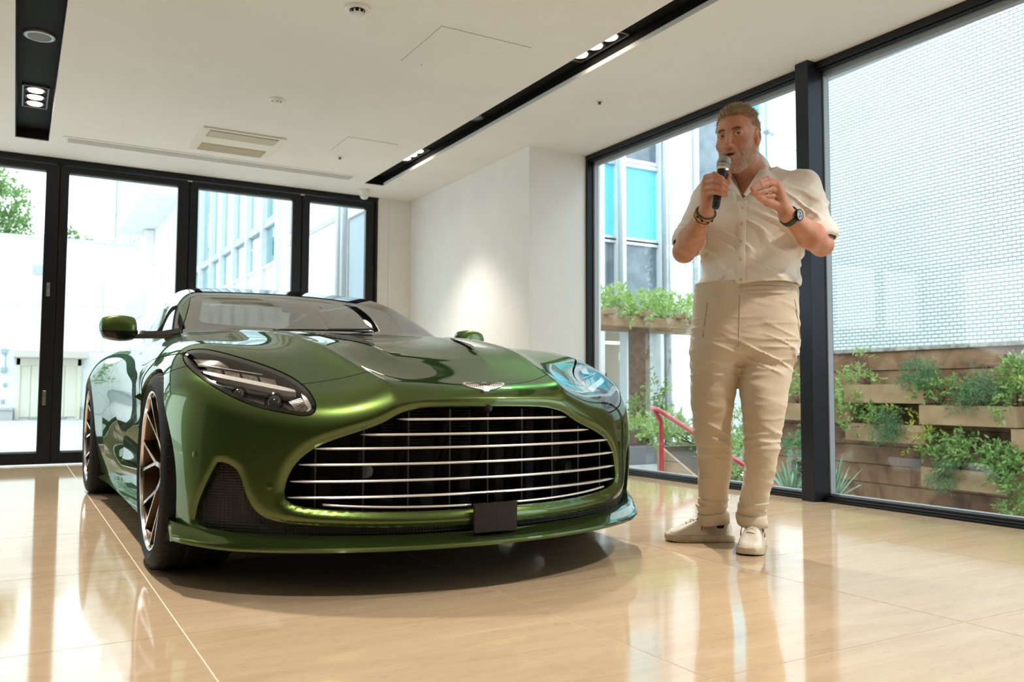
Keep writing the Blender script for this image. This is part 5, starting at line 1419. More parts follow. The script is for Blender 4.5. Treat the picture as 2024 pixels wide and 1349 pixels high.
# ---- socks and sneakers ---------------------------------------------------------------------------
sock_m = mat('black_sock', (.01, .01, .012), .8); shoe_m = noisy(mat('white_leather', (.66, .60, .50), .45), (.60, .53, .42), (.70, .64, .55), 12); sole_m = noisy(mat('cream_rubber_sole', (.60, .51, .38), .6), (.48, .38, .26), (.66, .57, .44), 20); lace_m = mat('cream_lace', (.70, .65, .56), .8); redtip = mat('red_lace_tip', (.55, .03, .04), .4)
def sneaker(toe, heel, label):
    toe = np.array(toe); heel = np.array(heel); e = toe - heel; ln = np.linalg.norm(e); e /= ln; s = np.array([-e[1], e[0]]); ang = math.atan2(e[1], e[0])
    r = empty('sneaker', (heel[0], heel[1], 0), ang); r.parent = man; r['label'] = label
    us = [-.01, 0, .03, .08, .14, .19, .235, .27, .295, .31]; k = ln / .30
    HWd = U1(us, [.018, .030, .038, .040, .042, .048, .050, .044, .028, .010], .01); TOPH = U1(us, [.078, .090, .094, .094, .104, .086, .064, .050, .040, .026], .01)
    def up(P):
        u = np.clip(P[:, 0] / k, -.01, .31); f = np.maximum(np.abs(P[:, 1]) - HWd(u) * (1 - .35 * np.clip((P[:, 2] - .03) / .07, 0, 1)), P[:, 2] - TOPH(u)); f = smax(np.abs(P[:, 1]) - HWd(u) * (1 - .42 * np.clip((P[:, 2] - .03) / .07, 0, 1) ** 1.3), P[:, 2] - TOPH(u), .022)
        f = smax(f, np.maximum(P[:, 0] - .299 * k, -P[:, 0] + .002), .03); return smax(f, .02 - P[:, 2], .004)
    A, B, C_ = nets(up, (-.03, -.07, .005), (.33, .07, .125), .005); B = tris(B)
    A, B, C_ = clip(A, B, C_, .088 - A[:, 2] + np.where(A[:, 0] / k > .10, .5, 0) + .02 * (A[:, 0] / k < .03)); obj_np('upper', A, B, C_, shoe_m, r)
    mb = MB(); rg = []
    out = [(u, HWd(np.array([u]))[0] * 1.10 + .003) for u in np.linspace(-.006, .305, 26)]; ol = [(u * k, w) for u, w in out] + [(u * k, -w) for u, w in out[::-1]]
    for z, g in ((.0, .94), (.002, .985), (.012, 1.0), (.026, .99), (.030, .95), (.030, .80)): rg.append([((u - .15) * (g if g > .9 else .95) + .15, w * g, z + .006 * max(0, (u / k - .25) / .05)) for u, w in ol])
    mb.rings(rg, True, True, True); mb.build('sole', sole_m, r, True, auto=45)
    def tp(u, y): return Vector((u * k, y, float(TOPH(np.array([u]))[0]) + .003 - 10 * y * y))
    mb = MB(); mb.rings([[tp(u, y * (1 - .3 * (u - .10) / .1)) + Vector((0, 0, .001)) for y in (-.024, -.012, 0, .012, .024)] for u in (.125, .15, .18, .205)], False); mb.build('tongue', shoe_m, r, True)
    mb = MB(); mb.tube([tp(.205 + .018 * (1 - (y / .036) ** 2), y) - Vector((0, 0, .0035)) for y in np.linspace(-.036, .036, 13)], .0012, 5); mb.tube([tp(.12 + .085 * t, .030 - .004 * t) - Vector((0, 0, .004)) for t in np.linspace(0, 1, 8)], .0012, 5); mb.tube([tp(.12 + .085 * t, -.030 + .004 * t) - Vector((0, 0, .004)) for t in np.linspace(0, 1, 8)], .0012, 5); mb.build('stitch_line', seam, r, True)
    for i in range(6):
        u = .128 + i * .0155; mb = MB(); w = .024 - .0012 * i; sg = 1 if i % 2 else -1
        mb.tube([tp(u, -w) + Vector((0, 0, .001)), tp(u + .005 * sg, 0) + Vector((0, 0, .004)), tp(u + .004, w) + Vector((0, 0, .001))], .0026, 6); mb.build('lace', lace_m, r, True)
    for sg in (-1, 1):
        mb = MB(); mb.tube([tp(.132, sg * .004) + Vector((0, 0, .006)), tp(.12, sg * .026) + Vector((0, sg * .006, .014)), tp(.135, sg * .034) + Vector((.004, sg * .010, -.004)), tp(.14, sg * .036) + Vector((.006, sg * .012, -.022))], .0022, 6); mb.build('lace_end', lace_m, r, True)
        mb = MB(); q = tp(.14, sg * .036) + Vector((.006, sg * .012, -.022)); mb.tube([q, q + Vector((.002, 0, -.018))], .0024, 6); mb.build('lace_tip', redtip, r, True)
        mb = MB(); mb.tube([tp(.14, sg * .004) + Vector((0, 0, .008)), tp(.155, sg * .022) + Vector((0, 0, .020)), tp(.125, sg * .030) + Vector((0, 0, .014)), tp(.135, sg * .006) + Vector((0, 0, .008))], .0022, 6); mb.build('lace_loop', lace_m, r, True)
    mb = MB(); mb.lathe([(.036, .06), (.036, .09), (.038, .13)], 24, 'z', (.062 * k, 0, 0)); mb.build('sock', sock_m, r, True)
sneaker((-.205, .235), (.085, .225), 'white sneaker pointing to the left')
sneaker((.060, -.120), (.172, .158), 'white sneaker pointing to the viewer')

# ---- things he holds and wears ----------------------------------------------------------------------
RZ = Matrix.Rotation(PYAW, 4, 'Z'); WM = Matrix.Translation(Vector(PB)) @ RZ
def world(p): return WM @ Vector(p)
m0, m1 = world((-.056, -.268, 1.556)), world((-.101, -.300, 1.362)); ax = (m0 - m1); mlen = ax.length; mq = ax.to_track_quat('Z', 'Y')
mic = empty('microphone', m1, 0, 'black handheld microphone with a silver grille in the man\'s hand', 'microphone'); mic.rotation_mode = 'QUATERNION'; mic.rotation_quaternion = mq
mb = MB(); mb.lathe([(.0, .0), (.011, .0), (.0145, .004), (.0150, .03), (.0155, .07), (.0175, .125), (.0200, .150), (.0205, .158)], 32); mb.build('handle', mat('mic_black', (.012, .012, .013), .45), mic, True, auto=40)
mb = MB(); mb.lathe([(.0148, .022), (.0155, .023), (.0155, .027), (.0149, .028)], 32); mb.build('base_ring', blackg, mic, True)
mb = MB(); mb.lathe([(.0205, .158), (.0235, .160), (.0245, .164), (.0235, .168)], 32); mb.build('collar_ring', chrome, mic, True, auto=40)
grm = mat('mic_grille', (.40, .38, .36), .35, .9); _gv = N(grm, 'ShaderNodeTexVoronoi'); _gv.inputs['Scale'].default_value = 420; L(grm, coords(grm), _gv.inputs['Vector']); bump(grm, _gv.outputs['Distance'], .8, .002)
mb = MB(); mb.lathe([(.0235, .168), (.0262, .176), (.0268, .184)], 32); mb.build('lower_grille', grm, mic, True)
mb = MB(); mb.lathe([(.0268, .184), (.0280, .186), (.0280, .190), (.0268, .192)], 32); mb.build('grille_band', mat('mic_band', (.22, .21, .20), .4, .9), mic, True)
mb = MB(); mb.lathe([(.0268, .192), (.0262, .202), (.0230, .212), (.0165, .219), (.008, .2225), (.0003, .223)], 32, cap1=True); mb.build('upper_grille', grm, mic, True)
mb = MB(); mb.rings([[(math.sin(a) * .0188, -math.cos(a) * .0188, .128 + h) for h in (-.0016, .0016)] for a in np.linspace(.1, 1.0, 8)], False); mb.build('white_mark', mat('mic_white', (.8, .8, .8), .5), mic)
# watch
def wrist_frame(el, wr, t):
    a, b = world(el), world(wr); d = (b - a).normalized(); return a + (b - a) * t, d
c, d = wrist_frame(elL, wrL, .93)
toward = (Vector((0, 0, .65)) - c).normalized(); out = (toward + Vector((math.cos(-PYAW) * .75, -math.sin(-PYAW) * .75, .25))); out = (out - d * out.dot(d)).normalized(); side = d.cross(out)
wm = Matrix((( *side, ), ( *d, ), ( *out, ))).transposed()
wt = empty('wristwatch', c, 0, 'black wristwatch with a pale dial and a dark green strap on the man\'s left wrist', 'watch'); wt.rotation_mode = 'QUATERNION'; wt.rotation_quaternion = wm.to_quaternion()
mb = MB(); mb.rings([[((.0365 + o_) * math.sin(a), y, (.0355 + o_) * math.cos(a)) for o_, y in ((.001, -.011), (.0035, -.010), (.0035, .010), (.001, .011))] for a in np.linspace(.35, 2 * math.pi - .35, 40)], True); mb.build('strap', mat('green_strap', (.010, .055, .035), .6), wt, True, auto=50)
mb = MB(); mb.lathe([(.018, .034), (.0225, .036), (.0235, .044), (.0225, .047), (.0205, .0485), (.0195, .047)], 36); mb.build('case', mat('black_case', (.012, .012, .013), .25, .6), wt, True, auto=40)
mb = MB(); mb.lathe([(.0195, .0468), (.0001, .0470)], 36, cap1=True); dl_ = mb.build('dial', mat('pale_dial', (.42, .47, .52), .2, .3), wt, True)
for ax_, ay_, rr in ((-.008, .0, .0042), (.008, 0, .0042), (0, -.008, .0042)):
    mb = MB(); mb.lathe([(rr, .0472), (rr * .8, .0475), (.0001, .0474)], 18, 'z', (ax_, ay_, 0)); mb.build('subdial', mat('dark_subdial', (.04, .045, .05), .3), dl_, True)
mb = MB()
for k in range(12):
    a = k * math.pi / 6; mb.box((-.0008, .0145, .0472), (.0008, .0180, .0477), Matrix.Rotation(a, 3, 'Z'))
mb.box((-.0006, 0, .0476), (.0006, .012, .048), Matrix.Rotation(1.0, 3, 'Z')); mb.box((-.0006, 0, .0476), (.0006, .016, .048), Matrix.Rotation(-.6, 3, 'Z')); mb.build('hands_and_marks', blackm, dl_)
mb = MB(); mb.tube([(.0235, 0, .041), (.0285, 0, .041)], .003, 10); mb.build('crown', chrome, wt, True)
mb = MB(); mb.bbox((-.010, -.011, -.0435), (.010, .011, -.0385), .002); mb.build('buckle', mat('buckle_gold', (.6, .42, .25), .25, 1), wt)
# bracelets
c, d = wrist_frame(elR, wrR, .90); mq2 = d.to_track_quat('Z', 'Y')
def bracelet(off, r, rad, m, label, beads=0, tilt=(0, 0)):
    t = empty('bracelet', c + d * off, 0, label, 'bracelet', 'bracelets on the right wrist'); t.rotation_mode = 'QUATERNION'; t.rotation_quaternion = mq2
    mb = MB()
    if beads:
        for k in range(beads):
            a = 2 * math.pi * k / beads; b = MB(); b.ball((r * math.cos(a), r * math.sin(a), r * (tilt[0] * math.cos(a) + tilt[1] * math.sin(a))), rad, 8, 6); b.build('bead', m[k % len(m)], t, True)
    else:
        mb.rings([[((r + rad * math.cos(b)) * math.cos(a), (r + rad * math.cos(b)) * math.sin(a), rad * math.sin(b) + r * (tilt[0] * math.cos(a) + tilt[1] * math.sin(a))) for b in np.linspace(0, 2 * math.pi, 9)[:-1]] for a in np.linspace(0, 2 * math.pi, 41)[:-1]] ); 
        n_ = 40; base = 39 * 8; mb.f += [(base + j, base + (j + 1) % 8, (j + 1) % 8, j) for j in range(8)]; mb.m += [0] * 8
        mb.build('band', m, t, True)
gold = mat('bracelet_gold', (.65, .45, .22), .22, 1.0); cord = mat('olive_cord', (.10, .09, .045), .6); steel = mat('bracelet_steel', (.45, .40, .36), .25, 1)
bracelet(-.002, .0395, .0030, gold, 'plain gold bangle, lowest on the man\'s right wrist', tilt=(.1, .1))
bracelet(.010, .0385, .0042, [gold, steel, blackg], 'beaded bracelet of gold, steel and black beads on the man\'s right wrist', 30, tilt=(-.08, .05))
bracelet(.024, .0375, .0042, cord, 'thick olive cord bracelet, uppermost on the man\'s right wrist', tilt=(.12, -.1))
# =================================================================== OUTSIDE
rnd = random.Random(7)
def leaf_mat(name, c1, c2, scale=9.0):
    m = mat(name, c1, .5, spec=.4); m.node_tree.nodes['Principled BSDF'].inputs['Transmission Weight'].default_value = 0
    g = N(m, 'ShaderNodeNewGeometry'); t = N(m, 'ShaderNodeTexNoise'); t.inputs['Scale'].default_value = scale; t.inputs['Detail'].default_value = 2
    L(m, coords(m), t.inputs['Vector']); mr = N(m, 'ShaderNodeMath', operation='ADD'); r2 = N(m, 'ShaderNodeMath', operation='MULTIPLY_ADD')
    L(m, g.outputs['Random Per Island'], r2.inputs[0]); r2.inputs[1].default_value = .55; r2.inputs[2].default_value = -.27
    L(m, t.outputs[0], mr.inputs[0]); L(m, r2.outputs[0], mr.inputs[1])
    L(m, ramp(m, mr.outputs[0], [(.25, c1), (.75, c2)]), BS(m).inputs['Base Color'])
    tr = N(m, 'ShaderNodeBsdfTranslucent'); tr.inputs[0].default_value = (c2[0] * 1.1, c2[1] * 1.1, c2[2] * .8, 1)
    mx = N(m, 'ShaderNodeMixShader'); mx.inputs[0].default_value = .30; out = m.node_tree.nodes['Material Output']
    L(m, BS(m).outputs[0], mx.inputs[1]); L(m, tr.outputs[0], mx.inputs[2]); L(m, mx.outputs[0], out.inputs[0]); return m
LM_leaf = leaf_mat('leaf_mid_green', (.10, .22, .06), (.36, .50, .17))
LM_rose = leaf_mat('leaf_grey_green', (.08, .18, .09), (.24, .38, .20))
LM_yel = leaf_mat('leaf_yellow_green', (.30, .36, .05), (.55, .55, .12))
LM_vine = leaf_mat('leaf_fresh_green', (.18, .34, .08), (.48, .62, .26))
LM_tree = leaf_mat('leaf_tree_green', (.06, .16, .05), (.22, .36, .12), 3)
bark = noisy(mat('bark', (.08, .05, .03), .85), (.05, .03, .02), (.13, .085, .055), 30)

def leaves(pts, dirs, size, aspect=.42, fold=.18):
    """folded pointed leaves, one per point; returns V,F arrays"""
    n = len(pts); d = dirs / np.linalg.norm(dirs, axis=1, keepdims=True)
    r = np.random.RandomState(n); a = r.normal(size=(n, 3)); s = np.cross(d, a); s /= np.linalg.norm(s, axis=1, keepdims=True); u = np.cross(s, d)
    sz = size * (.7 + .6 * r.rand(n))[:, None]; w = sz * aspect * .5
    P = [pts, pts + d * sz * .45 + s * w + u * sz * fold * .6, pts + d * sz * .5, pts + d * sz * .45 - s * w + u * sz * fold * .6, pts + d * sz - u * sz * fold * .4]
    V = np.stack(P, 1).reshape(-1, 3); b = np.arange(n)[:, None] * 5
    F = np.concatenate([b + np.array([[0, 2, 1]]), b + np.array([[0, 3, 2]]), b + np.array([[1, 2, 4]]), b + np.array([[2, 3, 4]])])
    return V, F
def sprigs(seed, blobs, n, size, aspect=.42, out=.6, per=7, sl=.10, droop=0.0):
    """leaves sitting along short twigs that fill a set of ellipsoids"""
    r = np.random.RandomState(seed); P, D, tw = [], [], []
    tot = sum(b[3] * b[4] * b[5] for b in blobs)
    for (x, y, z, rx, ry, rz) in blobs:
        k = max(3, int(n / per * rx * ry * rz / tot))
        q = r.normal(size=(k, 3)); q /= np.linalg.norm(q, axis=1, keepdims=True); q *= (.35 + .65 * r.rand(k, 1) ** .6)
        base = np.array([x, y, z]) + q * [rx, ry, rz]
        dr = q * out + r.normal(size=(k, 3)) * .5 + [0, 0, .25 - droop]; dr /= np.linalg.norm(dr, axis=1, keepdims=True)
        for i in range(k):
            tw.append((base[i], base[i] + dr[i] * sl))
            for j in range(per):
                t = (j + .5) / per; P.append(base[i] + dr[i] * sl * t + r.normal(size=3) * size * .08); e = r.normal(size=3); D.append(dr[i] * .6 + e * .55)
    V, F = leaves(np.array(P), np.array(D), size, aspect); return V, F, tw
def plant(name, label, cat, blobs, n, size, m, group=None, loc=(0, 0, 0), rz=0.0, stems=None, aspect=.42, seed=1, sl=.10, droop=0.0, extra=None):
    t = empty(name, loc, rz, label, cat, group)
    V, F, tw = sprigs(seed, blobs, n, size, aspect, sl=sl, droop=droop)
    me = bpy.data.meshes.new('foliage'); me.from_pydata(V.tolist(), [], F.tolist()); me.materials.append(m); o = link('foliage', me, t); o['kind'] = 'stuff'
    if extra:
        V, F, _ = sprigs(seed + 5, extra[0], extra[1], size * .9, aspect, sl=sl, droop=droop); me = bpy.data.meshes.new('yellow_leaves'); me.from_pydata(V.tolist(), [], F.tolist()); me.materials.append(extra[2]); o = link('yellow_leaves', me, t); o['kind'] = 'stuff'
    mb = MB(); st = stems or [[(0, 0, -.02), (b[0] * .5, b[1] * .5, b[2] * .6), (b[0], b[1], b[2])] for b in blobs]
    for s in st: mb.tube(s, [.008 - .005 * i / max(1, len(s) - 1) for i in range(len(s))], 6)
    mb.build('stem', bark, t, True)
    return t

# ---- ground ------------------------------------------------------------------
pave = noisy(mat('grey_paving', (.36, .37, .38), .8), (.30, .31, .32), (.42, .43, .44), 6)
mb = MB(); mb.box((-14, YB + .12, -.40), (3.6, 40, -.25)); tag(mb.build('ground_back', noisy(mat('courtyard_concrete', (.5, .5, .48), .85), (.46, .46, .44), (.58, .58, .56), 2.5)), kind='structure')
mb = MB(); mb.box((3.6, 6.5, -.45), (7.3, 24, -.30)); mb.box((7.3, 8.7, -.45), (14, 24, -.30)); mb.box((XW + .13, -9, -.4), (4.95, 6.5, -.12)); mb.box((4.95, -9, -1.2), (7.3, 6.5, -1.0)); mb.box((7.3, -9, -1.2), (13, 8.7, -1.0)); tag(mb.build('ground_right', pave), kind='structure')
mb = MB(); mb.box((-4.4, YB + .12, -.25), (3.4, YB + .75, -.02)); tag(mb.build('trim_7', mat('door_threshold_stone', (.62, .62, .6), .6)), kind='structure')

# ---- white outbuilding across the courtyard ------------------------------------
wwall = noisy(mat('white_render', (.78, .79, .78), .8), (.74, .76, .75), (.82, .83, .82), 1.2)
wjoint = mat('render_joint', (.45, .47, .48), .9); cream = mat('cream_door', (.72, .70, .60), .5); greyb = mat('grey_blue_box', (.34, .42, .48), .5)
t = empty('outbuilding', (0, 30, -.25), 0, 'low white rendered building with cream double doors across the courtyard', 'building')
mb = MB(); mb.box((-12, 0, 0), (3.38, 1.4, 5.62)); mb.build('wall', wwall, t)
mb = MB(); mb.box((-12, -.05, 5.60), (3.38, 1.4, 5.68)); mb.build('coping', mat('coping_grey', (.55, .57, .58), .6), t)
for z in (2.12, 3.55):
    mb = MB(); mb.box((-12, -.006, z), (3.4, .001, z + .02)); mb.build('joint', wjoint, t)
for x in (-3.4, -.95, 2.35):
    mb = MB(); mb.box((x, -.006, 2.12), (x + .02, .001, 5.6)); mb.build('joint', wjoint, t)
mb = MB(); mb.bbox((-.05, -.9, 1.88), (1.95, 0, 2.10), .02); mb.build('canopy', mat('canopy_stone', (.56, .52, .48), .8), t)
mb = MB(); mb.bbox((.02, -.12, 0), (.14, 0, 1.88), .01); mb.bbox((1.68, -.12, 0), (1.80, 0, 1.88), .01); mb.bbox((.02, -.12, 1.66), (1.8, 0, 1.88), .01); mb.build('door_frame', cream, t)
for a, b in ((.14, .42), (.43, 1.34), (1.35, 1.68)):
    mb = MB(); mb.bbox((a, -.06, .08), (b, 0, 1.66), .008); d = mb.build('door_leaf', cream, t)
for x, z, w, h in ((.72, 1.25, .2, .14), (.62, .92, .32, .2), (.68, .42, .25, .2)):
    mb = MB(); mb.box((x, -.068, z), (x + w, -.0605, z + h)); mb.build('notice', mat('paper_white', (.85, .86, .84), .6), t)
mb = MB(); mb.bbox((.40, -.10, 0), (1.4, .0, .08), .01); mb.build('step', mat('step_grey', (.35, .38, .4), .8), t)
for a, b in ((-6, -.02), (1.82, 3.3)):
    mb = MB(); mb.bbox((a, -.5, 0), (b, 0, .30), .01); mb.bbox((a, -.55, .30), (b, 0, .38), .01); mb.build('plinth', mat('plinth_grey', (.45, .47, .48), .8), t)
mb = MB(); mb.box((.36, -.03, 4.48), (.72, 0, 4.78)); v = mb.build('vent', greyb, t)
for k in range(6):
    mb = MB(); mb.box((.37, -.05, 4.50 + k * .046), (.71, -.03, 4.525 + k * .046)); mb.build('vent_slat', mat('vent_pale', (.6, .64, .67), .5), v)
for z in (1.44, 2.0):
    mb = MB(); mb.bbox((-.38, -.16, z), (-.22, 0, z + .16), .02); mb.build('meter_box', greyb, t)
mb = MB(); mb.tube([(-.26, -.06, 1.5), (-.26, -.06, 2.05)], .015, 8); mb.build('conduit', greyb, t)
for x, z in ((-.30, 1.0), (-.34, .5)):
    mb = MB(); mb.bbox((x, -.05, z), (x + .1, 0, z + .12), .01); mb.build('socket', greyb, t)
ac = empty('rooftop_unit', (2.55, 30.6, 5.43), 0, 'white rounded unit lying on the outbuilding roof edge by the glass stair', 'air conditioner')
mb = MB(); mb.bbox((-.35, -.2, 0), (.35, .2, .22), .06); mb.build('casing', wwall, ac, True, auto=50)
mb = MB(); mb.lathe([(.0, -.205), (.07, -.204), (.075, -.2)], 18, 'y', (.1, 0, .11)); mb.build('fan_cover', wjoint, ac, True)

# ---- white building with stair glazing, running along the courtyard on the right ------
fg = glass('stair_glazing', (.55, .80, .84), .16); mull = mat('pale_mullion', (.62, .67, .70), .4, .2)
cyan_in = mat('stair_interior', (.20, .42, .46), .8)
FX = 3.40
t = empty('courtyard_building', (FX, 0, -.25), 0, 'white building with tall mullioned stair glazing running along the courtyard', 'building')
mb = MB(); mb.box((0, 9.2, 0), (.3, 12.8, 8)); mb.box((0, 12.8, 0), (.3, 19.9, 2.85)); mb.box((0, 19.9, 0), (.3, 30, 8)); mb.build('wall', wwall, t)
mb = MB(); mb.box((1.6, 12.6, 2.4), (1.7, 20.5, 8)); mb.build('stair_back_wall', cyan_in, t)
mb = MB(); mb.bbox((-.03, 12.8, 3.50), (.10, 19.9, 3.63), .01); mb.build('floor_band', mat('band_grey', (.40, .45, .47), .5), t)
mb = MB(); mb.bbox((-.03, 12.8, 2.84), (.10, 19.9, 2.90), .01); mb.build('sill', mull, t)
for y in (12.82, 13.72, 14.79, 15.84, 16.92, 17.89, 19.07, 19.87):
    mb = MB(); mb.bbox((-.07, y - .045, 2.0), (.06, y + .045, 7.8), .008); mb.build('mullion', mull, t)
for a, b in ((2.90, 3.5), (3.63, 7.8)):
    for y0, y1 in zip((12.82, 13.72, 14.79, 15.84, 16.92, 17.89, 19.07), (13.72, 14.79, 15.84, 16.92, 17.89, 19.07, 19.87)):
        mb = MB(); mb.add([(.02, y0 + .04, a), (.02, y1 - .04, a), (.02, y1 - .04, b), (.02, y0 + .04, b)], [(0, 1, 2, 3)]); mb.build('pane', fg, t)
mb = MB(); mb.box((-.012, 9.9, 3.02), (.002, 12.3, 3.09)); mb.build('joint', wjoint, t)
mb = MB(); mb.box((-.012, 12.05, 3.2), (.002, 12.3, 3.6)); mb.build('joint', wjoint, t)
mb = MB(); mb.tube([(-.06, 9.88, 0), (-.06, 9.88, 8)], .05, 10); mb.tube([(-.06, 9.72, 0), (-.06, 9.72, 8)], .04, 10); mb.build('downpipe', mull, t, True)
mb = MB(); mb.box((-.01, 8.72, .2), (.02, 9.62, 2.95)); mb.build('window_blind', mat('grey_blue_blind', (.40, .50, .58), .7), t)
mb = MB(); mb.bbox((-.04, 8.7, 2.95), (.06, 9.66, 3.10), .01); mb.build('window_head', mull, t)
mb = MB(); mb.box((0.02, 8.5, 0), (.3, 9.2, 8)); mb.build('end_wall', wwall, t)
# canopies and parapets towards the far end
mb = MB(); mb.add([(-.9, 21.4, 5.62), (0, 21.4, 5.62), (0, 28, 5.62), (-.9, 28, 5.62), (-.9, 21.4, 6.1), (0, 21.4, 6.1), (0, 28, 6.1), (-.9, 28, 6.1)], [(0, 3, 2, 1), (4, 5, 6, 7), (0, 1, 5, 4), (1, 2, 6, 5), (2, 3, 7, 6), (3, 0, 4, 7)]); mb.build('canopy', wwall, t)
mb = MB(); mb.bbox((-.8, 21.0, 2.4), (0, 26.5, 3.5), .05); mb.build('balcony', wwall, t)
mb = MB(); mb.box((-.83, 21.6, 2.7), (-.80, 25.8, 3.2)); mb.build('balcony_panel', mat('balcony_grey', (.50, .56, .60), .6), t)
mb = MB(); mb.bbox((-.25, 26.6, 0), (0, 27.0, 5.6), .02); mb.build('pier', wwall, t)
# glass stair tower behind the outbuilding
t = empty('glass_stair_tower', (2.72, 31.2, 5.2), 0, 'far glass stair tower with thin dark mullions above the outbuilding roof', 'building')
for k in range(8):
    mb = MB(); x = .02 + k * .12; mb.box((x, -.03, 0), (x + (.05 if k == 0 else .022), .03, 3.2)); mb.build('mullion', mat('dark_mullion', (.22, .27, .30), .5), t)
mb = MB(); mb.add([(0, .02, 0), (.9, .02, 0), (.9, .02, 3.2), (0, .02, 3.2)], [(0, 1, 2, 3)]); mb.build('pane', fg, t)
mb = MB()
for z0, z1 in ((.05, .75), (1.3, 2.6)): mb.tube([(.05, -.05, z0), (.9, -.05, z1)], .016, 6)
mb.build('handrail', mat('rail_dark', (.22, .27, .30), .5), t)
# trees beyond
tr = plant('leafy_tree', 'tall leafy green tree beyond the outbuilding at the left edge', 'tree',
      [(0, 0, 2.2, 1.3, 1.2, .5), (-.3, 0, 3.1, 1.3, 1.1, .5), (0, 0, 4.0, 1.1, 1.0, .5), (-.3, 0, 4.8, .8, .8, .5), (.5, 0, 2.7, .7, .6, .22), (.55, 0, 3.5, .6, .5, .2), (-1.0, 0, 2.6, .9, .9, .6)], 7000, .17, LM_tree, loc=(-.75, 34.2, 3.2), sl=.35, seed=3,
      stems=[[(0, 0, -3.4), (0, 0, 1), (-.1, 0, 3), (-.2, 0, 4.8)], [(0, 0, 1.6), (.7, 0, 2.6)], [(0, 0, 2.2), (.7, 0, 3.4)], [(0, 0, 1.6), (-.8, 0, 2.6)]])
plant('rooftop_shrub', 'round green shrub showing over the outbuilding roof between the mullions', 'shrub', [(-.25, 0, .25, .45, .4, .32), (.25, 0, .12, .4, .4, .2), (.75, 0, .05, .3, .3, .14)], 900, .13, LM_tree, loc=(1.6, 32.4, 5.5), sl=.2, seed=4, stems=[[(0, 0, -5.7), (0, 0, .2)], [(0, 0, -.3), (.6, 0, .05)]])
plant('rooftop_shrub', 'low thin shrub over the outbuilding roof, left of the door post', 'shrub', [(-.3, 0, .06, .4, .3, .14), (.3, 0, .02, .3, .3, .10)], 350, .12, LM_tree, loc=(.35, 32.4, 5.5), sl=.2, seed=5, stems=[[(0, 0, -5.7), (0, 0, .05)]])
for k, (x, y) in enumerate(((-7.5, 16.0), (-9.0, 22.0), (-6.0, 27.5))):
    plant('courtyard_tree', ('large green tree at the courtyard edge, nearest the room', 'large green tree at the courtyard edge, middle of three', 'large green tree at the courtyard edge, farthest of three')[k], 'tree', [(0, 0, 3.2, 1.8, 1.8, 1.3), (.6, .3, 4.8, 1.5, 1.5, 1.0), (-.6, -.3, 4.4, 1.4, 1.4, 1.0)], 1500, .26, LM_tree, 'courtyard trees', loc=(x, y, -.25), sl=.4, seed=20 + k, stems=[[(0, 0, 0), (0, 0, 2), (.2, 0, 4.5)], [(0, 0, 2), (-.6, 0, 4)]])

# ---- office block beyond the right window --------------------------------------
panel_m = noisy(mat('office_white_panel', (.76, .78, .78), .7), (.72, .74, .75), (.80, .82, .82), 2)
cyan = mat('cyan_curtain_glass', (.10, .60, .78), .25, spec=.6)
wv = N(cyan, 'ShaderNodeTexWave'); wv.inputs['Scale'].default_value = 9; wv.inputs['Distortion'].default_value = 1.0; L(cyan, coords(cyan), wv.inputs['Vector'])
L(cyan, ramp(cyan, wv.outputs[0], [(0, (.09, .52, .68)), (1, (.20, .76, .92))]), BS(cyan).inputs['Base Color'])
dark_w = noisy(mat('slate_window_glass', (.13, .17, .21), .12, spec=.8), (.10, .14, .18), (.19, .24, .29), 3)
frame_a = mat('office_aluminium', (.58, .62, .66), .4, .4)
NY = 11.0
t = empty('office_block', (0, NY, -.3), 0, 'pale office block with cyan and slate windows beyond the wall window', 'building')
for x0, x1, z0, z1 in ((7.2, 8.11, -.0, 9), (8.381, 8.547, 2.0, 9), (9.273, 9.31, 2.0, 9), (9.44, 10.0, -.0, 9), (11.93, 14.5, -.0, 9)):
    mb = MB(); mb.bbox((x0, -.06, z0), (x1, .3, z1), .01); mb.build('panel', panel_m, t)
mb = MB(); mb.box((9.43, -.068, 3.17), (10.09, -.055, 3.20)); mb.box((11.93, -.07, 5.50), (14.5, -.055, 5.53)); mb.build('joint', wjoint, t)
def bay(x0, x1, rows):
    for z0, z1, m, nm in rows:
        mb = MB(); mb.box((x0, .06, z0), (x1, .09, z1)); mb.build(nm, m, t)
    for z in sorted({r[0] for r in rows} | {r[1] for r in rows}):
        mb = MB(); mb.bbox((x0, -.0, z - .04), (x1, .10, z + .04), .006); mb.build('transom', frame_a, t)
R3 = [(2.0, 3.42, dark_w, 'slate_pane'), (3.46, 4.72, cyan, 'cyan_pane'), (4.78, 6.1, dark_w, 'slate_pane'), (6.15, 7.6, cyan, 'cyan_pane')]
bay(8.11, 8.381, R3); bay(8.547, 9.273, R3); bay(10.09, 11.73, [(2.0, 3.3, dark_w, 'slate_pane'), (3.34, 4.5, cyan, 'cyan_pane'), (4.56, 5.9, dark_w, 'slate_pane'), (5.95, 7.6, cyan, 'cyan_pane')])
for x, r in ((8.40, .045), (9.33, .055), (9.42, .03), (10.03, .055), (11.80, .06), (11.89, .03)):
    mb = MB(); mb.tube([(x, -.10, 0 if x > 9.4 else 2.0), (x, -.10, 9)], r, 10); mb.build('downpipe', frame_a, t, True)
mb = MB(); mb.bbox((11.72, -.20, 5.70), (11.96, -.05, 5.76), .008); mb.build('bracket', frame_a, t)
mb = MB(); mb.box((8.9, .4, -.0), (14.5, .6, 2.0)); mb.box((9.273, -.04, 0), (9.34, .4, 2.2)); mb.build('lower_wall', panel_m, t)
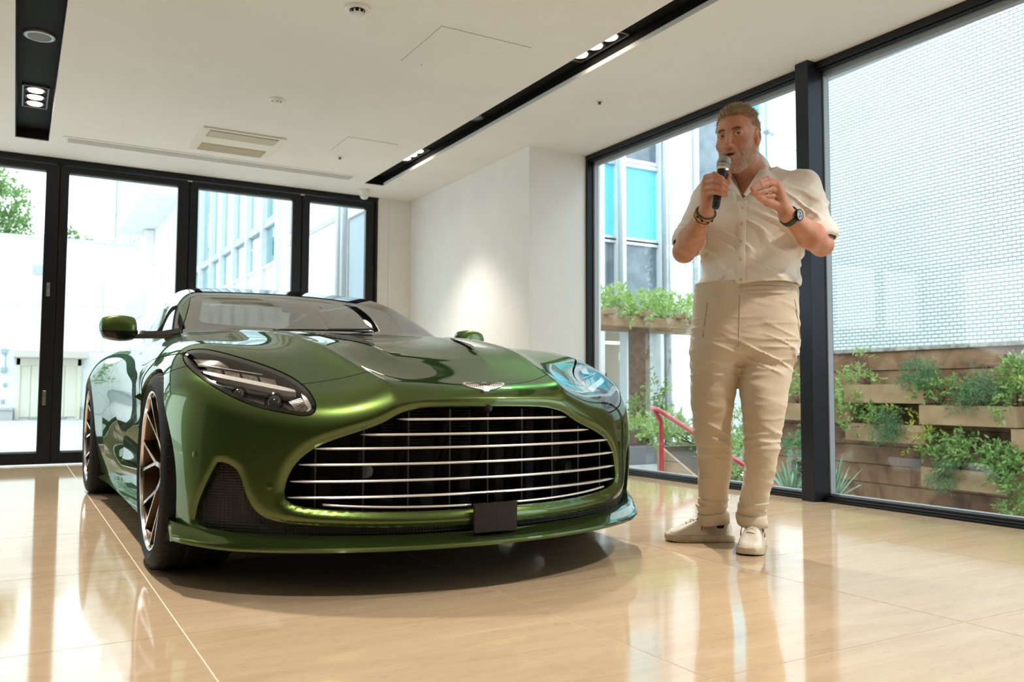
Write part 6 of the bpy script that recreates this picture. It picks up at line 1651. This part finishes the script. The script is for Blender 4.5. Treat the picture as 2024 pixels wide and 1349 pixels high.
# entrance recess under the office block
beige = mat('lobby_beige', (.42, .36, .28), .8)
mb = MB(); mb.box((7.9, 4.6, 0), (12.5, 4.8, 2.4)); mb.build('lobby_wall', beige, t)
mb = MB(); mb.box((7.9, .1, 2.3), (12.5, 4.8, 2.4)); mb.build('lobby_ceiling', mat('lobby_soffit', (.50, .46, .38), .8), t)
mb = MB(); mb.box((9.2, 1.5, 0), (9.3, 4.6, 1.3)); mb.build('lobby_partition', mat('lobby_brown', (.10, .07, .05), .6), t)
mb = MB(); mb.bbox((10.36, 2.95, 1.945), (10.72, 3.05, 1.985), .008); mb.build('lobby_light', mat('lobby_tube', (1, 1, .9), .5, emit=(1, .93, .75), estr=9), t)
ex = empty('exit_sign', (10.83, NY + 3.0, 1.39), 0, 'small green and white emergency exit sign hanging in the lobby across the yard', 'sign')
mb = MB(); mb.bbox((-.085, -.01, -.085), (.085, .02, .085), .006); mb.build('sign_box', mat('sign_white', (.9, .95, .92), .5, emit=(.75, 1, .88), estr=.9), ex)
sg_g = mat('sign_green', (.05, .55, .30), .5, emit=(.10, .75, .42), estr=.9)
mb = MB(); mb.box((-.075, -.013, -.075), (.075, -.0105, .075)); mb.build('sign_field', sg_g, ex)
sg_w = mat('sign_figure_white', (.9, .95, .92), .5, emit=(.8, 1, .9), estr=.9)
mb = MB(); mb.box((-.06, -.016, -.06), (-.045, -.0135, .05)); mb.box((-.06, -.016, .038), (-.005, -.0135, .05))
mb.add([(.002, -.015, .035), (.018, -.015, .035), (.018, -.015, .05), (.002, -.015, .05)], [(0, 1, 2, 3)]); mb.add([(-.012, -.015, -.005), (.022, -.015, .0), (.026, -.015, .03), (-.006, -.015, .026)], [(0, 1, 2, 3)])
mb.add([(-.035, -.015, -.05), (-.02, -.015, -.055), (.006, -.015, -.0), (-.012, -.015, .0)], [(0, 1, 2, 3)]); mb.add([(.012, -.015, -.0), (.024, -.015, .0), (.045, -.015, -.04), (.03, -.015, -.045)], [(0, 1, 2, 3)]); mb.add([(.024, -.015, .024), (.055, -.015, .0), (.05, -.015, -.008), (.02, -.015, .012)], [(0, 1, 2, 3)])
mb.build('running_figure', sg_w, ex)
# pergola with vine
brown = noisy(mat('pergola_brown', (.16, .085, .05), .6), (.13, .07, .04), (.22, .12, .075), 12); beam_m = noisy(mat('pergola_beam', (.36, .22, .12), .6), (.30, .18, .10), (.44, .28, .16), 8)
t = empty('pergola', (7.66, 9.5, -.3), 0, 'brown timber pergola with a post and beams carrying the green vine', 'pergola')
mb = MB(); mb.bbox((-.14, -.10, 0), (.02, .10, 1.86), .01); mb.build('post', brown, t)
mb = MB(); mb.bbox((.02, -.02, 0), (.16, .12, 1.86), .01); mb.build('post', brown, t)
for dy, a, b in ((-.35, -1.2, .55), (.05, -1.2, 1.3), (.45, -1.2, 1.6)):
    mb = MB(); mb.bbox((a, dy - .05, 1.84), (b, dy + .05, 1.98), .008); mb.build('beam', beam_m, t)
for x in (-.9, -.3, .35, .95):
    mb = MB(); mb.bbox((x - .04, -.6, 1.98), (x + .04, .8, 2.05), .006); mb.build('rafter', beam_m, t)
plant('climbing_vine', 'fresh green vine spreading over the brown pergola', 'plant', [(-.5, 0, .18, .35, .3, .20), (-.05, 0, .12, .35, .3, .17), (.4, 0, .14, .35, .3, .16), (.85, 0, .12, .35, .3, .14), (-.35, -.4, .0, .3, .2, .12), (.1, -.4, .0, .35, .2, .10)], 2300, .075, LM_vine, loc=(7.62, 9.4, 1.76), sl=.12, seed=8, stems=[[(.05, .1, -2.0), (.1, .05, -1.0), (.0, .1, 0), (.4, 0, .1)], [(0, .1, -.02), (-.5, 0, .12)]])
plant('entrance_shrub', 'loose green shrub in a grey trough at the foot of the pergola post', 'shrub', [(-.35, 0, .35, .3, .25, .3), (.1, 0, .25, .3, .25, .25), (-.1, 0, .7, .2, .15, .3)], 900, .07, LM_leaf, loc=(7.75, 9.15, -.05), seed=9, stems=[[(0, 0, -.1), (0, 0, .6)], [(0, 0, 0), (-.3, 0, .4)], [(.05, 0, 0), (.2, 0, .3)], [(0, 0, .5), (.25, .1, 1.2)]])
t = empty('stone_trough', (7.7, 9.15, -.3), 0, 'low grey planting trough in front of the pergola post', 'planter'); mb = MB(); mb.bbox((-.7, -.25, 0), (.7, .25, .24), .012); mb.build('trough_body', mat('trough_grey', (.20, .20, .21), .7), t)
mb = MB(); mb.box((-.66, -.21, .235), (.66, .21, .245)); mb.build('soil', mat('soil', (.05, .035, .025), .95), t)

# ---- red handrail, timber stair planter, shrubs ----------------------------------
red = mat('red_painted_steel', (.62, .05, .06), .35, coat=.3)
t = empty('handrail', (5.2, 6.15, -.42), 0, 'red steel handrail sloping down beside the outside stair', 'handrail')
mb = MB(); mb.tube([(0, 0, 0), (0, .0, .70), (-.0, .0, .80), (0, .10, .91), (0, .14, .925)], .022, 10); mb.build('post', red, t, True)
mb = MB(); mb.tube([(0, .14, .925), (0, .02, .90), (0, -1.09, .45), (0, -1.9, .10)], .022, 10); mb.build('rail', red, t, True)
mb = MB(); mb.tube([(0, -1.85, -.58), (0, -1.85, .12)], .022, 10); mb.build('post', red, t, True)
plank_m = noisy(mat('stair_planter_timber', (.46, .31, .18), .6), (.40, .26, .15), (.54, .38, .23), 7, vec=None)
t = empty('timber_planter', (5.55, 5.95, -1.0), 0, 'sloping timber clad planter beside the red handrail', 'planter')
zz = lambda y: 1.16 - .50 * (.38 - y)
for k in range(7):
    z0, z1 = .02 + k * .165, .18 + k * .165; iv = lambda z: .38 - (1.16 - z) / .50
    lo_y = max(-.35, iv(z0)); 
    if lo_y > .36: continue
    pl_ = [(lo_y, z0), (.38, z0), (.38, min(z1, zz(.38)))]
    if iv(z1) < .38: pl_.append((max(-.35, iv(z1)), z1))
    if lo_y <= -.35 and zz(-.35) < z1: pl_.append((-.35, zz(-.35)))
    n_ = len(pl_); mb = MB(); mb.add([(-.25, y, z) for y, z in pl_] + [(-.22, y, z) for y, z in pl_], [tuple(range(n_)), tuple(range(2 * n_ - 1, n_ - 1, -1))] + [(i, i + n_, (i + 1) % n_ + n_, (i + 1) % n_) for i in range(n_)]); mb.build('plank', plank_m, t)
mb = MB(); mb.add([(-.21, -.35, 0), (.3, -.35, 0), (.3, .38, 0), (-.21, .38, 0), (-.21, -.35, .76), (.3, -.35, .76), (.3, .38, 1.13), (-.21, .38, 1.13)], [(0, 3, 2, 1), (4, 5, 6, 7), (0, 1, 5, 4), (1, 2, 6, 5), (2, 3, 7, 6), (3, 0, 4, 7)]); mb.build('soil', mat('planter_soil', (.07, .05, .035), .95), t)
plant('stair_shrub', 'bright leafy shrub over the top of the sloping timber planter', 'shrub', [(-.05, .25, .10, .22, .3, .13), (.05, .0, .06, .25, .3, .14), (.1, -.3, -.04, .25, .25, .13), (-.1, .6, .1, .2, .25, .12)], 1000, .07, LM_vine, loc=(5.75, 6.35, .17), seed=11, sl=.1)
plant('stair_shrub', 'low leafy plant trailing down the lower end of the sloping timber planter', 'shrub', [(0, 0, .1, .2, .25, .15), (.05, -.3, -.05, .2, .2, .14)], 450, .065, LM_leaf, loc=(5.72, 5.72, -.24), seed=12)
plant('hedge_shrub', 'tall feathery green shrub seen between the man\'s legs', 'shrub', [(0, 0, .35, .35, .4, .4), (0, .0, .8, .32, .38, .35), (.05, 0, 1.15, .25, .3, .22)], 2600, .075, LM_vine, loc=(7.0, 7.1, -.9), aspect=.25, seed=13, sl=.14)
plant('flower_bed', 'low pink dotted ground plant at the foot of the hedge shrub', 'plant', [(0, 0, .1, .4, .3, .12)], 300, .05, LM_leaf, loc=(6.5, 6.15, -.75), seed=14)
plant('rosemary_clump', 'upright grey green clump behind the man\'s left leg', 'shrub', [(0, 0, .25, .22, .22, .25), (.1, -.1, .45, .16, .16, .2), (-.08, .1, .55, .14, .14, .18)], 1500, .06, LM_rose, loc=(6.45, 5.62, -.75), aspect=.16, seed=15)
t = empty('black_planter_pot', (8.6, 7.45, -1.0), 0, 'tall black pot holding a bushy plant left of the window post', 'planter'); mb = MB(); mb.lathe([(.13, 0), (.16, .75), (.17, .78), (.15, .78), (.14, .70)], 24, cap0=True); mb.build('pot', blackm, t, True, auto=40); mb = MB(); mb.lathe([(.145, .70), (.001, .71)], 24); mb.build('soil', mat('pot_soil', (.05, .035, .025), .95), t)
plant('potted_bush', 'dark green bush growing in the tall black pot', 'shrub', [(0, 0, .2, .24, .24, .2), (.05, -.1, .42, .18, .18, .16)], 900, .07, LM_rose, loc=(8.6, 7.45, -.28), seed=16)
# agave: every blade its own part
aga = [mat('agave_blade', (.22, .40, .24), .4), mat('agave_blade_pale', (.36, .54, .38), .4)]
def agave(loc, label, n, L0, seed):
    t = empty('agave', loc, 0, label, 'plant', 'agaves outside the window'); r = random.Random(seed)
    for k in range(n):
        a = k * 2.399 + r.random() * .4; el = .25 + 1.15 * (k / n) ** .8; ln = L0 * (.75 + .4 * r.random()); mb = MB(); rg = []
        for i in range(7):
            q = i / 6; rr = ln * q * math.cos(el); z = ln * q * math.sin(el) - .12 * ln * q * q * (1.2 - el * .6); w = ln * .062 * (1 - q) ** .6 * (1 if q > .12 else .8) + .0006
            c = Vector((math.cos(a) * (rr + .02), math.sin(a) * (rr + .02), z + .02)); s = Vector((-math.sin(a), math.cos(a), 0)); u = Vector((-math.cos(a) * math.sin(el), -math.sin(a) * math.sin(el), math.cos(el)))
            rg.append([c + s * w + u * w * .35, c, c - s * w + u * w * .35, c - u * w * .25])
        mb.rings(rg, True, False, True); mb.build('leaf', aga[k % 2], t, True)
    return t
agave((5.62, 4.60, -.24), 'spiky agave rosette just right of the black window post', 30, .36, 3)
agave((5.60, 4.98, -.26), 'spiky agave rosette just left of the black window post', 26, .36, 4)
mb = MB(); mb.bbox((5.25, 4.45, -1.0), (6.1, 5.45, -.26), .02); tag(mb.build('agave_bed', mat('bed_soil', (.10, .075, .055), .95)), 'dark soil bed under the two agaves', 'planting bed')

# ---- tiled wall with planter boards -----------------------------------------------
AW = math.radians(-3.132); WP = Vector((9.3, 6.0, 0))
Rw = Matrix.Rotation(AW, 3, 'Z')                             # local: x towards the room is -x, y along the wall
def wloc(u, z, off=0.0): return WP + Rw @ Vector((-off, u, z))
tile_w = noisy(mat('white_glazed_brick', (.74, .79, .80), .30, spec=.5), (.70, .75, .76), (.78, .83, .84), .9)
t = empty('tiled_wall', WP, AW, 'tall wall of small white glazed bricks with dark joints', 'wall')
mb = MB(); mb.box((.004, -9, 1.21), (.4, 2.05, 6.5)); mb.build('mortar', mat('dark_mortar', (.20, .215, .21), .9), t)
BL, BH = .0955, .0435
def brick_mesh():
    mb = MB(); w, h = BL / 2 - .0036, BH / 2 - .0036; e = .0025
    mb.add([(0, -w, -h), (0, w, -h), (0, w, h), (0, -w, h), (-.007, -w + e, -h + e), (-.007, w - e, -h + e), (-.007, w - e, h - e), (-.007, -w + e, h - e)], [(4, 7, 6, 5), (0, 4, 5, 1), (1, 5, 6, 2), (2, 6, 7, 3), (3, 7, 4, 0)]); return mb
bm0 = brick_mesh(); bl = []
for j in range(0, 84):
    for i in range(-94, 21):
        u = (i + (.5 if j % 2 else 0)) * BL; z = 1.235 + j * BH
        if -8.9 < u < 2.0: bl.append((u, z))
# nearest 300 in view become parts of their own
vis = sorted([p for p in bl if -1.02 < p[0] < 1.75 and p[1] < 4.6], key=lambda p: (p[0] + .95) ** 2 + .55 * (p[1] - 1.6) ** 2)[:300]
vs = set(vis); bme = None
for u, z in vis:
    if bme is None: o = bm0.build('brick', tile_w, t); bme = o.data
    else: o = link('brick', bme, t)
    o.location = (.004 + rnd.uniform(-.001, .001), u, z)
rest = MB(); bv = [Vector(v) for v in bm0.v]
for u, z in bl:
    if (u, z) in vs: continue
    off = Vector((.004 + rnd.uniform(-.001, .001), u, z)); rest.add([v + off for v in bv], bm0.f)
o = rest.build('brick_field', tile_w, t); o['kind'] = 'stuff'
mb = MB(); mb.bbox((-.03, -9, 1.168), (.4, 2.9, 1.212), .006); mb.build('ledge', noisy(mat('stone_ledge', (.36, .33, .28), .8), (.22, .19, .16), (.50, .46, .40), 14), t)
# boards below
board_m = mat('weathered_board', (.35, .2, .1), .65); ob = N(board_m, 'ShaderNodeObjectInfo'); tcb = N(board_m, 'ShaderNodeTexCoord'); va = N(board_m, 'ShaderNodeVectorMath', operation='SCALE'); va.inputs['Scale'].default_value = 23
cb = N(board_m, 'ShaderNodeCombineXYZ'); L(board_m, ob.outputs['Random'], cb.inputs[0]); L(board_m, ob.outputs['Random'], cb.inputs[1]); L(board_m, cb.outputs[0], va.inputs[0])
vadd = N(board_m, 'ShaderNodeVectorMath', operation='ADD'); L(board_m, tcb.outputs['Object'], vadd.inputs[0]); L(board_m, va.outputs[0], vadd.inputs[1])
nb1 = N(board_m, 'ShaderNodeTexNoise'); nb1.inputs['Scale'].default_value = 2.6; nb1.inputs['Detail'].default_value = 6; nb1.inputs['Distortion'].default_value = .8; L(board_m, vadd.outputs[0], nb1.inputs['Vector'])
L(board_m, ramp(board_m, nb1.outputs[0], [(.28, (.055, .022, .015)), (.42, (.22, .105, .055)), (.56, (.30, .165, .085)), (.72, (.40, .25, .15)), (.85, (.46, .40, .38))]), BS(board_m).inputs['Base Color']); bump(board_m, nb1.outputs[0], .2, .01)
box_m = noisy(mat('planter_box_board', (.40, .25, .13), .6), (.33, .20, .10), (.46, .30, .165), 3.5, bstr=.1)
t = empty('board_wall', WP, AW, 'brown weathered board wall below the tiled wall, carrying the planter boxes', 'wall')
mb = MB(); mb.box((.03, -9, -1.4), (.4, 2.9, 1.168)); mb.build('backing', liner, t)
joints = {0: (.36,), 1: (-.42, 1.5), 2: (.9,), 3: (-.2,), 4: (1.42, .25), 5: (.60,), 6: (.465, 1.9), 7: (1.157, -.3), 8: (.02, 1.7), 9: (.5,)}
for k in range(10):
    z1 = 1.166 - .2345 * k - (.06 if k else 0) * 0; z0 = z1 - .231
    us = [2.9] + sorted(joints[k] + (-2.1 - .31 * (k % 3), -4.0 + .4 * (k % 2), -6.2 - .5 * (k % 3)), reverse=True) + [-9]
    for a, b in zip(us[:-1], us[1:]):
        mb = MB(); tl = rnd.uniform(.006, .012); mb.add([(.03, b + .002, z0), (.03, a - .002, z0), (.03, a - .002, z1), (.03, b + .002, z1), (-tl, b + .002, z0 + .004), (-tl, a - .002, z0 + .004), (.006, a - .002, z1 - .002), (.006, b + .002, z1 - .002)], [(4, 7, 6, 5), (0, 4, 5, 1), (1, 5, 6, 2), (2, 6, 7, 3), (3, 7, 4, 0)]); mb.build('board', board_m, t)
def pbox(u0, u1, z0, z1, label, dep=.30):
    b = empty('planter_box', wloc((u0 + u1) / 2, z0), AW, label, 'planter', 'planter boxes on the board wall'); w = (u1 - u0) / 2; h = z1 - z0
    mb = MB(); mb.bbox((-dep, -w, 0), (-dep + .02, w, h), .003); mb.build('front_board', box_m, b)
    for s in (-1, 1):
        mb = MB(); mb.bbox((-dep + .02, s * w - (.02 if s > 0 else 0), 0), (-.012, s * w + (.0 if s > 0 else .02), h), .003); mb.build('side_board', box_m, b)
    mb = MB(); mb.box((-dep + .02, -w + .02, .01), (-.012, w - .02, h - .03)); mb.build('soil', mat('box_soil', (.045, .03, .02), .95), b)
    mb = MB(); mb.tube([(-dep + .06, -w + .03, h - .015), (-dep + .07, w - .03, h - .015)], .007, 6); mb.build('drip_hose', blackm, b)
pbox(.04, 1.17, .532, .757, 'uppermost planter box, with the tall sprig and the rosemary mound')
pbox(1.09, 1.62, .294, .492, 'short planter box right beside the window post')
pbox(1.856, 2.6, .285, .51, 'planter box left of the window post, behind the man')
pbox(.035, 1.163, .063, .280, 'planter box hanging below the dark gap, with trailing rosemary')
pbox(-1.036, .105, .296, .517, 'wide planter box right of centre, with blue-flowered rosemary')
pbox(-1.02, .098, -.408, -.186, 'lowest long planter box, under the big leafy plant')
pbox(-2.2, -.972, .049, .283, 'planter box cut off by the right edge of the view, at mid height')
pbox(-2.2, -.976, -.90, -.466, 'tall planter box in the lower right corner of the view')
GP = 'plants in the wall planter boxes'
def wplant(name, label, u, z, blobs, n, size, m, off=.19, seed=1, **k):
    # blobs given as (du, dz, ru, rz, depth)
    bl_ = [(-dp, du, dz, rx, ru, rz) for du, dz, ru, rz, dp, rx in blobs]
    st = [[(0, 0, -.02), (-dp * .4, du * .4, dz * .6), (-dp, du, dz)] for du, dz, ru, rz, dp, rx in blobs]
    plant(name, label, 'plant', bl_, n, size, m, GP, tuple(wloc(u, z, off)), AW, st, seed=seed, **k)
wplant('lemon_shrub', 'sparse yellow-green plant left of the window post', 2.05, .51, [(0, .30, .14, .14, .05, .1), (.05, .10, .16, .08, .08, .1)], 260, .062, LM_vine, seed=31)
wplant('lemon_shrub', 'tall thin sprig standing in the uppermost planter box', .87, .757, [(0, .36, .10, .05, .05, .08), (.18, .14, .2, .07, .08, .1), (.3, .05, .14, .05, .08, .1), (-.05, .08, .1, .06, .05, .1)], 330, .055, LM_vine, seed=32)
wplant('rosemary', 'dense rosemary mound at the right end of the uppermost box', .12, .757, [(0, .14, .20, .13, .06, .14), (-.12, .05, .18, .08, .10, .12), (.14, .02, .12, .07, .10, .12)], 2300, .040, LM_rose, seed=33, aspect=.2, sl=.09)
wplant('lemon_shrub', 'small leafy bush with a bare stem at the left end of the wide box', -.08, .517, [(-.05, .20, .24, .07, .1, .1), (.12, .12, .14, .06, .12, .1), (-.28, .22, .12, .05, .06, .1), (-.35, .08, .16, .05, .06, .1)], 480, .058, LM_leaf, seed=34)
wplant('lemon_shrub', 'leafy plant spilling over the short box beside the window post', 1.32, .49, [(.16, .15, .16, .14, .05, .12), (-.05, .08, .15, .12, .16, .1), (-.12, -.06, .12, .12, .22, .06), (-.22, .10, .16, .09, .12, .1)], 620, .055, LM_vine, seed=35)
wplant('lemon_shrub', 'dark leafy plant in the shaded gap above the hanging box', .85, .28, [(.05, .14, .16, .10, .05, .1), (-.15, .10, .14, .10, .08, .1), (.2, -.06, .12, .07, .22, .05), (-.35, .15, .12, .06, .05, .1)], 560, .058, LM_leaf, seed=36, extra=([(-.08, -.12, .1, .05, .1, .06), (-.08, -.38, .17, .05, .08, .04)], 60, LM_yel))
wplant('rosemary', 'rosemary trailing over the front of the hanging box', .50, .28, [(0, .03, .18, .10, .14, .1), (.08, -.12, .12, .10, .22, .05), (-.06, -.06, .14, .12, .2, .06)], 1500, .042, LM_rose, seed=37, aspect=.2, droop=.5)
wplant('yellow_vine', 'yellow-leaved vine hanging off the right end of the hanging box', .12, .28, [(0, .05, .06, .12, .1, .06), (-.06, -.12, .10, .06, .2, .05), (.05, -.22, .07, .05, .2, .05), (-.22, -.03, .09, .04, .12, .06)], 170, .052, LM_yel, seed=38)
wplant('rosemary', 'big blue-flowered rosemary in the middle of the wide box', -.60, .517, [(0, .12, .24, .16, .08, .14), (-.12, .22, .16, .12, .08, .12), (.16, .02, .16, .09, .14, .1), (.02, .36, .05, .10, .06, .05)], 2600, .042, LM_rose, seed=39, aspect=.2)
wplant('lemon_shrub', 'leafy plant draping over the right end of the wide box', -.98, .517, [(.05, .12, .2, .10, .12, .1), (.10, -.06, .12, .09, .22, .05), (-.1, .32, .2, .12, .06, .1), (-.05, .42, .16, .06, .06, .1)], 620, .060, LM_leaf, seed=40)
wplant('lemon_shrub', 'wide spreading leafy plant over the lowest long box', -.30, -.186, [(-.05, .32, .18, .09, .12, .1), (.18, .24, .2, .08, .14, .1), (-.3, .24, .24, .09, .12, .1), (.34, .16, .12, .05, .14, .08), (-.05, .12, .2, .08, .16, .1), (-.5, .14, .2, .08, .14, .1)], 900, .062, LM_leaf, seed=41)
wplant('rosemary', 'rosemary hanging over the front of the lowest long box', -.24, -.186, [(0, .05, .14, .09, .14, .1), (.06, -.10, .16, .08, .2, .05), (-.05, -.14, .12, .06, .2, .05)], 1300, .042, LM_rose, seed=42, aspect=.2, droop=.4)
wplant('lemon_shrub', 'large leafy plant hanging from the right end of the lowest long box', -.92, -.186, [(0, .12, .26, .12, .14, .1), (-.05, -.02, .22, .10, .2, .08), (-.10, -.22, .12, .12, .22, .06), (-.12, -.38, .09, .12, .24, .05)], 1000, .066, LM_leaf, seed=43, extra=([(.25, 0, -.08, .06, .2, .06)], 22, LM_yel))
plant('branch_shrub', 'pale yellow-green branch plant at the top right above the wide box', 'plant', [(-.1, 0, .1, .1, .22, .10), (-.1, -.1, .2, .1, .16, .06)], 230, .06, LM_vine, GP, tuple(wloc(-.98, .80, .12)), AW, [[(.05, 0, -.3), (-.05, 0, 0), (-.1, -.1, .2)]], seed=44)
print('script seconds', round(time.time() - T_START, 1))
